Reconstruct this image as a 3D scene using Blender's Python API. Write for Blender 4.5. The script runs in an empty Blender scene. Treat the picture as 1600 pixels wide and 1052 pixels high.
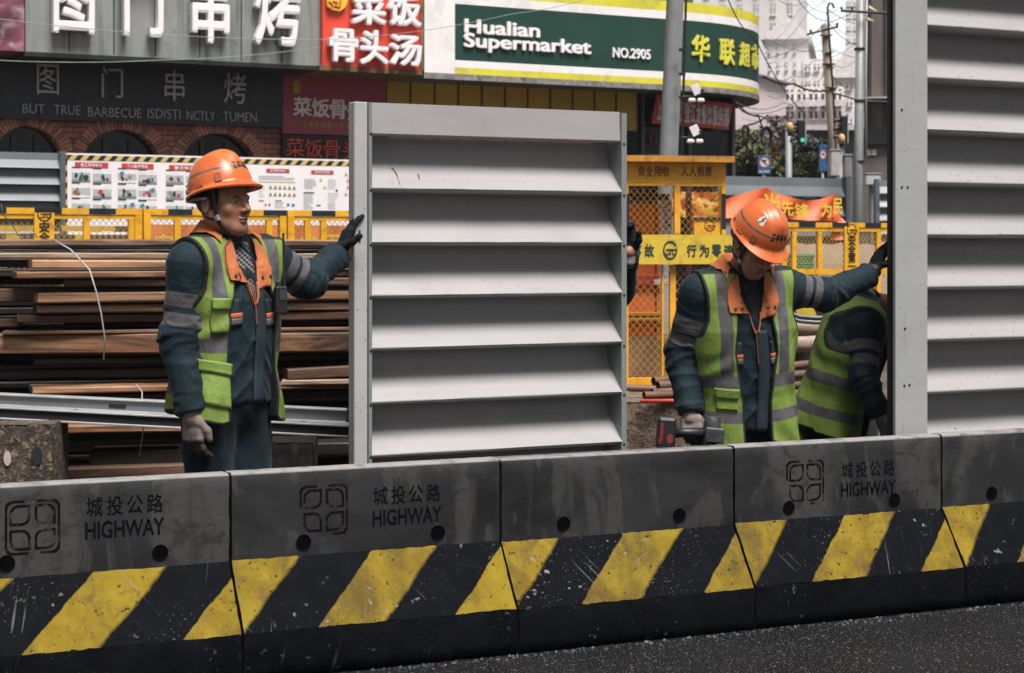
import bpy, math, random
import numpy as np
from mathutils import Vector, Matrix
random.seed(7)
S = bpy.context.scene
COL = S.collection
R = math.radians
# ---------------------------------------------------------------- camera, sky, sun, exposure
FPX, CU, HV, EYE = 2800.0, 800.0, 385.0, 1.45
cd = bpy.data.cameras.new('camera'); cam = bpy.data.objects.new('camera', cd); COL.objects.link(cam)
cam.location = (0, 0, EYE); cam.rotation_euler = (R(90), 0, 0)
cd.sensor_width = 36; cd.lens = 63; cd.shift_y = -141 / 1600; cd.clip_start = .1; cd.clip_end = 3000
cd.dof.use_dof = True; cd.dof.focus_distance = 6.7; cd.dof.aperture_fstop = 8.0
S.camera = cam
SUN = Vector((.24, -.42, 1.0)).normalized()
w = bpy.data.worlds.new('World'); S.world = w; w.use_nodes = True
nt = w.node_tree; bg = nt.nodes['Background']
sk = nt.nodes.new('ShaderNodeTexSky'); sk.sky_type = 'NISHITA'; sk.sun_disc = False
sk.sun_elevation = math.asin(SUN.z); sk.sun_rotation = math.atan2(SUN.x, SUN.y)
sk.air_density = 1.0; sk.dust_density = 4.0; sk.ozone_density = 1.0
hs = nt.nodes.new('ShaderNodeHueSaturation'); hs.inputs['Saturation'].default_value = .18
nt.links.new(sk.outputs[0], hs.inputs['Color'])
# extra brightness added to the sky low up the street, only in that direction
tcw = nt.nodes.new('ShaderNodeTexCoord'); sx = nt.nodes.new('ShaderNodeSeparateXYZ'); nt.links.new(tcw.outputs['Generated'], sx.inputs[0])
def wr(src, a, b, c, d):
    n = nt.nodes.new('ShaderNodeMapRange'); n.interpolation_type = 'SMOOTHSTEP'
    for i, v in enumerate((a, b, c, d)): n.inputs[i + 1].default_value = v
    nt.links.new(src, n.inputs[0]); return n.outputs[0]
f1 = wr(sx.outputs[1], .55, 1.0, 0, 1); f2 = wr(sx.outputs[2], .05, .5, 1, 0)
mm = nt.nodes.new('ShaderNodeMath'); mm.operation = 'MULTIPLY'; nt.links.new(f1, mm.inputs[0]); nt.links.new(f2, mm.inputs[1])
ma = nt.nodes.new('ShaderNodeMath'); ma.operation = 'MULTIPLY_ADD'; nt.links.new(mm.outputs[0], ma.inputs[0]); ma.inputs[1].default_value = 3.8; ma.inputs[2].default_value = 1.0
vm = nt.nodes.new('ShaderNodeVectorMath'); vm.operation = 'SCALE'; nt.links.new(hs.outputs[0], vm.inputs[0]); nt.links.new(ma.outputs[0], vm.inputs['Scale']); nt.links.new(vm.outputs[0], bg.inputs[0])
bg.inputs[1].default_value = .062
ld = bpy.data.lights.new('sun', 'SUN'); ld.energy = 5.0; ld.angle = R(26); ld.color = (1, .95, .9)
lo = bpy.data.objects.new('sun', ld); COL.objects.link(lo)
lo.rotation_euler = (-SUN).to_track_quat('-Z', 'Y').to_euler(); lo.location = (3, -3, 8)
S.view_settings.view_transform = 'Standard'; S.view_settings.look = 'None'
S.view_settings.exposure = 0.38; S.view_settings.gamma = 1.0
S.cycles.max_bounces = 6; S.cycles.use_denoising = True

def at(u, v, Y):
    return Vector(((u - CU) / FPX * Y, Y, EYE + (HV - v) / FPX * Y))

class Frame:
    """a local frame standing in the place: x along, y away from the street, z up"""
    def __init__(s, X, Y, deg, Z=0.0):
        a = R(deg); s.o = Vector((X, Y, Z)); s.d = Vector((math.cos(a), math.sin(a), 0)); s.n = Vector((-math.sin(a), math.cos(a), 0)); s.a = a
        s.M = Matrix.Translation(s.o) @ Matrix.Rotation(a, 4, 'Z')
    def px(s, u, v, yo=0.0):
        r = Vector(((u - CU) / FPX, 1, (HV - v) / FPX)); c = Vector((0, 0, EYE))
        t = ((s.o - c).dot(s.n) + yo) / r.dot(s.n); p = c + r * t - s.o
        return p.dot(s.d), p.z
    def world(s, x, y, z): return s.o + s.d * x + s.n * y + Vector((0, 0, z))

# ---------------------------------------------------------------- mesh builder
class MB:
    def __init__(s): s.v = []; s.f = []; s.m = []
    def add(s, v, f, mi=0):
        k = len(s.v); s.v += [tuple(p) for p in v]; s.f += [tuple(i + k for i in q) for q in f]; s.m += [mi] * len(f); return s
    def box(s, x0, x1, y0, y1, z0, z1, mi=0, M=None):
        v = [(x, y, z) for z in (z0, z1) for y in (y0, y1) for x in (x0, x1)]
        if M is not None: v = [M @ Vector(p) for p in v]
        return s.add(v, [(0, 2, 3, 1), (4, 5, 7, 6), (0, 1, 5, 4), (2, 6, 7, 3), (0, 4, 6, 2), (1, 3, 7, 5)], mi)
    def bbox(s, x0, x1, y0, y1, z0, z1, b=.01, mi=0, M=None):
        """box with chamfered edges"""
        v = []; f = []
        X = (x0, x1); Y = (y0, y1); Z = (z0, z1); idx = {}
        for i in (0, 1):
            for j in (0, 1):
                for k in (0, 1):
                    c = (X[i], Y[j], Z[k]); e = [b if t == 0 else -b for t in (i, j, k)]
                    for ax in range(3):
                        p = [c[q] + (0 if q == ax else e[q]) for q in range(3)]; idx[i, j, k, ax] = len(v); v.append(p)
        def q(*a):
            f.append(tuple(idx[t] for t in a))
        for i in (0, 1):
            q((i, 0, 0, 0), (i, 1, 0, 0), (i, 1, 1, 0), (i, 0, 1, 0)); q((0, i, 0, 1), (1, i, 0, 1), (1, i, 1, 1), (0, i, 1, 1)); q((0, 0, i, 2), (1, 0, i, 2), (1, 1, i, 2), (0, 1, i, 2))
            for j in (0, 1):
                q((0, i, j, 1), (1, i, j, 1), (1, i, j, 2), (0, i, j, 2)); q((i, 0, j, 0), (i, 1, j, 0), (i, 1, j, 2), (i, 0, j, 2)); q((i, j, 0, 0), (i, j, 1, 0), (i, j, 1, 1), (i, j, 0, 1))
                for k in (0, 1): q((i, j, k, 0), (i, j, k, 1), (i, j, k, 2))
        cen = Vector(((x0 + x1) / 2, (y0 + y1) / 2, (z0 + z1) / 2)); V = [Vector(p) for p in v]; g = []
        for a in f:
            n = (V[a[1]] - V[a[0]]).cross(V[a[2]] - V[a[0]]); c = sum((V[t] for t in a), Vector()) / len(a) - cen
            g.append(a if n.dot(c) > 0 else a[::-1])
        if M is not None: V = [M @ p for p in V]
        return s.add(V, g, mi)
    def quad(s, a, b, c, d, mi=0): return s.add([a, b, c, d], [(0, 1, 2, 3)], mi)
    def prism(s, poly, axis, t0, t1, mi=0, cap=True):
        """outline (list of 2D) pulled along an axis: 'x' -> (y,z), 'y' -> (x,z), 'z' -> (x,y)"""
        n = len(poly)
        def P(p, t): return {'x': (t, p[0], p[1]), 'y': (p[0], t, p[1]), 'z': (p[0], p[1], t)}[axis]
        v = [P(p, t0) for p in poly] + [P(p, t1) for p in poly]
        f = [(i, (i + 1) % n, n + (i + 1) % n, n + i) for i in range(n)]
        if cap: f += [tuple(range(n))[::-1], tuple(range(n, 2 * n))]
        return s.add(v, f, mi)
    def tube(s, pts, r, n=8, mi=0, cap=True):
        pts = [Vector(p) for p in pts]; m = len(pts); rr = r if isinstance(r, (list, tuple)) else [r] * m
        v = []; f = []; prev = None
        for i, p in enumerate(pts):
            t = (pts[min(i + 1, m - 1)] - pts[max(i - 1, 0)]).normalized()
            if prev is None: a = t.orthogonal().normalized()
            else:
                a = prev - t * prev.dot(t); a = a.normalized() if a.length > 1e-6 else t.orthogonal().normalized()
            prev = a; b = t.cross(a)
            for k in range(n):
                g = 2 * math.pi * k / n; v.append(p + (a * math.cos(g) + b * math.sin(g)) * rr[i])
        for i in range(m - 1):
            for k in range(n): f.append((i * n + k, i * n + (k + 1) % n, (i + 1) * n + (k + 1) % n, (i + 1) * n + k))
        if cap: f += [tuple(range(n))[::-1], tuple(range((m - 1) * n, m * n))]
        return s.add(v, f, mi)
    def grid(s, G, mi=0, flip=False):
        n = len(G); m = len(G[0]); v = [p for r in G for p in r]; f = []
        for i in range(n - 1):
            for j in range(m - 1):
                q = (i * m + j, i * m + j + 1, (i + 1) * m + j + 1, (i + 1) * m + j); f.append(q[::-1] if flip else q)
        return s.add(v, f, mi)
    def build(s, name, mats, parent=None, smooth=False, M=None, auto=None):
        me = bpy.data.meshes.new(name); me.from_pydata([tuple(p) for p in s.v], [], s.f)
        mats = mats if isinstance(mats, (list, tuple)) else [mats]
        for a in mats: me.materials.append(a)
        if len(mats) > 1: me.polygons.foreach_set('material_index', s.m)
        if smooth: me.polygons.foreach_set('use_smooth', [True] * len(s.f))
        me.validate(); me.update()
        if auto: me.set_sharp_from_angle(angle=R(auto)) if hasattr(me, 'set_sharp_from_angle') else None
        o = bpy.data.objects.new(name, me); COL.objects.link(o)
        if parent is not None: o.parent = parent
        if M is not None: o.matrix_local = M
        return o

def tag(o, label=None, cat=None, group=None, kind=None):
    if label: o['label'] = label
    if cat: o['category'] = cat
    if group: o['group'] = group
    if kind: o['kind'] = kind
    return o
def thing(name, label, cat, M=None, group=None):
    o = bpy.data.objects.new(name, None); COL.objects.link(o); o.empty_display_size = .1
    if M is not None: o.matrix_world = M if isinstance(M, Matrix) else Matrix.Translation(M)
    return tag(o, label, cat, group)
def copy_tree(o, parent=None):
    c = o.copy(); COL.objects.link(c); c.parent = parent
    for ch in KIDS.get(o.name, [x for x in bpy.data.objects if x.parent == o]): copy_tree(ch, c)
    return c
KIDS = {}
def proto(o):
    """remember the children of a finished thing, so copies are quick"""
    for x in [o] + list(o.children_recursive): KIDS[x.name] = list(x.children)

# ---------------------------------------------------------------- lettering
_tc = {}
def glyphs(txt, bold=0.0, ext=0.0, shear=0.0, res=3):
    k = (txt, bold, ext, shear, res)
    if k in _tc: return _tc[k]
    c = bpy.data.curves.new('lettering', 'FONT'); c.body = txt; c.size = 1; c.offset = bold; c.extrude = ext; c.shear = shear; c.resolution_u = res
    o = bpy.data.objects.new('lettering', c); COL.objects.link(o)
    d = bpy.context.evaluated_depsgraph_get(); m = bpy.data.meshes.new_from_object(o.evaluated_get(d))
    v = np.array([tuple(p.co) for p in m.vertices]).reshape(-1, 3); f = [tuple(p.vertices) for p in m.polygons]
    bpy.data.objects.remove(o); bpy.data.curves.remove(c); bpy.data.meshes.remove(m)
    _tc[k] = (v, f); return _tc[k]
def text_fit(mb, txt, x0, z0, x1, z1, y, bold=0.0, depth=.01, mi=0, fn=None, shear=0.0, slope=0.0):
    """text filling the box x0..x1, z0..z1 on a wall at local y, standing depth proud of it (towards -y)"""
    v, f = glyphs(txt, 0.0 if bold > 0 else bold, .5, shear)
    if len(v) == 0: return
    if bold > 0:       # heavy strokes: the outline repeated a little to each side, each copy a hair behind the last
        V0, F0 = v, f; v = []; f = []
        for q, (ax, az) in enumerate(((0, 0), (1, .55), (-1, -.55), (.55, -1), (-.55, 1), (.9, .1), (-.1, -.95))):
            f += [tuple(i + len(V0) * q for i in g_) for g_ in F0]; v.append(V0 * (1, 1, 1 - .03 * q) + np.array((ax * bold, az * bold, 0)))
        v = np.concatenate(v)
    lo = v.min(0); hi = v.max(0); sx = (x1 - x0) / max(1e-6, hi[0] - lo[0]); sz = (z1 - z0) / max(1e-6, hi[1] - lo[1])
    P = [(x0 + (p[0] - lo[0]) * sx, y - depth * (p[2] + .5), z0 + (p[1] - lo[1]) * sz + slope * (p[0] - lo[0]) * sx) for p in v]
    if fn: P = [fn(*p) for p in P]
    mb.add(P, f, mi)

# ---------------------------------------------------------------- materials
def N(t, ty, **k):
    n = t.nodes.new(ty)
    for a, b in k.items():
        if a.startswith('i_'): n.inputs[a[2:].replace('_', ' ')].default_value = b
        else: setattr(n, a, b)
    return n
class Mat:
    def __init__(s, name, rough=.6, metal=0.0, spec=.5):
        s.m = bpy.data.materials.new(name); s.m.use_nodes = True; s.t = s.m.node_tree; s.b = s.t.nodes['Principled BSDF']
        s.b.inputs['Roughness'].default_value = rough; s.b.inputs['Metallic'].default_value = metal; s.b.inputs['Specular IOR Level'].default_value = spec
        tc = N(s.t, 'ShaderNodeTexCoord'); oi = N(s.t, 'ShaderNodeObjectInfo'); s.oi = oi
        ml = N(s.t, 'ShaderNodeMath', operation='MULTIPLY'); s.t.links.new(oi.outputs['Random'], ml.inputs[0]); ml.inputs[1].default_value = 37.0
        va = N(s.t, 'ShaderNodeVectorMath', operation='ADD'); s.t.links.new(tc.outputs['Object'], va.inputs[0]); s.t.links.new(ml.outputs[0], va.inputs[1])
        s.obj = tc.outputs['Object']; s.co = va.outputs[0]
    def L(s, a, b): s.t.links.new(a, b)
    def scaled(s, sc, src=None):
        mp = N(s.t, 'ShaderNodeMapping'); mp.inputs['Scale'].default_value = sc if isinstance(sc, (tuple, list)) else (sc,) * 3
        s.L(src or s.co, mp.inputs[0]); return mp.outputs[0]
    def noise(s, sc, detail=4, rough=.6, dist=0.0, src=None):
        n = N(s.t, 'ShaderNodeTexNoise'); n.inputs['Scale'].default_value = 1; n.inputs['Detail'].default_value = detail; n.inputs['Roughness'].default_value = rough; n.inputs['Distortion'].default_value = dist
        s.L(s.scaled(sc, src), n.inputs['Vector']); return n.outputs['Fac']
    def ramp(s, x, lo, hi, a=0.0, b=1.0):
        r = N(s.t, 'ShaderNodeMapRange'); r.inputs[1].default_value = lo; r.inputs[2].default_value = hi; r.inputs[3].default_value = a; r.inputs[4].default_value = b
        s.L(x, r.inputs[0]); return r.outputs[0]
    def math(s, op, a, b=0.0, c=None):
        n = N(s.t, 'ShaderNodeMath', operation=op)
        for i, q in enumerate((a, b) if c is None else (a, b, c)):
            if isinstance(q, (int, float)): n.inputs[i].default_value = q
            else: s.L(q, n.inputs[i])
        return n.outputs[0]
    def sep(s, v):
        n = N(s.t, 'ShaderNodeSeparateXYZ'); s.L(v, n.inputs[0]); return n.outputs
    def mix(s, f, a, b, mode='MIX'):
        n = N(s.t, 'ShaderNodeMix', data_type='RGBA', blend_type=mode)
        for i, q in ((0, f), (6, a), (7, b)):
            if isinstance(q, (int, float)): n.inputs[i].default_value = q
            elif isinstance(q, (tuple, list)): n.inputs[i].default_value = (*q, 1) if len(q) == 3 else q
            else: s.L(q, n.inputs[i])
        return n.outputs[2]
    def color(s, c):
        if isinstance(c, (tuple, list)): s.b.inputs['Base Color'].default_value = (*c, 1)
        else: s.L(c, s.b.inputs['Base Color'])
        return s
    def rough(s, x): s.L(x, s.b.inputs['Roughness']); return s
    def bump(s, h, st=.3, d=.01):
        n = N(s.t, 'ShaderNodeBump'); n.inputs['Strength'].default_value = st; n.inputs['Distance'].default_value = d
        s.L(h, n.inputs['Height']); s.L(n.outputs[0], s.b.inputs['Normal']); return s
    def alpha(s, x): s.L(x, s.b.inputs['Alpha']); return s
_mc = {}
def paint(name, c, rough=.5, var=.25, sc=6.0, metal=0.0, dirt=None, dsc=3.0, damt=.5, bump=0.0, bsc=60.0, fine=.12):
    """plain coloured surface with soft mottling, fine grain, optional dirt patches and bump"""
    if name in _mc: return _mc[name]
    a = Mat(name, rough, metal)
    n1 = a.noise(sc, 5); n2 = a.noise(sc * 14, 3)
    d = tuple(x * (1 - var) for x in c); l = tuple(min(1, x * (1 + var * .5)) for x in c)
    col = a.mix(a.ramp(n1, .3, .7), d, l); col = a.mix(a.math('MULTIPLY', a.ramp(n2, .4, .7), fine), col, tuple(x * .55 for x in c))
    if dirt is not None:
        n3 = a.noise(dsc, 7, .7, .6); col = a.mix(a.ramp(n3, .5, .68, 0, damt), col, dirt)
    a.color(col); a.rough(a.ramp(n1, .2, .8, max(0, rough - .12), min(1, rough + .12)))
    if bump: a.bump(a.noise(bsc, 5), bump)
    _mc[name] = a.m; return a.m
def glass_dark(name='dark_glass', c=(.006, .008, .01)):
    if name in _mc: return _mc[name]
    a = Mat(name, .12); a.color(c); _mc[name] = a.m; return a.m
def emit(name, c, st):
    a = Mat(name, .4); a.color(tuple(x * .3 for x in c)); a.b.inputs['Emission Color'].default_value = (*c, 1); a.b.inputs['Emission Strength'].default_value = st; return a.m

# common materials
M_white = paint('white_paint', (.74, .71, .72), .42, .06, 2.0, dirt=(.3, .28, .26), dsc=5, damt=.25)
M_yellow = paint('yellow_paint', (.74, .37, .014), .45, .2, 5, dirt=(.16, .07, .02), dsc=9, damt=.6)
M_black = paint('black_paint', (.012, .013, .016), .5, .3, 8)
M_rubber = paint('black_rubber', (.010, .011, .013), .55, .2, 30)
M_steel = paint('grey_steel', (.30, .32, .34), .45, .2, 3, dirt=(.10, .09, .08), dsc=8, damt=.4)
M_dark = paint('dark_void', (.010, .011, .013), .8, .2, 4)
M_lett_w = paint('white_lettering', (.84, .81, .82), .5, .08, 6)
M_red = paint('red_paint', (.58, .06, .045), .5, .15, 4)
# ---------------------------------------------------------------- ground and road
def asphalt():
    a = Mat('asphalt', .6, 0, .2)
    v = N(a.t, 'ShaderNodeTexVoronoi'); v.inputs['Scale'].default_value = 95; a.L(a.obj, v.inputs['Vector'])
    v2 = N(a.t, 'ShaderNodeTexVoronoi'); v2.inputs['Scale'].default_value = 52; a.L(a.obj, v2.inputs['Vector'])
    sp = a.sep(v.outputs['Color']); sp2 = a.sep(v2.outputs['Color'])
    wear = a.noise((.9, 2.2, 1), 5, .6, .6); st = a.math('MULTIPLY', a.math('MULTIPLY', a.ramp(sp[0], .70, .78), a.ramp(v.outputs['Distance'], .36, .22)), a.ramp(wear, .3, .65, .35, 1))
    st2 = a.math('MULTIPLY', a.ramp(sp2[1], .80, .86), a.ramp(v2.outputs['Distance'], .30, .2))
    n = a.noise(1.6, 6); base = a.mix(a.ramp(n, .3, .7), (.0045, .005, .0065), (.012, .0125, .0145))
    base = a.mix(a.ramp(a.noise(60, 4), .35, .75), base, (.010, .010, .012))
    col = a.mix(a.math('MULTIPLY', st, .8), base, (.21, .205, .20)); col = a.mix(a.math('MULTIPLY', st2, .85), col, (.16, .155, .15)); col = a.mix(a.ramp(wear, .52, .66, 0, .55), col, (.008, .0085, .010))
    a.color(col); a.rough(a.ramp(n, .3, .7, .35, .62))
    h = a.math('ADD', a.math('MULTIPLY', v.outputs['Distance'], -1.0), a.math('MULTIPLY', a.noise(40, 4), .6)); a.bump(h, .9, .012)
    return a.m
g = MB(); g.quad((-300, -60, 0), (300, -60, 0), (300, 900, 0), (-300, 900, 0))
tag(g.build('ground', paint('site_soil', (.075, .062, .05), .85, .4, 1.2, bump=.5, bsc=20, dirt=(.03, .027, .024), dsc=2, damt=.8)), kind='structure')
BAR = Frame(-.037, 6.35 + .15 * math.cos(R(24.5)), 24.5)       # upper face of the barrier row, x=0 at the joint near the middle
g = MB(); a_, b_ = BAR.world(-30, -.05, .004), BAR.world(30, -.05, .004); c_, d_ = BAR.world(30, -14, .004), BAR.world(-30, -14, .004)
g.quad(d_, c_, b_, a_); tag(g.build('road', asphalt()), kind='structure')

# ---------------------------------------------------------------- concrete barrier blocks
ZT, ZS, ZB, PR, TH = .679, .382, .164, .15, .085
def concrete_mat():
    a = Mat('stained_concrete', .6)
    n1 = a.noise((2.2, 2.2, 3.5), 6, .6, .7); n2 = a.noise((3.5, 3.5, 1.1), 4, .5, .3); n3 = a.noise(70, 5); n4 = a.noise((16, 16, 2.2), 4)
    col = a.mix(a.ramp(n1, .34, .68), (.0035, .0042, .0055), (.017, .019, .021))
    col = a.mix(a.ramp(n2, .53, .60, 0, .8), col, (.052, .051, .048))
    col = a.mix(a.ramp(n4, .58, .70, 0, .7), col, (.022, .022, .024))
    col = a.mix(a.ramp(n3, .35, .75, 0, .45), col, (.02, .021, .023)); n5 = a.noise((7, 7, 10), 7, .7, 1.2); col = a.mix(a.ramp(n5, .52, .58, 0, .6), col, (.0065, .007, .0085)); n6 = a.noise((5, 5, 2.2), 5, .6, .8, a.scaled(1)); col = a.mix(a.ramp(n6, .56, .60, 0, .6), col, (.046, .044, .041)); col = a.mix(a.math('MULTIPLY', a.ramp(a.noise((30, 30, 45), 5, .7, .5), .60, .66), .7), col, (.012, .012, .014))
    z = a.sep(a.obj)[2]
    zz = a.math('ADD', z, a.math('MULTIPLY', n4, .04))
    col = a.mix(a.math('MULTIPLY', a.ramp(z, .671, .675), a.ramp(a.noise(12, 4), .30, .5, .35, 1)), col, (.24, .23, .225))  # top edge coloured paler, the light along it put into the concrete colour
    v = N(a.t, 'ShaderNodeTexVoronoi'); v.inputs['Scale'].default_value = 26; a.L(a.co, v.inputs['Vector'])
    pit = a.math('MULTIPLY', a.ramp(v.outputs['Distance'], .13, .07), a.ramp(a.sep(v.outputs['Color'])[0], .72, .75))
    col = a.mix(a.math('MULTIPLY', pit, .85), col, (.01, .01, .011))
    a.color(col); a.rough(a.ramp(n1, .3, .7, .42, .7)); a.bump(a.math('SUBTRACT', n3, pit), .22, .003); return a.m
def scratch(a, col, amt=1.0):
    """bare chips and thin scuffs"""
    chip = a.math('MULTIPLY', a.ramp(a.noise(38, 3, .5), .66, .69), a.ramp(a.noise(3.0, 4), .50, .60))
    col = a.mix(a.math('MULTIPLY', chip, .9 * amt), col, (.22, .205, .19))
    fl = a.math('MULTIPLY', a.ramp(a.noise(120, 2, .5), .67, .70), a.ramp(a.noise(2.2, 5, .6), .44, .62)); col = a.mix(a.math('MULTIPLY', fl, .8 * amt), col, (.17, .165, .155))
    for q, (rx, sc) in enumerate(((.5, (2.2, 2.2, 110)), (-.9, (2.6, 2.6, 120)), (1.3, (2.0, 2.0, 100)))):
        mp = N(a.t, 'ShaderNodeMapping'); mp.inputs['Rotation'].default_value = (0, rx, 0); mp.inputs['Location'].default_value = (q * 3.1, 0, q * 7.7); a.L(a.co, mp.inputs[0])
        n = a.noise(sc, 2, .4, .25, mp.outputs[0])
        sc_ = a.math('MULTIPLY', a.ramp(n, .70, .735), a.ramp(a.noise(3.1, 3, .5, 0, mp.outputs[0]), .54, .66))
        col = a.mix(a.math('MULTIPLY', sc_, .55 * amt), col, (.22, .215, .21))
    return col
def stripe_mat():
    a = Mat('hazard_stripes', .5, 0, .03)
    x, y, z = a.sep(a.obj)[0], None, a.sep(a.obj)[2]
    t = a.ramp(z, ZB, ZS)
    wob = a.math('MULTIPLY', a.math('SUBTRACT', a.noise(7, 4), .5), .045)
    s = a.math('ADD', a.math('ADD', x, wob), a.math('MULTIPLY', a.math('SUBTRACT', 1.0, t), .252))
    fr = a.math('FRACT', a.math('DIVIDE', a.math('ADD', s, 10.2 * .5 - .115 + .008), .51)) if False else a.math('FRACT', a.math('DIVIDE', a.math('ADD', s, 5.1 + .005), .51))
    e = a.math('MULTIPLY', a.ramp(fr, .0, .012), a.ramp(fr, .50, .465))
    n = a.noise(9, 6, .65, .4); m = a.noise(90, 4); st = a.noise((6, 6, 1.6), 6, .65, .5)
    yel = a.mix(a.ramp(n, .3, .7), (.15, .098, .012), (.25, .185, .020))
    yel = a.mix(a.ramp(st, .44, .64, 0, .9), yel, (.085, .060, .018))
    yel = a.mix(a.math('MULTIPLY', a.ramp(a.noise(24, 5, .7), .57, .66), .8), yel, (.12, .075, .03))
    yel = a.mix(a.ramp(m, .5, .8, 0, .5), yel, (.17, .11, .02))
    pit = a.math('MULTIPLY', a.ramp(a.noise(46, 3), .635, .67), .9); yel = a.mix(pit, yel, (.02, .016, .012))
    blk = a.mix(a.ramp(n, .3, .7), (.0025, .003, .0045), (.0065, .0072, .0095))
    col = a.mix(e, blk, yel); col = scratch(a, col)
    a.color(col); a.rough(a.ramp(n, .3, .7, .6, .85)); a.bump(a.math('ADD', m, n), .3, .005); return a.m
def base_mat():
    a = Mat('black_base_concrete', .85, 0, .01); n = a.noise(5, 6, .6, .4)
    col = a.mix(a.ramp(n, .3, .7), (.003, .0034, .0045), (.007, .008, .010)); col = scratch(a, col, .35)
    a.color(col); a.bump(a.noise(40, 5), .5, .008); return a.m
def worn(name, c, lo=.40, hi=.52, sc=28, amt=1.0):
    a = Mat(name, .8, 0, .03); a.color(c)
    k = a.math('MULTIPLY', a.ramp(a.noise(sc, 5, .6), lo, hi), amt); k = a.math('MULTIPLY', k, a.ramp(a.noise(7, 3), .25, .42, .35, 1.0)); a.alpha(k); return a.m
_h = Mat('hole_black', .95, 0, 0); _h.color((.003, .003, .004)); M_hole = _h.m
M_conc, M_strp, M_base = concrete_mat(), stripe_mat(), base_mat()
M_sten = worn('black_stencil_paint', (.005, .0055, .007), .35, .47); M_logo = worn('maroon_stencil_paint', (.0095, .0042, .0056), .36, .50, amt=.95)
def rrect(x0, z0, x1, z1, r, n=5):
    pts = []
    for cx, cz, a0 in ((x1 - r, z1 - r, 0), (x0 + r, z1 - r, 90), (x0 + r, z0 + r, 180), (x1 - r, z0 + r, 270)):
        for k in range(n + 1):
            g_ = R(a0 + 90 * k / n); pts.append((cx + r * math.cos(g_), cz + r * math.sin(g_)))
    return pts
def ring(mb, outer, inner, y, dep=.002, skip=None):
    n = len(outer)
    for i in range(n):
        if skip and skip(outer[i], outer[(i + 1) % n]): continue
        o0, o1, i0, i1 = outer[i], outer[(i + 1) % n], inner[i], inner[(i + 1) % n]
        mb.quad((o0[0], y - dep, o0[1]), (i0[0], y - dep, i0[1]), (i1[0], y - dep, i1[1]), (o1[0], y - dep, o1[1]))
def densify(p, k=6):
    o = []
    for i in range(len(p)):
        a, b = p[i], p[(i + 1) % len(p)]
        L = math.hypot(a[0] - b[0], a[1] - b[1]); m = max(1, int(L / .012))
        for q in range(m): o.append((a[0] + (b[0] - a[0]) * q / m, a[1] + (b[1] - a[1]) * q / m))
    return o
def leaf(cx, cz, r, corner):
    """square with two round corners and two pointed ones"""
    sx, sz = corner; P = []
    for qx, qz in ((1, 1), (-1, 1), (-1, -1), (1, -1)):
        rr = r * .85 if (qx * sx == qz * sz) is False else r * .12
        a0 = {(1, 1): 0, (-1, 1): 90, (-1, -1): 180, (1, -1): 270}[(qx, qz)]
        for k in range(6):
            g_ = R(a0 + 90 * k / 5); P.append((cx + qx * (r - rr) + rr * math.cos(g_), cz + qz * (r - rr) + rr * math.sin(g_)))
    return P
jx = [BAR.px(u, 700)[0] for u in (-106, 360, 782, 1147, 1471, 1790)]
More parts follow.
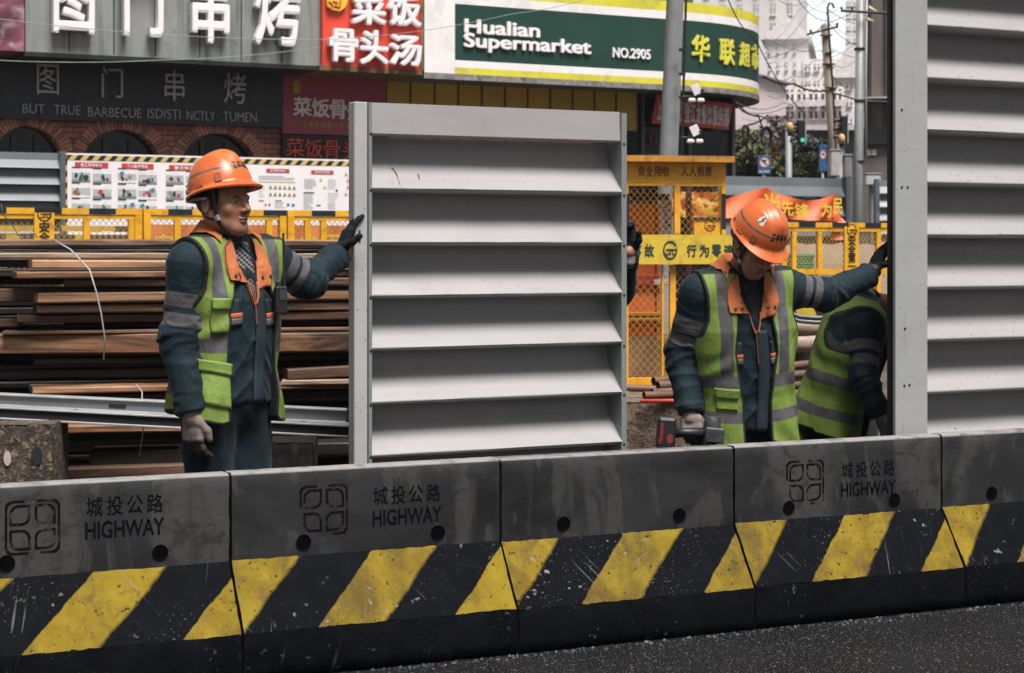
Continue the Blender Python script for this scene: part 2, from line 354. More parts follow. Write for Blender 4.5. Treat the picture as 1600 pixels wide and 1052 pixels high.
def barrier(i, x0, x1, label, logo=None, txt=None, holes=()):
    L = x1 - x0; gp = .005; r = thing('concrete_barrier', label, 'barrier', BAR.M @ Matrix.Translation((x0, 0, 0)), 'concrete barrier blocks in a row')
    zo = [0, .002, -.003, .002, .004, 0][i]
    def strip(prof, nx, seed, jit=.0015):
        rn = random.Random(seed); G = []
        for (y, z) in prof:
            jit = min(jit, .0004) if z > ZT - .02 and y >= 0 else jit
            row = []
            for k in range(nx + 1):
                x = gp + (L - 2 * gp) * k / nx; e = 1.2 if k in (0, nx) else 1
                row.append((x + (rn.uniform(-.0014, .0014) if k in (0, nx) else 0), y + (rn.uniform(-jit, jit) * e if y < -.001 else 0), z + zo + rn.uniform(-jit, jit)))
            G.append(row)
        return G
    up = [(TH - .012, ZT), (.012, ZT), (.003, ZT - .004), (0, ZT - .014)] + [(0, ZT - .014 - (ZT - .014 - ZS) * k / 8) for k in range(1, 9)]
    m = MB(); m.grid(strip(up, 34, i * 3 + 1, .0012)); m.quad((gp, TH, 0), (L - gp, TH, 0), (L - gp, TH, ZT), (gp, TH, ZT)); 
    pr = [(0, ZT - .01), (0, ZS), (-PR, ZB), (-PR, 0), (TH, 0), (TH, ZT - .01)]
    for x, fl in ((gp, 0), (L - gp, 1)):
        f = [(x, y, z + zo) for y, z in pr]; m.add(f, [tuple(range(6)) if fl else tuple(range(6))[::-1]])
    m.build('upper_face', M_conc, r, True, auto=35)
    s = MB(); s.grid(strip([(-PR * k / 8, ZS + (ZB - ZS) * k / 8) for k in range(9)], 40, i * 3 + 2, .0018)); s.build('striped_slope', M_strp, r, True)
    b = MB(); b.grid(strip([(-PR, ZB), (-PR - .003, ZB - .01), (-PR - .004, .10), (-PR - .006, .05), (-PR - .002, .012), (-PR + .02, 0)], 40, i * 3 + 3, .0035)); b.build('base', M_base, r, True)
    for hx in holes:
        h = MB(); cz = .43; q = [(hx + .027 * math.cos(R(k * 20)), cz + .027 * math.sin(R(k * 20))) for k in range(18)]; q2 = [(hx + .021 * math.cos(R(k * 20)), cz + .021 * math.sin(R(k * 20))) for k in range(18)]
        for k in range(18):
            a, b2, c, d = q[k], q[(k + 1) % 18], q2[(k + 1) % 18], q2[k]; h.quad((a[0], -.004, a[1]), (b2[0], -.004, b2[1]), (c[0], -.0015, c[1]), (d[0], -.0015, d[1]))
        h.add([(p[0], -.0018, p[1]) for p in q2], [tuple(range(18))[::-1]]); h.build('lifting_hole', M_hole, r)
    if logo is not None:
        g = MB(); hw = .088; cx, cz, fade = logo
        o_ = densify(rrect(cx - hw, cz - hw, cx + hw, cz + hw, .022)); i_ = [(cx + (p[0] - cx) * .905, cz + (p[1] - cz) * .905) for p in o_]
        ring(g, o_, i_, 0, .0008, lambda a, b: (abs(a[0] - cx) < .014) or (fade and a[0] < cx - .02 and a[1] < cz + .02))
        for qx in (-1, 1):
            for qz in (-1, 1):
                P = densify(leaf(cx + qx * .040, cz + qz * .040, .034, (1, qx * qz * -1))); ring(g, P, [(cx + qx * .040 + (p[0] - cx - qx * .040) * .74, cz + qz * .040 + (p[1] - cz - qz * .040) * .74) for p in P], 0, .0008)
        g.build('stencilled_emblem', M_logo, r)
    if txt is not None:
        g = MB(); x, z, tw = txt
        cw = tw / 4
        for k, ch in enumerate('城投公路'): text_fit(g, ch, x + k * cw + cw * .05, z + .005, x + k * cw + cw * .86, z + .068, -.0006, .012, .0003)
        text_fit(g, 'HIGHWAY', x, z - .070, x + tw * .98, z - .012, -.0006, .022, .0003)
        g.build('stencilled_lettering', M_sten, r)
    return r
def bx(u, v, j): return BAR.px(u, v)[0] - jx[j], BAR.px(u, v)[1]
labs = ['barrier block with clear maroon emblem and bold HIGHWAY lettering, left end of the row',
        'barrier block with emblem and HIGHWAY lettering, below the free standing louvred panel',
        'plain stained barrier block without lettering, between the two lettered ones',
        'barrier block with a half faded emblem and HIGHWAY lettering, below the worker with the drill',
        'barrier block at the right end of the row, below the tall louvred panel']
for i in range(5):
    kw = {}
    if i == 0: c = bx(45, 824, 0); t = bx(133, 815, 0); t2 = bx(259, 815, 0); kw = dict(logo=(c[0] + .012, c[1], False), txt=(t[0], t[1] + .01, t2[0] - t[0]), holes=[bx(10, 880, 0)[0], bx(250, 867, 0)[0]])
    if i == 1: c = bx(506, 797, 1); t = bx(582, 792, 1); t2 = bx(692, 792, 1); kw = dict(logo=(c[0], c[1], True), txt=(t[0], t[1], t2[0] - t[0]), holes=[bx(474, 850, 1)[0], bx(684, 838, 1)[0]])
    if i == 2: kw = dict(holes=[bx(880, 827, 2)[0], bx(1061, 813, 2)[0]])
    if i == 3: c = bx(1258, 754, 3); t = bx(1314, 750, 3); t2 = bx(1401, 750, 3); kw = dict(logo=(c[0], c[1], True), txt=(t[0], t[1], t2[0] - t[0]), holes=[bx(1232, 800, 3)[0], bx(1397, 790, 3)[0]])
    if i == 4: kw = dict(holes=[bx(1549, 776, 4)[0]])
    barrier(i, jx[i], jx[i + 1], labs[i], **kw)

# grit washed up against the foot of the barriers
rn = random.Random(77); m = MB()
for k in range(420):
    x = rn.uniform(jx[0], jx[-1]); y = -PR - .008 - abs(rn.gauss(0, .035)); r_ = rn.uniform(.0025, .008) * (1.5 if rn.random() < .08 else 1); p = [Vector((rn.uniform(-1, 1), rn.uniform(-1, 1), rn.uniform(.2, .9))) for _ in range(5)]
    v = [Vector((x, y, .004)) + Vector((math.cos(q * 1.2566) * r_ * rn.uniform(.7, 1.2), math.sin(q * 1.2566) * r_ * rn.uniform(.7, 1.2), 0)) for q in range(5)]; v.append(Vector((x, y, .004 + r_ * rn.uniform(.6, 1.1)))); m.add(v, [(q, (q + 1) % 5, 5) for q in range(5)], rn.choice((0, 0, 1)))
tag(m.build('grit', [paint('dark_grit', (.03, .029, .028), .8), paint('pale_grit', (.11, .095, .08), .8)], None, False, M=BAR.M), kind='stuff')
# ---------------------------------------------------------------- louvred hoarding panels
def panel_mat(name, c, speck=.3):
    a = Mat(name, .42, 0, .3); n = a.noise((1.2, 3, 3), 5); col = a.mix(a.ramp(n, .3, .7), tuple(x * .93 for x in c), c)
    col = a.mix(a.math('MULTIPLY', a.ramp(a.noise(75, 2, .5), .69, .715), speck * 2), col, (.10, .09, .08))
    col = a.mix(a.math('MULTIPLY', a.ramp(a.noise((5, 5, 30), 5, .6, .5), .61, .68), .22), col, (.25, .24, .23))
    st = a.math('MULTIPLY', a.ramp(a.noise((40, 40, 1.5), 3), .63, .70), a.ramp(a.noise(2.2, 3), .45, .62)); col = a.mix(a.math('MULTIPLY', st, .5), col, (.19, .18, .16)); col = a.mix(a.math('MULTIPLY', a.ramp(a.noise(3.1, 6, .65, .5), .54, .72), .35), col, (.22, .215, .21))
    a.color(col); a.rough(a.ramp(n, .3, .7, .28, .42)); a.bump(a.noise((2.5, 6, 6), 2), .12, .02); return a.m
M_pan, M_pan2 = panel_mat('white_sheet_metal', (.32, .31, .315), .16), panel_mat('spattered_sheet_metal', (.31, .30, .305), .55)
M_post = panel_mat('pale_grey_post', (.40, .395, .395), .5); M_flange = panel_mat('grey_green_flange', (.20, .22, .22), .5)
def louvre_profile(zt, p, d0, d1):
    """one blade from its recessed top to the rolled lower lip and back under"""
    q = [(d0, 0), (d0 - .001, -.15), (d0 - .004, -.28), (d0 - .014, -.40)]
    for k in range(1, 7):
        t = k / 6; q.append((d0 - .014 + (d1 - d0 + .014) * t, -.40 - .51 * t))
    q += [(d1 - .0025, -.930), (d1 - .001, -.952), (d1 + .004, -.972), (d1 + .012, -.988), (d1 + .024, -.998), (d0, -1.01)]
    return [(y, zt + z * p) for y, z in q]
def louvre(name, zt, p, x0, x1, d0, d1, mat, par):
    m = MB(); pr = louvre_profile(zt, p, d0, d1); rn = random.Random(int(zt * 100)); n = 10
    m.grid([[(x0 + (x1 - x0) * k / n, y + rn.uniform(-.0008, .0008), z + rn.uniform(-.0006, .0006)) for k in range(n + 1)] for y, z in pr], flip=False)
    return m.build(name, mat, par, True, auto=50)
def rivets(par, x, zs, y):
    for z in zs:
        m = MB(); m.tube([(x, y, z), (x, y - .003, z)], [.006, .004], 8); m.build('rivet', M_dark, par)
PF = Frame(at(549, 385, 6.85).x, 6.85, 26.5)
pw = PF.px(972, 300)[0]; ztop = PF.px(553, 160)[1]
r = thing('louvred_hoarding', 'free standing white louvred hoarding panel steadied by the worker on its left', 'hoarding panel', PF.M)
pl = PF.px(570, 400)[0]; pf2 = PF.px(575.5, 400)[0]; pr0 = PF.px(964, 400)[0]
m = MB(); m.bbox(0, pl, -.03, .03, .0, ztop, .003); m.build('post', M_post, r)
m = MB(); m.box(pl + .001, pf2, -.038, .088, .0, ztop - .001); fl = m.build('side_flange', M_flange, r)
rivets(fl, (pl + pf2) / 2 + .002, [PF.px(573, v)[1] for v in (210, 298, 383, 465, 548, 632, 713)], -.038)
m = MB(); m.box(pr0, pw, -.038, .088, .0, ztop - .005); fl2 = m.build('side_flange', M_flange, r)
rivets(fl2, (pr0 + pw) / 2, [PF.px(968, v)[1] for v in (226, 306, 384, 461, 540, 616, 693)], -.038)
zl = [PF.px(573, v)[1] for v in (212, 300, 384, 467, 549, 633, 716)]
m = MB(); m.grid([[(pf2, -.022, ztop), (pr0, -.022, ztop)], [(pf2, -.03, zl[0] + .008), (pr0, -.03, zl[0] + .008)], [(pf2, -.026, zl[0] + .001), (pr0, -.026, zl[0] + .001)], [(pf2, .05, zl[0]), (pr0, .05, zl[0])]]); m.quad((pf2, -.022, ztop), (pf2, .05, ztop), (pr0, .05, ztop), (pr0, -.022, ztop)); m.build('top_blade', M_pan, r)
for k in range(9):
    zt = zl[k] if k < 7 else zl[6] - .2 * (k - 6); zn = zl[k + 1] if k < 6 else zt - .2
    louvre('louvre_blade', zt - .001, (zt - zn) - .001, pf2 - .002, pr0 + .002, .085, -.038, M_pan, r)
# black slot in the post, rust drips on the second blade
m = MB(); x, z = PF.px(557.5, 370); m.box(x - .004, x + .003, -.0325, -.02, z - .022, z + .024); m.build('slot', M_dark, r)
M_rust = worn('rust_drip', (.26, .13, .03), .30, .5, 40); M_rustd = paint('rust_scar', (.05, .03, .02), .7)
for (pts, wd, mt) in (([(612, 262), (617, 268), (621, 276)], .0035, M_rustd), ([(621, 276), (625, 290), (628, 304)], .002, M_rust), ([(653, 272), (655, 280)], .003, M_rustd), ([(655, 280), (658, 302)], .002, M_rust)):
    m = MB()
    P = []
    for (u, v) in pts:
        zt = zl[0]; pr = louvre_profile(zt, zl[0] - zl[1], .085, -.038); x, z = PF.px(u, v, 0.0)
        y = np.interp(z, [q[1] for q in pr][::-1][2:], [q[0] for q in pr][::-1][2:]); x, z = PF.px(u, v, y); P.append((x, y - .0005, z))
    for k in range(len(P) - 1):
        a, b = P[k], P[k + 1]; m.quad((a[0] - wd, a[1] - .001, a[2]), (a[0] + wd, a[1] - .001, a[2]), (b[0] + wd * .7, b[1] - .001, b[2]), (b[0] - wd * .7, b[1] - .001, b[2]))
    m.build('rust_streak', mt, r)
# tall panel on the right
QF = Frame(at(1386, 385, 7.45).x, 7.45, 26.5)
q1, q2 = QF.px(1391, 400)[0], QF.px(1436, 400)[0]; ql = [QF.px(1440, v)[1] for v in (46, 128, 210, 291, 372, 454, 535, 616)]; qp = (ql[0] - ql[7]) / 7
r = thing('louvred_hoarding', 'tall white louvred hoarding panel held upright by a steel column at the right edge', 'hoarding panel', QF.M)
c = thing('steel_column', 'pale grey steel column standing between the bending worker and the tall louvred panel', 'column', QF.M)
m = MB(); m.bbox(.0, q2, -.055, -.036, 0, 2.95, .0015); m.build('front_flange', panel_mat('scuffed_grey_paint', (.33, .34, .34), .45), c)
m = MB(); m.box(q2 * .42, q2 * .52, -.036, -.02, 0, 2.94); m.build('web', M_flange, c)
m = MB(); m.bbox(.002, q2, -.02, .004, 0, 2.95, .0015); m.build('rear_flange', M_black, c)
hol = MB()
for (u, v) in ((1409, 172), (1409, 293), (1418, 293), (1414, 514), (1413, 603), (1421, 602)):
    x, z = QF.px(u, v, -.055); n = 10; hol.add([(x + .006 * math.cos(k * .628), -.0562, z + .006 * math.sin(k * .628)) for k in range(n)], [tuple(range(n))[::-1]])
hol.build('bolt_holes', M_dark, c); 
for k in range(-2, 11):
    zt = ql[0] - qp * (k - 1); 
    if zt < .05: break
    louvre('louvre_blade', zt - .001, qp - .001, q2 + .003, q2 + 2.2, .085, -.048, M_pan2, r)
m = MB(); m.box(q2 + .003, q2 + 2.2, .09, .095, 0, 2.9); m.build('back_sheet', M_flange, r)
# ---------------------------------------------------------------- shop front
FA = Frame(at(250, 385, 25).x, 25, 27.5)
def fbox(mb, u0, v0, u1, v1, y0, y1, mi=0):
    """box on the shop front whose front face fills these photo corners (rectangle in the place)"""
    x0 = FA.px(u0, (v0 + v1) / 2, y0)[0]; x1 = FA.px(u1, (v0 + v1) / 2, y0)[0]; um = (u0 + u1) / 2
    z1 = FA.px(um, v0, y0)[1]; z0 = FA.px(um, v1, y0)[1]; mb.box(x0, x1, y0, y1, z0, z1, mi); return x0, x1, z0, z1
def fchars(mb, items, y, bold, depth):
    for ch, u0, v0, u1, v1 in items:
        um, vm = (u0 + u1) / 2, (v0 + v1) / 2
        text_fit(mb, ch, FA.px(u0, vm, y)[0], FA.px(um, v1, y)[1], FA.px(u1, vm, y)[0], FA.px(um, v0, y)[1], y, bold, depth)
def brick_mat():
    a = Mat('red_brick', .8); p = a.sep(a.obj); cb = N(a.t, 'ShaderNodeCombineXYZ'); a.L(p[0], cb.inputs[0]); a.L(p[2], cb.inputs[1])
    b = N(a.t, 'ShaderNodeTexBrick'); a.L(cb.outputs[0], b.inputs['Vector']); b.inputs['Scale'].default_value = 1.0; b.inputs['Brick Width'].default_value = .22; b.inputs['Row Height'].default_value = .075
    b.inputs['Mortar Size'].default_value = .008; b.inputs['Mortar Smooth'].default_value = .3; b.inputs['Bias'].default_value = -.2
    b.inputs['Color1'].default_value = (.42, .16, .105, 1); b.inputs['Color2'].default_value = (.21, .09, .068, 1); b.inputs['Mortar'].default_value = (.03, .025, .024, 1)
    c = a.mix(a.ramp(a.noise(3, 5), .4, .7, 0, .6), b.outputs['Color'], (.06, .035, .03)); a.color(c); a.bump(b.outputs['Fac'], -.6, .02); return a.m
M_brick = brick_mat()
M_mort = paint('brick_arch', (.45, .20, .135), .8, .4, 18, bump=.3)
M_glass = glass_dark()
B = thing('brick_building', 'dark brick fronted shop building with arched windows below the signs', 'building', FA.M)
# wall with arched openings
wx0 = FA.px(-60, 220)[0]; wx1 = FA.px(442, 220)[0]; zt_ = FA.px(250, 180)[1]
arches = []
for (ul, ur, vap) in ((-12, 98, 197), (128, 250, 202.5), (282, 400, 208)):
    xl, xr = FA.px(ul, 240)[0], FA.px(ur, 240)[0]; za = FA.px((ul + ur) / 2, vap)[1]; arches.append((xl, xr, za))
def arch_pts(xl, xr, za, rise, n=16, grow=0.0):
    c = (xl + xr) / 2; hw = (xr - xl) / 2 + grow; zs = za - rise
    return [(c - hw * math.cos(math.pi * k / n), zs + (rise + grow) * math.sin(math.pi * k / n)) for k in range(n + 1)]
m = MB(); x = wx0; RISE = .50
for (xl, xr, za) in arches:
    m.quad((x, 0, 0), (xl, 0, 0), (xl, 0, zt_), (x, 0, zt_)); A = arch_pts(xl, xr, za, RISE)
    for k in range(len(A) - 1):
        p, q = A[k], A[k + 1]; m.quad((p[0], 0, p[1]), (q[0], 0, q[1]), (q[0], 0, zt_), (p[0], 0, zt_)); m.quad((p[0], 0, p[1]), (p[0], .3, p[1]), (q[0], .3, q[1]), (q[0], 0, q[1]))
    for xx, s_ in ((xl, 1), (xr, -1)):
        m.quad((xx, 0, 0), (xx, .3, 0), (xx, .3, za - RISE), (xx, 0, za - RISE))
    x = xr
m.quad((x, 0, 0), (wx1, 0, 0), (wx1, 0, zt_), (x, 0, zt_)); m.build('wall', M_brick, B)
for (xl, xr, za) in arches:
    m = MB(); n = 34; A0 = arch_pts(xl, xr, za, RISE, n); A1 = arch_pts(xl, xr, za, RISE, n, .17)
    rn = random.Random(int(xl * 10))
    for k in range(n):
        def sh(p, q, t): return (p[0] + (q[0] - p[0]) * t, p[1] + (q[1] - p[1]) * t)
        a, b = sh(A0[k], A0[k + 1], .08), sh(A0[k], A0[k + 1], .92); c, d = sh(A1[k], A1[k + 1], .92), sh(A1[k], A1[k + 1], .08)
        y = -.025 - rn.uniform(0, .008); v = [(a[0], y, a[1]), (b[0], y, b[1]), (c[0], y, c[1]), (d[0], y, d[1])]; v += [(p[0], .02, p[2]) for p in v]
        m.add(v, [(0, 1, 2, 3), (0, 4, 5, 1), (1, 5, 6, 2), (2, 6, 7, 3), (3, 7, 4, 0)], rn.choice((0, 0, 1)))
    m.build('brick_arch', [M_mort, paint('brick_arch_dark', (.26, .125, .095), .8, .4, 18)], B)
    w_ = MB(); A = arch_pts(xl, xr, za, RISE); w_.add([(xl, .2, .9)] + [(p[0], .2, p[1]) for p in A] + [(xr, .2, .9)], [tuple(range(len(A) + 2))[::-1]]); wi = w_.build('window', M_glass, B)
    f = MB()
    for t in (.33, .66): xx = xl + (xr - xl) * t; f.box(xx - .03, xx + .03, .15, .195, .9, za - .12)
    f.box(xl, xr, .145, .195, za - RISE - .06, za - RISE + .02); f.build('frame', paint('window_frame', (.03, .03, .032), .5), wi)
u_ = MB(); xr_ = FA.px(1100, 100)[0]; u_.box(wx0, xr_, .32, 14, 0, 9.5); u_.build('upper_storey', paint('grimy_render', (.10, .095, .09), .8, .3, .8), B)
# dark name board above the arches
s = thing('dark_shop_sign', 'dark blue grey name board with silver lettering BUT TRUE BARBECUE ISDISTI NCTLY TUMEN', 'sign', FA.M)
m = MB(); x0, x1, z0, z1 = fbox(m, -60, 92, 441, 191, -.14, .02); m.build('board', paint('slate_board', (.018, .021, .027), .45, .25, 1.0), s)
m = MB()
for k in range(1, 9): xx = x0 + (x1 - x0) * k / 9; m.box(xx - .006, xx + .006, -.1415, -.138, z0 + .01, z1 - .01)
m.build('seam', M_dark, s)
m = MB(); M_silver = paint('silver_lettering', (.42, .42, .43), .4, .15, 4, .3)
fchars(m, [('图', 57, 101, 91, 148), ('门', 158, 106, 191, 153), ('串', 256, 110, 287, 158), ('烤', 349, 115, 383, 162)], -.145, 0, .04); m.build('lettering', M_silver, s)
m = MB()
for tx, u0, u1, v in (('BUT', 35, 69, 170), ('TRUE', 84, 125, 172), ('BARBECUE', 137, 220, 176), ('ISDISTI', 230, 281, 178), ('NCTLY', 291, 335, 181), ('TUMEN', 348, 400, 183)): fchars(m, [(tx, u0, v - 7, u1, v + 7.5)], -.145, -.012, .03)
m.build('lettering', M_silver, s)
# big grey fascia sign
def fascia_mat():
    a = Mat('grey_fascia_metal', .4); n = a.noise((.8, .8, 1.2), 5); st = a.noise((7, 7, .5), 5, .6)
    c = a.mix(a.ramp(n, .3, .7), (.19, .205, .20), (.28, .295, .285)); c = a.mix(a.ramp(st, .48, .66, 0, .65), c, (.075, .085, .08)); c = a.mix(a.math('MULTIPLY', a.ramp(a.noise(5, 5, .7), .62, .7), .5), c, (.08, .075, .07)); a.color(c); return a.m
s = thing('grey_fascia_sign', 'big weathered grey metal fascia sign with thick white raised characters', 'sign', FA.M)
m = MB(); x0, x1, z0, z1 = fbox(m, 40, -70, 502, 92, -1.0, .3); m.build('board', fascia_mat(), s)
m = MB()
for u in (108, 178, 243, 312, 377, 440): xx = FA.px(u, 60, -1.0)[0]; m.box(xx - .012, xx + .012, -1.002, -.99, z0 + .02, z1)
m.build('seam', paint('dark_seam', (.05, .052, .052), .6), s)  # dark joint lines between the fascia sheets
m = MB(); m.box(x0 - .02, x1 + .02, -1.02, .3, z0 - .06, z0 - .002); m.build('bottom_edge', M_dark, s)
m = MB(); fchars(m, [('图', 80, -62, 144, 54), ('门', 190, -58, 251, 59), ('串', 296, -52, 354, 69), ('烤', 394, -48, 465, 73)], -1.03, .022, .14); m.build('lettering', M_lett_w, s)
# food picture at the far left
s = thing('food_picture_board', 'purplish food picture board at the left end of the grey fascia', 'sign', FA.M)
a = Mat('food_picture', .4); n1 = a.noise(2.2, 3, .5, 1.0); n2 = a.noise(3.4, 3, .5, .6); c = a.mix(a.ramp(n1, .35, .65), (.045, .015, .03), (.34, .10, .16)); c = a.mix(a.ramp(n2, .55, .72, 0, .8), c, (.50, .36, .42)); a.color(c)
m = MB(); fbox(m, -60, -70, 38, 78, -1.0, .3); m.build('board', a.m, s)
# red sign
s = thing('red_shop_sign', 'bright red sign box with large white characters and a yellow badge', 'sign', FA.M)
m = MB(); x0, x1, z0, z1 = fbox(m, 504, -60, 656, 106, -1.1, .3); m.build('board', paint('sign_red', (.72, .065, .035), .45, .1, 1.2, dirt=(.35, .05, .03), dsc=1.5, damt=.4), s)
m = MB(); m.box(x0 - .05, x1 + .03, -1.12, .3, z0 - .07, z0 - .001); m.box(x1 + .001, x1 + .05, -1.12, .3, z0, z1); m.build('frame', paint('rusty_frame', (.20, .11, .05), .7, .5, 6, dirt=(.06, .03, .02), dsc=5, damt=.8), s)
m = MB(); fchars(m, [('菜', 546, -14, 600, 40), ('饭', 602, -8, 655, 42), ('骨', 511, 46, 556, 98), ('头', 559, 48, 603, 102), ('汤', 606, 55, 655, 104)], -1.13, .03, .10); m.build('lettering', M_lett_w, s)
m = MB(); P = [(510 + dx, v) for dx, v in ((0, -30), (30, -30), (31, 4), (28, 12), (20, 18), (8, 16), (0, 10), (-1, 0))]; m.prism([FA.px(u, v, -1.12) for u, v in P], 'y', -1.16, -1.105); m.build('badge', paint('badge_yellow', (.75, .52, .03), .5, .1), s)
m = MB()
for pl_ in ([(514, 2), (520, 8), (516, 14)], [(520, 2), (528, 4), (522, 10), (530, 11)], [(533, 0), (531, 12)]): m.tube([(FA.px(u, v, -1.17)[0], -1.165, FA.px(u, v, -1.17)[1]) for u, v in pl_], .012, 5)
m.build('badge_script', M_red, s)
# maroon signs below
M_mar = paint('maroon_board', (.34, .055, .085), .5, .2, 1.0)
s = thing('maroon_shop_sign', 'maroon sign with pale characters below the bright red sign', 'sign', FA.M)
m = MB(); fbox(m, 442, 116, 603, 211, -.12, .02); m.build('board', M_mar, s)
m = MB(); fchars(m, [('菜', 457, 152, 486, 182), ('饭', 486, 154, 514, 184), ('骨', 514, 156, 541, 186), ('头', 542, 158, 568, 188), ('汤', 570, 160, 596, 190)], -.125, .02, .03); m.build('lettering', paint('pale_lettering', (.80, .72, .72), .5, .1), s)
m = MB()
for k, ch in enumerate('上海蒸镇餐饮管理有限公司'): fchars(m, [(ch, 471 + k * 9.7, 190 + k * .35, 479.5 + k * 9.7, 199 + k * .35)], -.125, .01, .01)
m.build('lettering', paint('gold_lettering', (.45, .30, .12), .5, .1), s)
m = MB(); P = [FA.px(u, v, -.13) for u, v in ((457, 128), (464, 125), (469, 129), (469, 143), (464, 147), (457, 145))]; m.prism(P, 'y', -.145, -.121); m.build('badge', paint('dull_badge', (.40, .28, .03), .5, .1), s)
s = thing('black_shop_sign', 'black strip sign with dull red characters, right under the maroon sign', 'sign', FA.M)
m = MB(); fbox(m, 442, 213, 603, 251, -.10, .02); m.build('board', M_black, s)
m = MB(); fchars(m, [('菜', 446, 216, 474, 245), ('饭', 476, 218, 503, 246), ('骨', 505, 220, 530, 248), ('头', 534, 222, 560, 250), ('汤', 564, 224, 590, 252)], -.105, -.004, .03); m.build('lettering', paint('dull_red_lettering', (.70, .09, .07), .5, .1), s)
# yellow cladding under the supermarket canopy
s = thing('yellow_cladding', 'mustard yellow panelled shop wall in the shade under the supermarket sign', 'wall', FA.M)
a = Mat('mustard_panel', .5); n = a.noise(1.0, 4); a.color(a.mix(a.ramp(n, .3, .7), (.46, .29, .03), (.60, .38, .04)))
x0, x1 = FA.px(603, 160, .1)[0], FA.px(996, 180, .1)[0]; m = MB(); m.box(x0, x1, .1, .3, 2.0, 5.9); m.build('panelling', a.m, s)
m = MB(); n = 11
for k in range(n + 1): xx = x0 + (x1 - x0) * k / n; m.box(xx - .015, xx + .015, .094, .099, 2.0, 5.9)
z_ = FA.px(800, 128, .1)[1]; m.box(x0, x1, .0945, .0985, z_, z_ + .03); m.build('joint', paint('joint_line', (.05, .035, .01), .6), s)
m = MB(); m.box(x1 - .75, x1 - .1, -.1, .09, 1.5, FA.px(980, 206, .1)[1]); m.build('shop_door', M_dark, s)

# ---------------------------------------------------------------- supermarket canopy sign with its rounded corner
SM = thing('supermarket_sign', 'green, white and yellow supermarket fascia that curves round the corner', 'sign', FA.M)
YS = -1.1
SF = Frame(FA.world(FA.px(662, 60, YS)[0], YS, 0).x, FA.world(FA.px(662, 60, YS)[0], YS, 0).y, 28.5)
SM.matrix_world = SF.M
xs1 = SF.px(1074, 70)[0]; RAD = 2.7
def path(s):
    """distance along the fascia -> local x, y; straight, then round the corner"""
    if s <= xs1: return s, 0.0
    a = (s - xs1) / RAD; return xs1 + RAD * math.sin(a), RAD * (1 - math.cos(a))
SEND = xs1 + RAD * R(100)
def bent(x, y, z):
    px_, py_ = path(x); a = max(0, (x - xs1) / RAD); return (px_ - (-y) * -math.sin(a) if False else px_ + (-y) * math.sin(a), py_ + y * math.cos(a), z)
zb_ = SF.px(662, 107)[1]; zg0 = SF.px(712, 94)[1]; zg1 = SF.px(712, 6)[1]; hgt = zg1 - zg0
zlo = zg0 - .105 - .13
M_sg = paint('sign_green', (.010, .048, .036), .4, .12, .8); M_sy = paint('sign_yellow', (.68, .62, .05), .45, .15, 1.5, dirt=(.30, .27, .10), dsc=2.5, damt=.6); M_sw = paint('sign_white', (.82, .79, .79), .45, .06, 1.2, dirt=(.40, .36, .32), dsc=2.5, damt=.35)
def sheet(nm, s0, s1, z0, z1, mat, off=0.0, n=1, th=.0):
    m = MB(); k = max(1, int((s1 - s0) / .12)); m.grid([[bent(s0 + (s1 - s0) * i / k, -off, z) for i in range(k + 1)] for z in (z1, z0)], flip=True); return m.build(nm, mat, SM, True)
xg = SF.px(711, 50)[0]
sheet('white_end_panel', 0.01, xg - .004, zlo + .01, zg1 + .28, M_sw, .004)
sheet('yellow_band', xg, SEND, zlo, zg0 - .105, M_sy); sheet('white_band', xg, SEND, zg0 - .105, zg0, M_sw); sheet('green_band', xg, SEND, zg0, zg1, M_sg)
sheet('white_band', xg, SEND, zg1, zg1 + .125, M_sw); sheet('yellow_band', xg, SEND, zg1 + .125, zg1 + .28, M_sy)
m = MB(); k = 60
for side in (0, 1):
    z = zlo if side == 0 else zg1 + .28
    pts = [bent(SEND * i / k, .01, z) for i in range(k + 1)]; back = [(p[0] if i < 36 else pts[36][0] + (p[0] - pts[36][0]) * .2, max(p[1], 0) + 1.5 if i < 36 else 1.6 + .9, z) for i, p in enumerate(pts)]
    m.grid([pts, back], flip=(side == 1))
m.build('soffit', paint('soffit_grey', (.12, .12, .12), .7, .3, 2), SM)
m = MB(); m.grid([[bent(SEND * i / k, -.012, z) for i in range(k + 1)] for z in (zlo + .035, zlo - .05)], flip=True); m.build('lower_lip', paint('flaking_lip', (.26, .25, .24), .7, .6, 6, dirt=(.03, .028, .025), dsc=6, damt=.95), SM, True)
def sfit(mb, tx, u0, v0, u1, v1, bold, depth):
    x0, z0 = SF.px(u0, (v0 + v1) / 2); x1, _ = SF.px(u1, (v0 + v1) / 2); um = (u0 + u1) / 2
    text_fit(mb, tx, x0, SF.px(um, v1)[1], x1, SF.px(um, v0)[1], -.004, bold, depth)
m = MB(); sfit(m, 'Hualian', 724, 33.5, 842, 56, .028, .04); sfit(m, 'Supermarket', 723, 57.5, 922, 86.5, .028, .04); m.build('lettering', M_lett_w, SM)
m = MB(); sfit(m, 'NO.2905', 956, 76, 1015, 92, .02, .03); m.build('lettering', M_lett_w, SM)
M_ly = paint('yellow_lettering', (.70, .66, .08), .45, .1)
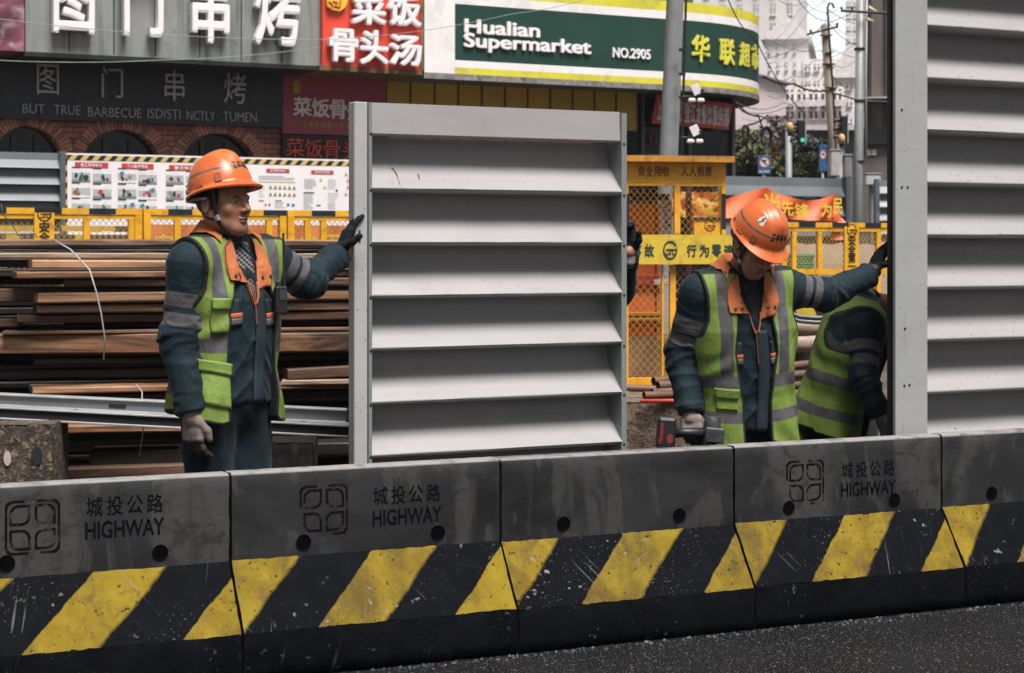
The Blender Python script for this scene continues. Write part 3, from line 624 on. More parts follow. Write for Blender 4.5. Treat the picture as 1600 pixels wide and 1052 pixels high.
# characters round the corner: find their place along the curve from where they stand in the photo
def s_at(u):
    best = None; last = -1e9
    for i in range(0, 700):
        s_ = xg + (SEND - xg) * i / 700; x, y = path(s_); w_ = SF.world(x, y, 4); uu = CU + FPX * w_.x / w_.y
        if uu < last: break
        last = uu
        if best is None or abs(uu - u) < best[0]: best = (abs(uu - u), s_, w_)
    return best[1], best[2]
m = MB()
for ch, u0, u1, v0, v1 in (('华', 1079, 1107, 55, 98), ('联', 1122, 1146, 61, 102), ('超', 1154, 1169, 67, 105), ('市', 1173, 1182.5, 70, 109)):
    sa, wa = s_at(u0); sb, wb = s_at(u1); wy = (wa.y + wb.y) / 2
    text_fit(m, ch, sa, EYE + (HV - v1) / FPX * wy, sb, EYE + (HV - v0) / FPX * wy, -.004, .028, .03, fn=lambda x, y, z: bent(x, y, z))
m.build('lettering', M_ly, SM)
# corner shop below the canopy with its banner
s = thing('dark_corner_shop', 'dark glazed corner shop front under the curved end of the canopy', 'building', FA.M)
x0 = FA.px(998, 200, .2)[0]; x1 = FA.px(1146, 200, .2)[0]; m = MB(); m.box(x0, x1, .2, 3, 0, 5.3); m.build('shop_window', glass_dark('shop_glass', (.010, .012, .016)), s)
m = MB(); zz = FA.px(1070, 243, .1)[1]
for xx in (x0 + .02, (x0 + x1) / 2, x1 - .06): m.box(xx, xx + .06, .14, .198, 0, 5.2)
m.box(x0, x1, .15, .197, zz - .05, zz + .02); m.build('frame', paint('aluminium_frame', (.10, .105, .11), .4), s)
s = thing('red_service_banner', 'slanting red banner with white characters across the corner shop front', 'banner', FA.M)
q = [FA.px(u, v, -.05) for u, v in ((1019, 193), (1139, 203), (1146, 163), (1026, 148))]; m = MB(); G = []
for j in range(7):
    t = j / 6; G.append([(q[3][0] + (q[2][0] - q[3][0]) * i / 12 + (q[0][0] - q[3][0]) * t, -.05 + .02 * math.sin(i * 1.1 + t * 2), (q[3][1] + (q[2][1] - q[3][1]) * i / 12) * (1 - t) + (q[0][1] + (q[1][1] - q[0][1]) * i / 12) * t) for i in range(13)])
m.grid(G, flip=True); m.build('cloth', paint('banner_red', (.75, .12, .06), .6, .2, 1.5), s, True)
m = MB()
for k, ch in enumerate('上海杨浦区登江龙餐饮服务部'):
    t = (k + .5) / 13; u = 1026 + 113 * t; v0 = 156 + 12 * t; fchars(m, [(ch, u - 4.1, v0 - 1, u + 4.1, v0 + 31)], -.08, .03, .01)
m.build('lettering', paint('banner_white', (.85, .80, .80), .6, .1), s)
s = thing('neon_script', 'red neon character hanging in the dark window behind the lamp pole', 'neon sign', FA.M)
m = MB(); fchars(m, [('山', 1014, 205, 1032, 226)], .12, .0, .03); m.build('tube', paint('dim_neon', (.25, .02, .02), .5), s)

# ---------------------------------------------------------------- hoardings behind the site
def hoarding(fr, x0, x1, z0, z1, label, pitch=.22, post=1.2, name='louvred_hoarding', col=(.17, .19, .21)):
    h = thing(name, label, 'hoarding', fr.M); m = MB(); z = z1
    mt = paint('hoarding_grey', col, .45, .15, 2); k = 0
    while z > z0 + .05:
        m.grid([[(x, y, zz) for x in (x0, x1)] for y, zz in ((.06, z), (.05, z - pitch * .45), (-.01, z - pitch * .86), (-.02, z - pitch * .95), (.06, z - pitch * .98))]); z -= pitch
    m.build('blades', mt, h)
    n = max(1, int((x1 - x0) / post))
    for i in range(n + 1):
        p = MB(); xx = x0 + (x1 - x0) * i / n; p.box(xx - .03, xx + .03, -.045, .08, z0, z1 + .02); p.build('post', paint('hoarding_post', tuple(c * .75 for c in col), .45), h)
    return h
HF = Frame(at(300, 385, 21).x, 21, 27.5)
hoarding(HF, HF.px(-60, 280)[0], HF.px(97, 280)[0], 0, HF.px(50, 238)[1], 'dark grey louvred hoarding left of the white safety posters', .185, 1.0, col=(.13, .145, .16))
# poster wall
PW = thing('safety_poster_board', 'long white safety poster board edged with yellow and black hazard tape', 'poster board', HF.M)
x0, x1 = HF.px(97, 280)[0], HF.px(760, 280)[0]; z1 = HF.px(97, 239)[1]; z0 = z1 - 1.35
m = MB(); m.box(x0, x1, 0, .05, z0, z1); m.build('board', paint('poster_white', (.78, .75, .77), .5, .04, 1), PW)
m = MB(); tw = .06
def tape(x0_, z0_, x1_, z1_):
    L = max(x1_ - x0_, z1_ - z0_); hor = (x1_ - x0_) > (z1_ - z0_); n = int(L / .13)
    for k in range(n):
        a, b = k / n, (k + .5) / n; c = (k + 1) / n; sk_ = .05
        for t0, t1, mi in ((a, b, 0), (b, c, 1)):
            if hor: X0, X1 = x0_ + L * t0, x0_ + L * t1; m.quad((X0, -.003, z0_), (X1, -.003, z0_), (X1 + sk_, -.003, z1_), (X0 + sk_, -.003, z1_), mi)
            else: Z0, Z1 = z0_ + L * t0, z0_ + L * t1; m.quad((x0_, -.003, Z0), (x1_, -.003, Z0 + sk_), (x1_, -.003, Z1 + sk_), (x0_, -.003, Z1), mi)
tape(x0, z1 - tw - .02, x1 - .06, z1 - .02); tape(x0, z0, x0 + tw, z1 - .05)
m.build('hazard_tape', [M_black, paint('tape_yellow', (.55, .42, .14), .5, .1)], PW)
PC = [paint('print_' + n_, c, .5, .15, 20) for n_, c in (('red', (.50, .05, .05)), ('grey', (.22, .23, .25)), ('dark', (.035, .04, .05)), ('teal', (.06, .22, .30)), ('pale', (.42, .46, .47)), ('green', (.06, .22, .10)), ('maroon', (.20, .03, .05)), ('yellow', (.50, .45, .16)), ('white', (.75, .73, .74)))]
def blob(mb, x, z, rx, rz, mi, y, rn, n=9): mb.add([(x + rx * math.cos(k * 6.283 / n) * rn.uniform(.6, 1.15), y, z + rz * math.sin(k * 6.283 / n) * rn.uniform(.6, 1.15)) for k in range(n)], [tuple(range(n))[::-1]], mi)
def bar(mb, u0, v0, u1, v1, mi, y=-.004):
    x0, za = HF.px(u0, v0); x1, zb = HF.px(u1, v0 + (v1 - v0)); um = (u0 + u1) / 2; zt2 = HF.px(um, v0)[1]; zb2 = HF.px(um, v1)[1]; mb.quad((x0, y, zb2), (x1, y, zb2), (x1, y, zt2), (x0, y, zt2), mi); return x0, x1, zb2, zt2
def pictures(u0, v0, cols, rows, seed, w, h, gu, gv, slope):
    rn = random.Random(seed)
    for r_ in range(rows):
        for c_ in range(cols):
            m = MB(); u = u0 + c_ * gu; v = v0 + r_ * gv + (c_ * gu) * slope; X0, X1, Z0, Z1 = bar(m, u, v, u + w, v + h, 4)
            bar(m, u, v - 3.4, u + w * .45, v - 1.6, 2, -.0045)
            W, H = X1 - X0, Z1 - Z0; bar(m, u, v + h * .82, u + w, v + h, rn.choice((1, 1, 8)), -.005); bar(m, u, v, u + w, v + h * .3, 8, -.005)
            for k in range(rn.randint(3, 5)):
                cx = X0 + W * rn.uniform(.2, .8); cz = Z0 + H * rn.uniform(.2, .55); mi = rn.choice((0, 1, 2, 2, 6, 1))
                blob(m, cx, cz, W * rn.uniform(.06, .16), H * rn.uniform(.12, .28), mi, -.0055 - k * .0004, rn)
            if rn.random() < .4: cx = X0 + W * rn.choice((.22, .78)); blob(m, cx, Z0 + H * .74, W * .14, H * .2, 3, -.008, random.Random(1), 14)
            if rn.random() < .6: cx = X0 + W * rn.uniform(.3, .7); m.box(cx - W * .05, cx + W * .05, -.0085, -.008, Z0 + H * .15, Z0 + H * .75, rn.choice((6, 2, 5)))
            m.build('picture', PC, PW)
def header(u0, u1, v, txt, h=8.5, mi=0):
    m = MB(); X0, X1, Z0, Z1 = bar(m, u0, v, u1, v + h, mi); w_ = (X1 - X0) * .66; m2 = MB()
    m.build('heading_bar', PC, PW); cw = w_ / len(txt)
    for k, ch in enumerate(txt): text_fit(m2, ch, X0 + (X1 - X0) * .17 + k * cw, Z0 + (Z1 - Z0) * .2, X0 + (X1 - X0) * .17 + k * cw + cw * .85, Z1 - (Z1 - Z0) * .18, -.006, .02, .002)
    m2.build('lettering', PC[8], PW)
header(117, 169, 254, '施工现场安全'); pictures(112, 264, 2, 3, 3, 29, 20.5, 33, 24.3, .055)
header(190, 240, 256, '个人防护用品'); pictures(184, 266, 2, 3, 5, 29, 20, 32, 24.3, .055)
header(264, 312, 258.5, '警示标志'); pictures(259, 268.5, 2, 3, 8, 28, 19.5, 31, 24, .055)
header(416, 452, 264, '施工现场安全标志', 6); header(486, 521, 266.5, '现场安全须知', 6)
def lines(u0, u1, v0, v1, n, seed, mi=1, w=.8):
    m = MB(); rn = random.Random(seed)
    for k in range(n): v = v0 + (v1 - v0) * k / max(1, n - 1); bar(m, u0, v, u0 + (u1 - u0) * rn.uniform(.6, 1), v + w, mi, -.0042)
    m.build('printed_lines', PC, PW)
lines(404, 464, 275, 280, 3, 1, 4); lines(404, 414, 291, 306, 5, 2, 4); lines(475, 498, 280, 294, 7, 3, 4); lines(512, 530, 281, 294, 5, 4, 4); lines(474, 490, 304, 326, 10, 5, 4); lines(512, 530, 302, 312, 4, 6, 4); lines(512, 528, 316, 326, 5, 7, 4); lines(429, 447, 316, 324, 4, 9, 4)
m = MB()
for r_ in range(2):
    for c_ in range(6):
        u, v = 422.5 + c_ * 7.4, 292 + r_ * 11 + c_ * .2; p = [HF.px(u - 3, v + 3.2), HF.px(u + 3, v + 3.2), HF.px(u, v - 3.5)]; m.add([(a[0], -.0045, a[1]) for a in p], [(0, 1, 2)], 7)
        p = [HF.px(u - 1.5, v + 2.2), HF.px(u + 1.5, v + 2.2), HF.px(u, v - 1.5)]; m.add([(a[0], -.0055, a[1]) for a in p], [(0, 1, 2)], 2)
m.build('warning_triangles', PC, PW)
m = MB(); rn = random.Random(4)
for u, v, r_, mi in ((450, 320, .022, 3), (458, 320.5, .022, 3), (415, 320, .016, 0), (421, 320, .016, 0), (501, 281, .02, 7), (507, 293, .02, 7), (526, 298, .016, 2)): x, z = HF.px(u, v); blob(m, x, z, r_, r_, mi, -.0047, rn, 12)
bar(m, 474, 300, 491, 302.5, 5); bar(m, 494, 320, 501, 322, 5); bar(m, 404, 284, 462, 285, 7); bar(m, 404, 313, 412, 314.4, 0); bar(m, 430, 313, 440, 314.4, 3)
for u, v in ((540, 273), (543, 283), (543, 293), (540, 304)): x, z = HF.px(u, v); m.add([(x - .02, -.0045, z - .025), (x - .012, -.0045, z - .025), (x, -.0045, z), (x + .022, -.0045, z - .02), (x + .026, -.0045, z - .012), (x + .004, -.0045, z + .012), (x, -.0045, z + .05), (x - .006, -.0045, z)], [(0, 1, 2, 7), (2, 3, 4, 5), (2, 5, 6, 7)], 0)
m.build('printed_marks', PC, PW)
# grey hoarding on the right with two planes
GF = Frame(at(1230, 385, 27).x, 27, 27.5)
h1 = hoarding(GF, GF.px(1120, 300)[0], GF.px(1322, 300)[0], 0, GF.px(1230, 277)[1], 'blue grey louvred hoarding behind the red slogan banner', .30, 1.9, col=(.15, .17, .19))
G2 = Frame(GF.world(GF.px(1326, 300)[0], -.6, 0).x, GF.world(GF.px(1326, 300)[0], -.6, 0).y, 5)
hoarding(G2, 0.05, G2.px(1400, 300)[0] + 2, 0, G2.px(1340, 282)[1], 'paler louvred hoarding right of the slogan banner, next to the steel column', .205, .55, col=(.26, .28, .29))
# ---------------------------------------------------------------- yellow site fences
FF = Frame(at(300, 385, 17).x, 17, 27.5)
def diamonds(mb, x0, x1, z0, z1, y, p=.055, w=.0026, mi=0):
    """expanded metal: two families of slanting wires clipped to the opening"""
    L = x1 - x0; H = z1 - z0; k = 1.15
    n = int((L + H / k) / p) + 2
    for s in (1, -1):
        for i in range(n):
            c = x0 - (H / k if s == 1 else 0) + i * p
            pts = []
            for zz in (z0, z1):
                pts.append((c + s * (zz - z0) / k, zz))
            (xa, za), (xb, zb) = pts
            def clip(X):
                t = (X - xa) / (xb - xa); return za + t * (zb - za)
            lo, hi = min(xa, xb), max(xa, xb)
            if hi < x0 or lo > x1: continue
            P = []
            for X, Z in pts:
                if X < x0: X, Z = x0, clip(x0)
                elif X > x1: X, Z = x1, clip(x1)
                P.append((X, Z))
            (xa, za), (xb, zb) = P
            d = math.hypot(xb - xa, zb - za)
            if d < .01: continue
            nx, nz = -(zb - za) / d * w, (xb - xa) / d * w; yy = y + s * .002
            mb.add([(xa - nx, yy, za - nz), (xb - nx, yy, zb - nz), (xb + nx, yy, zb + nz), (xa + nx, yy, za + nz)], [(0, 1, 2, 3)], mi)
M_wire = paint('yellow_wire', (.50, .27, .03), .5, .2, 8)
def emblem(mb, cx, cz, r, y, w=.18, mi=0, aspect=1.0):
    """open ring with three angular strokes inside"""
    n = 28
    for k in range(n):
        a0, a1 = 6.283 * k / n, 6.283 * (k + 1) / n
        if 0.0 < a0 < .42: continue
        P = [(cx + aspect * q * math.cos(a), y, cz + q * math.sin(a)) for a, q in ((a0, r), (a0, r * (1 - w)), (a1, r * (1 - w)), (a1, r))]; mb.add(P, [(0, 1, 2, 3)], mi)
    def b(x0, z0, x1, z1): mb.quad((cx + aspect * r * x0, y, cz + r * z0), (cx + aspect * r * x1, y, cz + r * z0), (cx + aspect * r * x1, y, cz + r * z1), (cx + aspect * r * x0, y, cz + r * z1), mi)
    b(-.55, -.05, .95, .12); b(-.08, -.5, .1, -.05); b(-.6, -.5, .1, -.36); b(.25, -.5, .4, .12); b(.4, -.5, .9, -.36); b(.75, -.36, .9, -.1)
def fence(u0, u1, label, sign=None, sub=(), zt=None, zb=1.12):
    x0, x1 = FF.px(u0, 330)[0], FF.px(u1, 330)[0]; f = thing('yellow_site_fence', label, 'fence', FF.M @ Matrix.Translation((x0, 0, 0)), 'yellow site fence panels'); L = x1 - x0; zt = zt or 1.80
    m = MB(); n = max(3, int(L / .22))
    for k in range(n): m.box(L * k / n, L * (k + 1) / n, -.03, .03, zt - .055, zt, k % 2)
    m.build('top_rail', [M_yellow, M_black], f)
    for xx in (.035, L - .035): m = MB(); m.box(xx - .034, xx + .033, -.035, .035, 0, zt - .0555); m.build('post', M_yellow, f)
    for za, zc in ((zt - .10, zt - .057), (zb, zb + .06), (.25, .31)): m = MB(); m.box(.07, L - .07, -.02, .02, za, zc); m.build('rail', M_yellow, f)
    m = MB(); diamonds(m, .07, L - .07, zb + .06, zt - .10, .0); m.build('wire_mesh', M_wire, f); m = MB(); diamonds(m, .07, L - .07, .31, zb, .0, .075); m.build('wire_mesh', M_wire, f)
    for u in sub: xx = FF.px(u, 350)[0] - x0; m = MB(); m.box(xx - .03, xx + .03, -.018, .022, .31, zt - .1); m.build('upright', M_yellow, f)
    if sign:
        ua, ub, vs = sign; xa, xb = FF.px(ua, 350)[0] - x0, FF.px(ub, 350)[0] - x0; m = MB(); m.box(xa, xb, -.045, -.022, zb + .02, zt - .045); sg = m.build('sign_plate', M_yellow, f); m = MB()
        cx = (xa + xb) / 2; w_ = (xb - xa) * .27
        for k, v in enumerate(vs):
            z = FF.px((ua + ub) / 2, v, -.045)[1]
            if k == 0: emblem(m, cx, z, w_ * 1.35, -.048)
            else: text_fit(m, '安全第一'[k - 1], cx - w_, z - w_ * (1.0 if k < 4 else .15), cx + w_, z + w_ * (1.0 if k < 4 else .15), -.046, .035, .002)
        m.build('lettering', M_black, sg)
    return f
fence(-80, 221, 'yellow mesh fence panel with an emblem and safety lettering post, at the left edge', (52, 83, (335, 355, 371, 387, 400)), (135, 205))
fence(223, 446, 'yellow mesh fence panel right behind the left worker', None, (277, 420))
fence(448, 700, 'yellow mesh fence panel half hidden by the free standing louvred panel', None, (480, 505))
fence(1219, 1520, 'yellow mesh fence panel with safety lettering post, behind the outstretched arm', (1316, 1338, (360, 376, 390, 404, 416)), (1240, 1280, 1372), zt=1.72, zb=1.13)
# things seen through the left mesh
F2 = Frame(at(300, 385, 19).x, 19, 27.5)
s = thing('slogan_netting', 'orange slogan cloth with yellow lettering seen through the left yellow mesh fence', 'banner', F2.M)
x0, x1 = F2.px(225, 350)[0], F2.px(600, 350)[0]; m = MB(); m.grid([[(x0 + (x1 - x0) * i / 30, .03 * math.sin(i * 1.3 + j), z) for i in range(31)] for j, z in enumerate((1.68, 1.55, 1.42, 1.30))], flip=True); m.build('cloth', paint('faded_orange_cloth', (.52, .15, .05), .7, .25, 3), s, True)
m = MB()
for k, ch in enumerate('安全生产文明施工质量'): text_fit(m, ch, x0 + .1 + k * .27, 1.38, x0 + .30 + k * .27, 1.58, -.05, .02, .004)
m.build('lettering', paint('cloth_yellow', (.60, .40, .04), .6), s)
s = thing('barrier_rail_stack', 'black and yellow rails stacked behind the left fence panel', 'rail stack', F2.M); xa = F2.px(-80, 350)[0]; xb = F2.px(222, 350)[0]
for k, (z, mt) in enumerate(((1.63, 1), (1.54, 0), (1.47, 0), (1.40, 1), (1.33, 0), (1.27, 1))):
    m = MB(); n = 14; rn = random.Random(k)
    for i in range(n): m.box(xa + (xb - xa) * i / n, xa + (xb - xa) * (i + .98) / n, 0, .06, z - .03 + rn.uniform(-.008, .008), z + .03, (mt + (1 if rn.random() < .3 else 0)) % 2)
    m.build('rail', [paint('brown_rail', (.06, .045, .035), .7), paint('ochre_rail', (.48, .32, .06), .6)], s)
s = thing('teal_debris_net', 'folded teal debris netting behind the timber stack', 'net', F2.M)
m = MB(); rn = random.Random(5); xb = F2.px(620, 380)[0]; G = []
for j in range(5): G.append([(xa + (xb - xa) * i / 60, -.25 + .05 * rn.uniform(-1, 1) + (.04 if j else .1), 1.47 - .045 * j + rn.uniform(-.012, .012)) for i in range(61)])
m.grid(G, flip=True); m.build('net', paint('teal_net', (.05, .26, .20), .8, .5, 14, bump=.6, bsc=40), s, True)
# green net roll right
s = thing('green_net_roll', 'roll of green netting standing behind the right mesh fence', 'net', at(1246, 430, 22)); m = MB()
for k in range(9): z = .10 - .032 * k; m.tube([(-.20 + .012 * (k % 2), 0, z + .13), (0, -.05, z + .135), (.20 - .012 * (k % 3), 0, z + .13)], .024, 8)
m.bbox(-.2, .2, 0, .2, -.25, .26, .05); m.build('net', paint('green_net', (.012, .17, .10), .7, .5, 30, bump=.6, bsc=60), s, True)
# brown sheeting behind right fence
s = thing('tarpaulin_heap', 'heap of brown grey sheeting behind the right mesh fence', 'tarpaulin', at(1320, 430, 24)); m = MB(); rn = random.Random(3)
for zc, yy, mt in ((.30, .6, 0), (-.05, 0, 0)):
    m.grid([[(-.9 + 1.9 * i / 16, yy - .3 * math.sin(j / 4 * 1.57) + rn.uniform(-.03, .03), zc + .12 - .12 * j + rn.uniform(-.02, .02)) for i in range(17)] for j in range(6)], flip=True)
m.build('sheet', paint('brown_sheet', (.22, .17, .125), .8, .35, 3), s, True)
# ---------------------------------------------------------------- red slogan banner tied on the right
BF = Frame(at(1220, 385, 23.2).x, 23.2, 27.5)
s = thing('slogan_banner', 'sagging orange red slogan banner with yellow characters tied in front of the grey hoarding', 'banner', BF.M)
top = [(1120, 318), (1150, 306), (1180, 297), (1199, 293), (1215, 303), (1235, 309), (1260, 314), (1280, 312), (1297, 306), (1311, 302)]; bot = [(1120, 342), (1150, 340), (1180, 340), (1199, 340), (1215, 341), (1235, 342), (1260, 345), (1280, 345), (1297, 345), (1312, 347)]
m = MB(); G = []
for j in range(8):
    t = j / 7; row = []
    for i in range(37):
        q = i / 36 * 9; k = min(8, int(q)); f = q - k
        tu = top[k][0] * (1 - f) + top[k + 1][0] * f; tv = top[k][1] * (1 - f) + top[k + 1][1] * f; bv = bot[k][1] * (1 - f) + bot[k + 1][1] * f
        y = .06 * math.sin(i * .55 + t * 3) * (.4 + t); x, z = BF.px(tu, tv + (bv - tv) * t, 0); row.append((x, y, z))
    G.append(row)
m.grid(G, flip=True); m.build('cloth', paint('slogan_red', (.74, .13, .04), .6, .15, 2), s, True)
m = MB()
for ch, u0, u1, v0, v1 in (('当', 1188, 1212, 302, 335), ('先', 1214, 1234, 313, 338), ('锋', 1236, 1258, 318, 343), ('为', 1277, 1293, 316, 340), ('民', 1296, 1310, 310, 336)):
    x0, z0 = BF.px(u0, (v0 + v1) / 2); x1, _ = BF.px(u1, (v0 + v1) / 2); text_fit(m, ch, x0, BF.px((u0 + u1) / 2, v1)[1], x1, BF.px((u0 + u1) / 2, v0)[1], -.08, .018, .006)
m.build('lettering', paint('slogan_yellow', (.70, .50, .05), .6), s)
m = MB(); G = []
for j in range(8): G.append([(BF.px(1300 + 2 * math.sin(j) + k * 9, 340 + j * 5)[0], .05 * math.sin(j * 1.2 + k), BF.px(1300, 340 + j * 5)[1]) for k in range(3)])
m.grid(G, flip=True); m.build('hanging_end', paint('slogan_red', (.74, .13, .04)), s, True)
# ---------------------------------------------------------------- electrical cage
CF = Frame(at(1055, 385, 14.8).x, 14.8, 12)
CG = thing('electrical_cage', 'yellow mesh cage round an electrical cabinet, with a rusty roof and safety lettering', 'equipment cage', CF.M)
def cb(mb, u0, v0, u1, v1, y0, y1, mi=0):
    vm, um = (v0 + v1) / 2, (u0 + u1) / 2; x0, x1 = CF.px(u0, vm, y0)[0], CF.px(u1, vm, y0)[0]; mb.box(x0, x1, y0, y1, CF.px(um, v1, y0)[1], CF.px(um, v0, y0)[1], mi); return x0, x1
M_cage = paint('cage_orange_yellow', (.80, .38, .026), .5, .12, 3, dirt=(.25, .09, .02), dsc=7, damt=.5)
m = MB(); xl, xr = CF.px(905, 400)[0], CF.px(1134, 400)[0]; cb(m, 900, 243, 1148, 252.5, -.12, .45); m.build('roof', paint('rusty_yellow_roof', (.55, .24, .03), .6, .3, 3, dirt=(.13, .045, .02), dsc=6, damt=.9), CG)
m = MB(); cb(m, 905, 253, 1134, 285, -.01, .02); h = m.build('header_sign', M_cage, CG)
m = MB()
for k, ch in enumerate('安全用电人人有责'): u = 997 + k * 12.4 + (18 if k > 3 else 0); x0 = CF.px(u, 267, -.01)[0]; x1 = CF.px(u + 10.8, 267, -.01)[0]; text_fit(m, ch, x0, CF.px(u, 275.5, -.01)[1], x1, CF.px(u, 260, -.01)[1], -.011, .006, .004)
m.build('lettering', paint('brown_red_lettering', (.16, .03, .012), .6), h)
def post(u0, u1, v0, v1, y0=-.015, y1=.03, nm='post', mt=M_cage): m = MB(); cb(m, u0, v0, u1, v1, y0, y1); return m.build(nm, mt, CG)
post(975, 982, 285.5, 655); post(1128, 1134, 285.5, 655); post(1054, 1063, 291, 366, -.012, .025, 'door_stile'); post(982.3, 1127.7, 286, 291, -.01, .025, 'rail'); post(905, 910, 285.5, 655)
post(1047, 1056, 414, 590, -.012, .025, 'door_stile'); post(1034, 1037, 414, 592, -.011, .02, 'door_stile', M_yellow); post(1127.8, 1134.2, 303, 358, -.018, -.0152, 'stripe', M_black); post(975, 983, 303, 358, -.018, -.0152, 'stripe', M_black)
for y in (1.0,):
    for u in (905, 1125): post(u, u + 8, 285.5, 655, y, y + .05, 'rear_post')
m = MB(); z0, z1, z2 = CF.px(1055, 590)[1], CF.px(1055, 414)[1], CF.px(1055, 367)[1]; z3 = CF.px(1055, 291)[1]
diamonds(m, CF.px(983, 400)[0], CF.px(1127, 400)[0], z2, z3, .005, .055, .0016); diamonds(m, CF.px(910, 500)[0], CF.px(1127, 500)[0], z0, z1, .005, .062, .002); m.build('wire_mesh', M_wire, CG)
post(905, 1134, 590, 604, -.012, .03, 'kick_plate')
m = MB(); cb(m, 960, 367, 1160, 413, -.07, -.05); b = m.build('slogan_plate', paint('worn_yellow_plate', (.66, .47, .045), .5, .2, 2.5, dirt=(.12, .11, .03), dsc=5, damt=.7), CG)
m = MB()
for ch, u in (('零', 965), ('事', 987), ('故', 1007), ('行', 1073), ('为', 1093), ('零', 1112), ('违', 1131)): text_fit(m, ch, CF.px(u, 391, -.07)[0], CF.px(u, 401.5, -.07)[1], CF.px(u + 15, 391, -.07)[0], CF.px(u, 382, -.07)[1], -.0705, .026, .004)
cx, cz = CF.px(1047, 391, -.07); emblem(m, cx, cz, .078, -.0745, .2, aspect=.78); m.build('lettering', paint('dark_teal_lettering', (.012, .035, .035), .6), b)
# inside the cage
s = thing('distribution_cabinet', 'orange red electrical cabinet standing inside the yellow cage', 'cabinet', CF.M)
m = MB(); cb(m, 950, 318, 1031, 600, .35, .8); m.build('housing', paint('cabinet_orange', (.75, .17, .06), .5, .15, 2), s)
m = MB(); cb(m, 945, 303, 1046, 312, .30, .85); m.build('rain_hood', paint('hood_brown', (.07, .035, .025), .6), s)
m = MB(); cb(m, 1032, 312, 1050, 366, .34, .346); nb = m.build('notice', paint('notice_paper', (.55, .54, .55), .6), s); m = MB(); rn = random.Random(2)
for k in range(9): a_ = 1034 + rn.uniform(0, 7); cb(m, a_, 318 + k * 4.6, a_ + rn.uniform(4, 8), 321 + k * 4.6, .336, .3385, rn.choice((0, 1)))
m.build('printing', [M_black, paint('notice_blue', (.04, .10, .30), .5)], nb)
m = MB(); cb(m, 1024, 318, 1026, 600, .345, .349); m.build('door_gap', M_dark, s)
post(1074, 1081, 285.5, 655, .6, .65, 'inner_post', paint('dark_rust_post', (.10, .035, .02), .7))
s = thing('cable_box', 'yellow box with an emblem at the back of the cage', 'box', CF.M); m = MB(); cb(m, 1085, 340, 1128, 372, .9, 1.0); m.build('body', M_cage, s); m = MB(); cx, cz = CF.px(1109, 353, .9); emblem(m, cx, cz, .05, .897); m.build('emblem', M_black, s); m = MB(); cb(m, 1085, 340, 1128, 344, .89, .899); m.build('stripe', M_black, s)
s = thing('red_bag', 'red and orange sack piled at the back of the cage', 'sack', CF.M); m = MB(); rn = random.Random(9)
G = [[CF.px(1050 + 80 * i / 12, 300 + 38 * j / 6, 1.05)[0] for i in range(13)] for j in range(7)]
m.grid([[(G[j][i], 1.05 + rn.uniform(-.03, .03), CF.px(1090, 300 + 40 * j / 6, 1.05)[1]) for i in range(13)] for j in range(7)], flip=True); a = Mat('orange_yellow_sack', .6); n = a.noise((9, 9, 14), 4); a.color(a.mix(a.ramp(n, .48, .56), (.45, .10, .03), (.62, .42, .08))); m.build('cloth', a.m, s, True)
for (u0, v0, u1, v1, y, c, nm, lb) in ((960, 430, 1030, 446, .30, (.42, .05, .03), 'red_bar', 'red bar lying across the lower part of the cage'), (1022, 437, 1045, 446, .29, (.6, .58, .58), 'white_tag', 'white plastic tag beside the red bar in the cage'), (960, 488, 1036, 494.5, .3, (.58, .27, .03), 'yellow_channel', 'upper yellow channel in the cage'), (960, 497, 1036, 503, .27, (.55, .26, .03), 'yellow_channel', 'lower yellow channel in the cage'), (960, 504, 1036, 590, .7, (.02, .018, .018), 'dark_crate', 'dark crate in the bottom of the cage')):
    s = thing(nm, lb, nm.split('_')[1], CF.M); m = MB(); x0 = CF.px(u0, v0, y)[0]; x1 = CF.px(u1, v0, y)[0]; m.bbox(x0, x1, y, y + .1, CF.px(1000, v1, y)[1], CF.px(1000, v0, y)[1], .008); m.build('body', paint(nm + '_paint', c, .6, .3, 6), s)
WB = thing('timber_block', 'pale squared timber lying on the ground inside the cage front', 'timber', CF.M); m = MB(); x0, x1 = CF.px(940, 560, .35)[0], CF.px(1060, 560, .35)[0]; m.bbox(x0, x1, .33, .7, CF.px(1000, 592, .33)[1], CF.px(1000, 525, .33)[1], .02); m.build('body', paint('pale_timber', (.30, .19, .12), .8, .4, 3, dirt=(.12, .07, .045), dsc=2, damt=.6), WB)
# ---------------------------------------------------------------- timber stack
def wood_mat(name, dark, mid, lite, wet=.5):
    a = Mat(name, .62); g_ = a.noise((1.1, 6, 6), 7, .7, .8); g2 = a.noise((2.5, 34, 34), 5, .65, .6); b = a.noise((1.5, 5, 9), 6, .7, .8)
    c = a.mix(a.ramp(g_, .3, .7), dark, mid); c = a.mix(a.ramp(g2, .5, .8, 0, .5), c, lite); c = a.mix(a.ramp(b, .46, .62, 0, wet), c, tuple(x * .18 for x in dark)); c = a.mix(a.ramp(a.noise((.9, 3, 14), 4), .55, .68, 0, .7), c, tuple(min(1, x * 1.5) for x in lite))
    k = N(a.t, 'ShaderNodeTexVoronoi'); k.inputs['Scale'].default_value = 1; a.L(a.scaled((3.5, 9, 9)), k.inputs['Vector']); kn = a.math('MULTIPLY', a.ramp(k.outputs['Distance'], .14, .08), a.ramp(a.sep(k.outputs['Color'])[0], .62, .66)); c = a.mix(kn, c, (.018, .010, .007))
    a.color(c); a.bump(a.math('ADD', g_, a.math('MULTIPLY', g2, .5)), .6, .008); return a.m
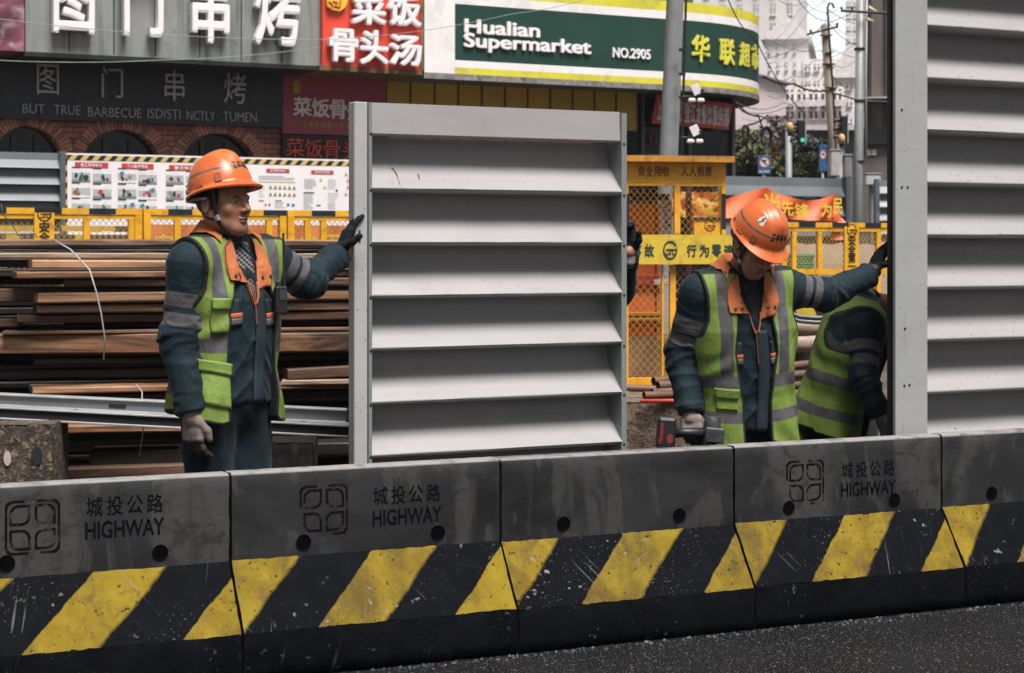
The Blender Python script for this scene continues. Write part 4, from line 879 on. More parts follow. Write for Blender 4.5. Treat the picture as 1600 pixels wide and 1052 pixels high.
WM = [wood_mat('wet_dark_wood', (.008, .006, .0055), (.022, .015, .012), (.034, .024, .020)), wood_mat('brown_wood', (.050, .026, .017), (.15, .075, .042), (.24, .145, .092)), wood_mat('orange_wood', (.095, .042, .019), (.25, .115, .052), (.34, .20, .11), .9), wood_mat('pale_wood', (.18, .12, .085), (.36, .26, .19), (.50, .40, .33), .5)]
WM.append(wood_mat('gap_shade_wood', (.003, .0026, .0026), (.007, .0055, .005), (.010, .008, .007)))  # shade between the planks put into the wood colour
M_soil = paint('wet_soil', (.018, .014, .012), .9, .5, 4)
WF = Frame(at(250, 385, 7.9).x, 7.9, 9)
def plank(uL, uR, vt, vb, y, tone, dep, label, tilt=0.0, turn=0.0, grp='planks of the timber stack', name='timber_plank'):
    um = (max(uL, -30) + min(uR, 560)) / 2; x0, x1 = WF.px(uL, (vt + vb) / 2, y)[0], WF.px(uR, (vt + vb) / 2, y)[0]; zt_, zb_ = WF.px(um, vt, y)[1], WF.px(um, vb, y)[1]
    L = x1 - x0; T = zt_ - zb_; rn = random.Random(int(uL * 13 + vt * 7)); n = max(6, int(L / .12)); m = MB(); rows = []
    ch = min(.006, T * .2); sec = [(0, -T / 2 + ch), (0, T / 2 - ch), (ch, T / 2), (dep - ch, T / 2), (dep, T / 2 - ch), (dep, -T / 2 + ch), (dep - ch, -T / 2), (ch, -T / 2)]
    bow = rn.uniform(-.003, .003); ph = rn.uniform(0, 6); cut = rn.uniform(-.03, .03)
    for k in range(n + 1):
        t = k / n; x = -L / 2 + L * t; dz = bow * math.sin(t * 3.1)
        rows.append([(x + (cut * (yy / dep) if k == 0 else 0), yy + rn.uniform(-.0012, .0012), zz + dz + rn.uniform(-.0009, .0009)) for yy, zz in sec] )
    v = [p for r in rows for p in r]; q = len(sec); f = []
    for k in range(n):
        for i in range(q): f.append((k * q + i, (k + 1) * q + i, (k + 1) * q + (i + 1) % q, k * q + (i + 1) % q)[::-1])
    f += [tuple(range(q)), tuple(range(n * q, n * q + q))[::-1]]; m.add(v, f)
    o = m.build(name, WM[tone], None, False, auto=None); o.matrix_world = WF.M @ Matrix.Translation(((x0 + x1) / 2, y, (zt_ + zb_) / 2)) @ Matrix.Rotation(R(turn), 4, 'Z') @ Matrix.Rotation(R(tilt), 4, 'Y')
    return tag(o, label, 'plank', grp)
PL = [ # uL, uR, top, bottom, y, tone, depth, label, tilt, turn
 (-120, 640, 375, 386, .10, 1, .22, 'reddish weathered plank on the very top of the timber stack', 0, 0),
 (-120, 640, 389, 392.5, .05, 0, .25, 'thin dark plank under the topmost reddish one', 0, 0),
 (-120, 640, 396, 405, .02, 3, .30, 'long pale plank near the top of the timber stack', .15, 1),
 (52, 640, 406, 419, .0, 2, .28, 'orange plank lying directly under the long pale plank', 0, 3),
 (-120, 50, 407, 418, .10, 0, .2, 'dark plank end left of the orange plank', 0, 0),
 (27, 640, 424, 434, -.04, 2, .25, 'brown orange plank with a slanting cut left end', 0, 6),
 (100, 640, 435, 446.5, -.02, 1, .25, 'ribbed brown plank under the slanting cut one', 0, 3),
 (-120, 58, 450, 471, .02, 1, .2, 'short reddish brown board at the left of the stack', .5, 0),
 (60, 640, 456, 471, -.02, 2, .25, 'thick brown plank with a blunt left end level with the sleeve bands', 0, 4),
 (59, 640, 474, 487, .0, 1, .25, 'second blunt ended brown plank below the sleeve bands', 0, 4),
 (29, 640, 489, 502, .02, 1, .2, 'dark brown plank at the middle of the stack', 0, 2),
 (-120, 30, 498, 512, .06, 1, .2, 'orange brown butt end at the left edge, mid stack', 0, 0),
 (105, 640, 503, 511, .10, 0, .2, 'thin wet plank over the large square beam', 0, 0),
 (6, 640, 515, 520, -.02, 1, .25, 'thin lath lying on the large square beam', 0, 0),
 (-120, 640, 521, 551, -.05, 2, .25, 'large squared orange brown beam across the middle of the stack', .2, 1),
 (55, 640, 556, 566, .05, 0, .25, 'dark wet board under the large squared beam', 0, 0),
 (-120, 640, 575, 590, .08, 0, .25, 'broad dark wet board low in the stack', 0, 0),
 (450, 640, 573, 590, -.06, 1, .2, 'tilted brown plank right of the left worker', -2.2, 0),
 (53, 640, 602, 612, -.10, 2, .30, 'bright orange plank lying just above the steel beams', .2, 0),
 (53, 640, 613, 626, -.06, 0, .30, 'dark plank under the bright orange plank', 0, 0),
 (440, 640, 593, 601, -.08, 3, .3, 'pale plank right of the worker above the steel beams', -.5, 0),
 (82, 292, 664, 677, -.30, 2, .18, 'short orange plank just below the steel beams', .6, 0),
 (140, 300, 703, 728, -.22, 0, .2, 'dark grey plank near the barrier left of the legs', -.4, 0),
 (82, 330, 729, 745, -.30, 1, .2, 'dull brown plank end just above the barrier top', -.5, 0),
 (490, 640, 692, 712, -.15, 0, .2, 'dark plank between the worker legs and the louvred panel', 0, 0),
 (-120, 640, 634, 648, .10, 0, .3, 'wet plank hidden behind the steel beams', 0, 0),
 (-120, 640, 684, 697, .12, 0, .3, 'wet plank in the gap below the steel beams', 0, 0)]
for p in PL: plank(p[0], p[1], p[2], p[3], p[4], p[5], p[6], p[7], p[8], p[9] + (5.5 if 0 < p[0] < 130 else 0))
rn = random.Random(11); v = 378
while v < 745:      # deeper filler rows closing the gaps, near black as shade put into the colour
    h = rn.uniform(9, 15); plank(-140 - rn.uniform(0, 60), 640 + rn.uniform(0, 40), v, v + h, .62 + rn.uniform(0, .08), 4, .3, 'rear row plank of the timber stack, near black as gap shade', rn.uniform(-.15, .15), 0); v += h + rn.uniform(1, 5)
def pxt(P, fr_Y): return [at(u, v, Y) for (u, v), Y in zip(P, fr_Y)]
M_wirew = paint('pale_binding_wire', (.42, .40, .39), .5)
m = MB(); m.tube([WF.world(WF.px(u, v, y)[0], y, WF.px(u, v, y)[1]) for u, v, y in ((82, 374, -.10), (110, 390, -.28), (140, 422, -.36), (150, 455, -.36), (158, 490, -.36), (164, 530, -.34), (162, 562, -.30))], .0035, 6); tag(m.build('binding_wire', M_wirew, None, True), 'long pale binding wire hanging down over the timber stack', 'wire')
m = MB(); m.tube([WF.world(WF.px(u, v, y)[0], y, WF.px(u, v, y)[1]) for u, v, y in ((212, 600, -.34), (222, 612, -.38), (222, 650, -.50), (224, 672, -.40), (218, 712, -.40))], .0025, 5); tag(m.build('binding_wire', M_wirew, None, True), 'short pale binding wire hanging in front of the steel beams', 'wire')
m = MB(); m.tube([at(u, v, 7.7) for u, v in ((2, 318), (4, 335), (20, 352), (28, 368), (55, 365), (58, 372))], .0025, 5); tag(m.build('binding_wire', paint('dark_wire', (.03, .03, .03), .5), None, True), 'bent dark wire sticking up at the left end of the timber stack', 'wire')
# steel beams lying in front of the stack
def beam(uL, vL, uR, vR, Y0, Y1, h, d, label, mats, lip=True):
    A, Bp = at(uL, vL, Y0), at(uR, vR, Y1); X = (Bp - A); L = X.length; X.normalize(); Yv = Vector((-X.y, X.x, 0)).normalized(); Zv = X.cross(Yv); M = Matrix.Translation(A) @ Matrix((X, Yv, Zv)).transposed().to_4x4()
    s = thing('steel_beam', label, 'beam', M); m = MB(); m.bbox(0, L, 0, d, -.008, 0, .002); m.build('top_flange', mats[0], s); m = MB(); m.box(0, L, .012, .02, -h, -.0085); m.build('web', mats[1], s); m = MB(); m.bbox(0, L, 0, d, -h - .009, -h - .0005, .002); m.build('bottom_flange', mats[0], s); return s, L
M_galv = paint('galvanised_steel', (.34, .35, .36), .38, .15, 2.5, dirt=(.15, .14, .13), dsc=6, damt=.5); M_galvd = paint('shaded_steel', (.20, .215, .23), .45, .2, 3)  # webs get darker tones than the flanges, shade put into the colour
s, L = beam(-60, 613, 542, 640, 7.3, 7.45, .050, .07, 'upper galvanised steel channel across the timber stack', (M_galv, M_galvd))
for u in (.40, .80): m = MB(); x = L * u; m.bbox(x - .035, x + .035, .0075, .0118, -.035, -.022, .002); m.build('slot_plate', M_dark, s)
m = MB(); m.box(L + .0005, L + .012, .002, .068, -.056, .0); m.build('end_plate', M_dark, s)
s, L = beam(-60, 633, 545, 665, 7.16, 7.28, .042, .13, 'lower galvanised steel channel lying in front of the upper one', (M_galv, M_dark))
for t in (.285, .88): m = MB(); m.tube([(L * t, .06, .0), (L * t, .06, .0012)], .008, 10); m.build('hole', M_dark, s)
# old concrete block with two holes, at the left
def old_block(label, u0, u1, v0, Y, dep, holes, mat):
    fr = Frame(at((u0 + u1) / 2, 385, Y).x, Y, 4); s = thing('concrete_block', label, 'concrete block', fr.M); x0, x1 = fr.px(u0, 700)[0], fr.px(u1, 700)[0]; zt_ = fr.px((u0 + u1) / 2, v0)[1]; rn = random.Random(int(u0)); n = 16; k2 = 14
    m = MB(); m.grid([[(x0 + (x1 - x0) * i / n + rn.uniform(-.003, .003), rn.uniform(-.004, .004), zt_ * (1 - j / k2) + (rn.uniform(-.006, .006) if j == 0 else 0)) for i in range(n + 1)] for j in range(k2 + 1)], flip=True)
    m.quad((x0, 0, zt_), (x1, 0, zt_), (x1, dep, zt_), (x0, dep, zt_)); m.quad((x1, 0, 0), (x1, dep, 0), (x1, dep, zt_), (x1, 0, zt_)); m.quad((x0, 0, 0), (x0, 0, zt_), (x0, dep, zt_), (x0, dep, 0)); m.build('body', mat, s)
    for (u, v, ru, rv, mt) in holes:
        h = MB(); x, z = fr.px(u, v); q = fr.px(u + ru, v)[0] - x; w_ = z - fr.px(u, v + rv)[1]; O = [(x + q * math.cos(k * .3927), z + w_ * math.sin(k * .3927)) for k in range(16)]
        h.add([(p[0], -.0065, p[1]) for p in O], [tuple(range(16))[::-1]]); h.build('hole', mt, s)
    return s
def rough_conc(name, a_, b_, c_):
    a = Mat(name, .9); n = a.noise(6, 6, .65, .6); v_ = a.noise(38, 4, .7); c = a.mix(a.ramp(n, .32, .68), a_, b_); c = a.mix(a.ramp(v_, .52, .62, 0, .9), c, c_); a.color(c); a.bump(a.math('ADD', n, v_), .9, .02); return a.m
old_block('mossy old concrete block with two round holes at the left edge', -60, 82, 664, 7.0, .35, [(58, 712, 8.5, 15, M_dark), (12, 716, 6, 12, paint('hole_plug', (.42, .38, .34), .8))], rough_conc('mossy_concrete', (.022, .018, .015), (.075, .058, .042), (.24, .17, .11)))
old_block('dark wooden block with a pale top edge beside the worker trouser leg', 420, 492, 692, 7.0, .3, [], WM[0])
# rough block, pipes and timber right of the free standing panel
M_rough = rough_conc('crumbled_concrete', (.13, .085, .06), (.26, .185, .135), (.05, .032, .025))
old_block('rough crumbled concrete block behind the drill', 960, 1262, 628, 8.9, .6, [], M_rough)
m = MB(); m.bbox(-.12, .12, -.08, .08, -.03, .03, .02); tag(m.build('rubble_slab', M_rough, None, M=Matrix.Translation(at(1243, 622, 8.8))), 'flat rubble slab lying on the crumbled block between the two workers', 'rubble')
M_pipe = paint('rusty_pipe', (.16, .085, .05), .6, .45, 5, dirt=(.045, .024, .018), dsc=3, damt=.8, bump=.3)
def pipe(uL, vL, uR, vR, YL, YR, r, label, mt=M_pipe):
    A, Bp = at(uL, vL, YL), at(uR, vR, YR); s = thing('scaffold_pipe', label, 'pipe', A, 'rusty scaffold pipes behind the workers'); d = Bp - A; t = d.normalized(); m = MB(); m.tube([(0, 0, 0), d], r, 16, cap=False); m.tube([t * .001, d * .9], r * .82, 16, cap=False); m.tube([d * .08, d * .081], r * .82, 16); m.build('tube', mt, s, True); return s
for uL, vL, uR, vR, YL, YR, r, lb in ((1021, 596, 1330, 562, 9.0, 9.6, .022, 'rusty pipe with its open end highest beside the sleeve'), (1028, 603, 1330, 579, 8.95, 9.5, .022, 'rusty pipe just under the topmost open ended one'), (1019, 614, 1330, 598, 8.9, 9.4, .021, 'rusty pipe with its dark open end third from the top'), (1006, 618, 1330, 613, 8.8, 9.3, .019, 'rusty pipe whose open end lies farthest left'), (940, 604, 1300, 622, 9.1, 9.2, .018, 'long dark pipe running behind the louvred panel edge')): pipe(uL, vL, uR, vR, YL, YR, r, lb)
m = MB(); m.tube([at(1000, 627, 8.75), at(1110, 626, 8.75)], .010, 8); tag(m.build('red_rod', M_red, None, True), 'thin red rod lying on the crumbled concrete block', 'rod')
def log(u0, u1, v, Y, r, label, tone):
    A = at(u0, v, Y); Bp = at(u1, v, Y + .2); m = MB(); d = Bp - A; rn = random.Random(int(v)); m.tube([d * k / 10 + Vector((0, 0, rn.uniform(-.004, .004))) for k in range(11)], r, 14); o = m.build('timber_log', WM[tone], None, True, M=Matrix.Translation(A)); tag(o, label, 'log')
log(1130, 1420, 512, 11, .05, 'pale round log behind the two workers, uppermost', 3); log(1130, 1420, 538, 10.8, .05, 'pale round log behind the two workers, lower one', 3)
s = thing('yellow_machine_guard', 'yellow sheet metal guard showing between the two right workers', 'machine guard', at(1260, 487, 11.5)); m = MB(); m.prism([(-.10, .10), (.03, .06), (.085, -.07), (-.04, -.07)], 'y', 0, .15); m.build('sheet', paint('guard_yellow', (.58, .42, .03), .5, .3, 8), s)
m = MB(); m.bbox(-.5, .5, .16, .6, -1.0, .15, .03); m.build('machine_body', M_dark, s)
for k, (v0, lb) in enumerate(((489, 'grey black hose sagging between the right workers, upper'), (496, 'grey black hose sagging between the right workers, lower'))): m = MB(); m.tube([at(u, v0 + dv, 10.9) for u, dv in ((1180, -14), (1232, 0), (1250, 6), (1275, 8), (1320, 6))], .014, 8); tag(m.build('hose', paint('hose_grey', (.10, .10, .11), .4), None, True), lb, 'hose')
# ---------------------------------------------------------------- poles, lights, wires
M_pole = paint('galvanised_pole', (.27, .29, .30), .45, .15, 2, dirt=(.16, .16, .15), dsc=3, damt=.5)
s = thing('lamp_post', 'thick grey steel lamp post standing in front of the supermarket sign', 'lamp post', at(1035, 385, 19.5) * 1)
b0 = s.location.copy(); b0.z = 0; s.matrix_world = Matrix.Translation(b0)
P0 = at(1042.5, 300, 19.5); P1 = at(1057.5, -60, 19.5); dd = (P1 - P0) / (P1.z - P0.z); m = MB(); m.tube([P0 + dd * (0 - P0.z) - b0, P0 + dd * (7.2 - P0.z) - b0], [.115, .083], 10); m.build('pole', M_pole, s, True, auto=40)
m = MB(); 
m.tube([at(1064, 300, 19.3) - b0, at(1069, 100, 19.3) - b0, at(1073, -40, 19.3) - b0], .014, 6)
for v in (78, 116, 152): m.box(*(lambda c: (c.x - .05, c.x + .02, c.y - .02, c.y + .02, c.z - .015, c.z + .015))(at(1068, v, 19.3) - b0))
m.build('cable_conduit', M_black, s)
M_led = paint('lamp_lens', (.75, .73, .70), .3, .05)
for k, (u, v, lb) in enumerate(((1088, 140, 'upper solar flood light with a tilted panel on the lamp post'), (1086, 204, 'lower solar flood light with a tilted panel on the lamp post'))):
    o = at(u, v, 19); s = thing('solar_light', lb, 'flood light', o, 'solar lights on the lamp post'); T_ = Matrix.Rotation(R(-28), 4, 'Y') @ Matrix.Rotation(R(40), 4, 'X')
    m = MB(); m.bbox(-.045, .045, -.007, .007, -.055, .055, .003, M=Matrix.Rotation(R(-25), 4, 'Y')); m.build('solar_panel', M_white, s)
    m = MB(); m.tube([(-.14, .03, -.075), (.03, .03, -.07), (.06, 0, -.02)], .012, 6); m.tube([(.05, .0, -.02), (.075, 0, .0)], .02, 8); m.build('arm', M_black, s)
    for dx in (-.045, .05): m = MB(); m.bbox(dx - .04, dx + .036, -.02, .05, -.135, -.092, .012); m.build('lamp_head', M_led, s)
def upole(name, label, u0, v0, u1, v1, Y, r0, r1, mat):
    A, Bp = at(u0, v0, Y), at(u1, v1, Y); d = (Bp - A) / (Bp.z - A.z); base = A + d * (-A.z); s = thing(name, label, 'pole', base); m = MB(); m.tube([Vector(), Bp - base], [r1 + (r1 - r0) * .3, r0], 14); m.build('pole', mat, s, True); return s, base
M_cpole = paint('concrete_pole', (.24, .185, .14), .8, .25, 2.5, dirt=(.10, .075, .055), dsc=2, damt=.6)
s, b0 = upole('utility_pole', 'leaning brown concrete utility pole with an iron crossarm and a bent conduit', 1304, 262, 1288, 39, 31, .062, .088, M_cpole)
A, Bp = at(1261, 54, 30.85) - b0, at(1309, 42, 30.85) - b0; m = MB(); m.tube([A, Bp], .018, 6); 
for t in (.12, .98): c = A + (Bp - A) * t; m.tube([c, c + Vector((0, 0, .07))], .02, 6)
m.build('crossarm', M_black, s)
m = MB(); m.tube([at(u, v, 30.8) - b0 for u, v in ((1306, 240), (1302, 150), (1296, 60), (1293, 12), (1296, 5), (1301, 6), (1303, 13))], .018, 6); m.build('conduit', M_black, s)
for u, v in ((1290, 56), (1293, 82), (1294, 101), (1298, 138)): c = at(u, v, 31) - b0; m = MB(); m.tube([c + Vector((0, 0, -.015)), c + Vector((0, 0, .015))], .082, 12); m.box(c.x - .12, c.x + .1, c.y - .1, c.y - .08, c.z - .012, c.z + .012); m.build('clamp', M_steel if v < 90 else M_black, s)
for u0, v0, u1, v1, c_, lb in ((1297, 235, 1313, 276, (.50, .48, .46), 'pale control box strapped to the foot of the utility pole'), (1319, 243, 1331, 278, (.27, .25, .24), 'grey control box between the utility pole and the steel pole'), (1352, 272, 1376, 290, (.60, .58, .58), 'white box on top of the hoarding near the steel column')):
    Y = 29.5; A, Bp = at(u0, v1, Y), at(u1, v0, Y); s = thing('control_box', lb, 'control box', A); w_, h_ = Bp.x - A.x, Bp.z - A.z; m = MB(); m.bbox(0, w_, 0, .25, 0, h_, .012); m.build('housing', paint('box_%d' % u0, c_, .5, .2, 3), s); m = MB(); m.box(.02, w_ - .02, -.012, -.001, .02, h_ - .03); m.build('door', paint('boxdoor_%d' % u0, tuple(x * .85 for x in c_), .5), s); m = MB(); m.box(-.01, w_ + .01, -.02, .27, h_, h_ + .02); m.build('lid', M_steel, s); m = MB(); g_ = paint('box_post', (.2, .2, .2)); m.tube([(w_ / 2, .12, -A.z), (w_ / 2, .12, 0)], .04, 8); m.build('stand', g_, s)
s, b0 = upole('steel_pole', 'straight grey steel pole beside the dark building, right of the utility pole', 1341, 280, 1346, -50, 27, .066, .074, M_pole)
m = MB(); m.tube([at(1314, 17, 26.85) - b0, at(1388, 21, 26.85) - b0], .020, 6); 
for u in (1315, 1331): c = at(u, 16, 26.85) - b0; m.tube([c, c + Vector((0, 0, .05))], .015, 6)
m.build('crossarm', M_black, s)
for v in (77, 158, 253): c = at(1343, v, 27) - b0; m = MB(); m.tube([c - Vector((0, 0, .02)), c + Vector((0, 0, .02))], .08, 12); m.build('clamp', M_black, s)
m = MB(); m.tube([at(1354, 250, 26.9) - b0, at(1353, 120, 26.9) - b0, at(1355, -30, 26.9) - b0], .012, 6); m.build('side_pipe', paint('pale_pipe', (.50, .47, .46), .5), s, True)
# traffic lights seen from the side
M_tl = paint('signal_housing', (.012, .013, .015), .45)
def tlight(u0, u1, v0, v1, Y, label, lit, polex):
    A, Bp = at(u0, v1, Y), at(u1, v0, Y); w_, h_ = Bp.x - A.x, Bp.z - A.z; s = thing('traffic_light', label, 'traffic light', A, 'traffic lights behind the hoarding'); m = MB(); m.bbox(w_ * .45, w_, -.05, .22, 0, h_, .02); m.build('housing', M_tl, s)
    m = MB(); m.box(w_ * .96, w_ * 1.04, -.06, .25, -.02, h_ + .02); m.build('back_plate', M_steel, s)
    for k in range(3):
        z = h_ * (.84 - .31 * k); m = MB(); r_ = h_ * .135
        G = []
        for t in (0, 1): G.append([(w_ * .46 - t * w_ * .45, .085 + r_ * math.cos(R(a)) * (1), z + r_ * math.sin(R(a)) - t * .02) for a in range(-20, 201, 20)])
        m.grid(G); m.grid([[(p[0], .085 + (p[1] - .085) * .94, z + (p[2] - z) * .94) for p in r_2] for r_2 in G], flip=True); m.build('visor', M_tl, s)
        m = MB(); m.add([(w_ * .44, .085 + r_ * .9 * math.cos(q * .5236), z + r_ * .9 * math.sin(q * .5236)) for q in range(12)], [tuple(range(12))]); m.build('lens', (M_grn if (lit and k == 2) else M_tl), s)
    m = MB(); c = polex - A.x; m.tube([(c, .1, -A.z), (c, .1, h_ * .7)], .055, 10); m.build('pole', M_pole, s, True); m = MB(); m.tube([(c, .1, h_ * .62), (w_ * .5, .1, h_ * .62)], .02, 6); m.build('bracket', M_tl, s)
    return s
M_grn = emit('green_signal', (.05, .60, .38), .8)
s1 = tlight(1235, 1258, 187, 225, 29, 'traffic light with its green lamp lit, right of the cable coil', True, at(1234, 200, 29).x)
m = MB(); c = at(1254, 219, 28.93) - s1.location; m.tube([c, c + Vector((0, -.012, 0))], .035, 10); m.build('lens', M_grn, s1)
tlight(1304, 1324, 181, 222, 29.5, 'unlit traffic light between the utility pole and the steel pole', False, at(1316, 230, 29.5).x)
for u, v, Y, lb in ((1234, 199, 28.6, 'small amber beacon on the left traffic light pole'), (1315, 217, 28.9, 'small amber beacon under the right traffic light')):
    m = MB(); m.tube([(0, 0, -.08), (0, 0, .03), (0, 0, .065), (0, 0, .08)], [.055, .055, .04, .012], 12); s = thing('warning_beacon', lb, 'beacon', at(u, v, Y)); m.build('lens', paint('amber_lens', (.60, .36, .16), .4), s, True); m = MB(); m.tube([(0, 0, -.14), (0, 0, -.081)], .035, 10); m.build('base', M_dark, s)
# road signs
def rsign(u0, u1, v0, v1, Y, label, full):
    A, Bp = at(u0, v1, Y), at(u1, v0, Y); w_, h_ = Bp.x - A.x, Bp.z - A.z; s = thing('road_sign', label, 'road sign', A); m = MB(); m.bbox(0, w_, 0, .02, 0, h_, .005); m.build('plate', paint('sign_blue', (.03, .13, .30), .4), s)
    cx, cz, r_ = w_ / 2, h_ * .62, min(w_, h_) * .43
    m = MB(); c = [(cx + r_ * math.cos(k * .2618), cz + r_ * math.sin(k * .2618) * (1 if full else 1.5)) for k in range(24)]; m.add([(p[0], -.002, p[1]) for p in c], [tuple(range(24))[::-1]]); m.build('disc', paint('sign_red_ring', (.55, .08, .10), .4), s)
    m = MB(); m.add([(cx + (p[0] - cx) * .78, -.004, cz + (p[1] - cz) * .78) for p in c], [tuple(range(24))[::-1]]); m.build('disc_centre', M_white, s)
    m = MB(); d = r_ * .5; 
    for (a, b, t) in (((-d, d), (d, -d), .11), ((-d * .2, d * .9), (-d * .2, 0), .16), ((-d * .2, d * .5), (d * .8, d * .7), .14)):
        L = math.hypot(b[0] - a[0], b[1] - a[1]); nx, nz = -(b[1] - a[1]) / L * r_ * t, (b[0] - a[0]) / L * r_ * t; m.quad((cx + a[0] - nx, -.006, cz + a[1] - nz), (cx + a[0] + nx, -.006, cz + a[1] + nz), (cx + b[0] + nx, -.006, cz + b[1] + nz), (cx + b[0] - nx, -.006, cz + b[1] - nz))
    m.build('symbol', M_black, s)
    if full:
        m = MB()
        for k, ch in enumerate('施工期间'): text_fit(m, ch, w_ * (.1 + k * .2), h_ * .06, w_ * (.28 + k * .2), h_ * .2, -.001, .01, .002)
        m.build('lettering', M_lett_w, s)
    m = MB(); m.tube([(cx, .04, -A.z), (cx, .04, h_)], .025, 8); m.build('post', M_pole, s, True)
rsign(1184, 1204.5, 243, 272, 30, 'blue road sign with a red ringed white disc above the slogan banner', True)
rsign(1280, 1292, 226, 268, 31, 'narrow blue road sign half hidden behind the utility pole', False)
# cable coils
for u, v, rx, rz, lb in ((1198, 215, 8.5, 17, 'thick coil of black cable hanging between the wires'), (1165, 206, 5.5, 10, 'small coil of black cable beside the corner shop')):
    Y = 26; k_ = Y / FPX; m = MB(); rn = random.Random(int(u))
    for q in range(5): m.tube([(rx * k_ * (1 - .04 * q) * math.cos(a * .2618) + rn.uniform(-.004, .004), .02 * q, rz * k_ * (1 - .03 * q) * math.sin(a * .2618) + rn.uniform(-.004, .004)) for a in range(25)], .012, 6)
    tag(m.build('cable_coil', M_rubber, None, True, M=Matrix.Translation(at(u, v, Y))), lb, 'cable coil')
def wire(P, r, label, mt=None, sag=0.0, grp=None):
    pts = []
    for k in range(len(P) - 1):
        a, b = at(*P[k]), at(*P[k + 1])
        for i in range(8):
            t = i / 8; p = a.lerp(b, t); p.z -= sag * 4 * t * (1 - t); pts.append(p)
    pts.append(at(*P[-1])); m = MB(); m.tube(pts, r, 5); tag(m.build('overhead_wire', mt or M_rubber, None, True), label, 'wire', grp)
WG = 'overhead wires in front of the far buildings'
wire([(960, -60, 20), (1130, -20, 22), (1180, 60, 24), (1258, 178, 27)], .008, 'black wire hanging in an arc across the supermarket characters', sag=.12)
wire([(1193, 119, 27), (1240, 131, 28), (1290, 142, 31)], .016, 'thick black cable running from the supermarket corner to the utility pole', sag=.05)
wire([(1290, 142, 31), (1345, 158, 27), (1400, 160, 27)], .014, 'thick black cable between the utility pole and the steel pole')
wire([(1153, 167, 25), (1185, 180, 25), (1196, 205, 26)], .012, 'black cable sloping from the corner shop to the thick coil', sag=.04)
wire([(1155, 165, 25), (1190, 182, 26), (1222, 186, 28)], .010, 'black cable sloping from the corner shop to the green traffic light', sag=.05)
wire([(1150, 205, 25), (1170, 195, 25.5), (1200, 180, 26)], .014, 'tangled black cable beside the small coil', sag=.03)
wire([(0, 30, 19), (500, 62, 22), (800, 22, 22), (1000, -30, 22)], .004, 'thin pale wire crossing the shop signs', paint('pale_wire', (.30, .36, .36)), .06)
wire([(-30, 93, 20), (250, 94, 21), (500, 74, 22)], .004, 'thin pale wire under the grey fascia sign', paint('pale_wire', (.30, .36, .36)), .03)
wire([(1294, 15, 30.8), (1345, 40, 27)], .010, 'short beaded wire from the conduit to the steel pole', paint('pale_pipe', (.50, .47, .46)), .03)
rn = random.Random(21); lbs = []
for k, (u0, v0, u1, v1) in enumerate(((1195, 70, 1300, -40), (1195, 84, 1330, -50), (1195, 92, 1380, -20), (1195, 100, 1300, 20), (1195, 60, 1400, 90), (1240, -10, 1345, 70), (1260, -20, 1400, 40), (1195, 128, 1345, 60), (1195, 140, 1292, 95), (1198, 105, 1292, 55), (1200, 150, 1290, 115), (1160, 175, 1345, 130), (1160, 185, 1345, 155), (1300, 100, 1385, 75), (1302, 120, 1385, 140), (1290, 20, 1385, 90), (1205, -10, 1310, 15), (1150, 160, 1300, 160))):
    wire([(u0, v0, 28), ((u0 + u1) / 2, (v0 + v1) / 2 + rn.uniform(0, 3), 33), (u1, v1, 34 + (k % 4) * 3)], .004 + .0015 * (k % 3), 'thin dark overhead wire against the pale far buildings', paint('faded_wire', (.16, .15, .155)), .12, WG)
# ---------------------------------------------------------------- trees
def tree(label, u, v0, Y, wpx, hpx, cols, n, seed, name='leafy_tree', leafs=.10, grp=None):
    rn = random.Random(seed); nr = np.random.RandomState(seed); k_ = Y / FPX; c = at(u, v0 + hpx / 2, Y); base = Vector((c.x, Y, 0)); t = thing(name, label, 'tree', base, grp); W, H = wpx * k_ / 2, hpx * k_ / 2
    m = MB(); cz = c.z; m.tube([(0, 0, 0), (.05, 0, cz * .5), (0, .05, cz)], [.13, .10, .05], 8)
    cl = []
    for q in range(26):
        d = Vector((rn.gauss(0, 1), rn.gauss(0, 1), rn.gauss(0, 1))).normalized() * (rn.random() ** .45); p = Vector((d.x * W, d.y * W, cz + d.z * H)); cl.append((p, rn.uniform(.22, .42) * min(W, H)))
        if q < 9: m.tube([(0, 0, cz * .55), p * .55 + Vector((0, 0, cz * .3)), p], [.06, .035, .012], 5)
    m.build('trunk', paint('bark', (.06, .045, .035), .9, .3, 5), t, True)
    V = []; Fc = []; mi = []
    for p, r_ in cl:
        kk = rn.choice((0, 0, 1, 2))
        for _ in range(n // 26):
            d = nr.normal(size=3); d /= np.linalg.norm(d); q = np.array(p) + d * r_ * (nr.rand() ** .4) * np.array((1.25, 1.25, .9)); a = nr.normal(size=3); a /= np.linalg.norm(a); b = np.cross(a, nr.normal(size=3)); b /= np.linalg.norm(b); s_ = leafs * nr.uniform(.6, 1.2); i = len(V)
            V += [q + a * s_, q + b * s_ * .45, q - a * s_, q - b * s_ * .45]; Fc.append((i, i + 1, i + 2, i + 3)); mi.append(kk if nr.rand() < .75 else nr.randint(0, 3))
    m = MB(); m.v = [tuple(x) for x in V]; m.f = Fc; m.m = mi; m.build('crown', [paint('leaf_%d_%d_%d' % tuple(int(x * 999) for x in q_), q_, .6, .3, 3) for q_ in cols], t)
G1 = [(.12, .14, .065), (.18, .20, .085), (.23, .235, .115)]; G2_ = [(.26, .16, .07), (.34, .21, .10), (.18, .14, .06)]; G3 = [(.20, .17, .18), (.25, .21, .22), (.16, .14, .15)]
tree('dark green roadside tree right behind the corner shop', 1163, 212, 38, 62, 75, G1, 4200, 1); tree('autumn orange bush tree behind the blue road sign', 1203, 222, 40, 34, 60, G2_, 2600, 2); tree('round green tree right of the blue road sign', 1244, 232, 39, 66, 60, G1, 4200, 3)
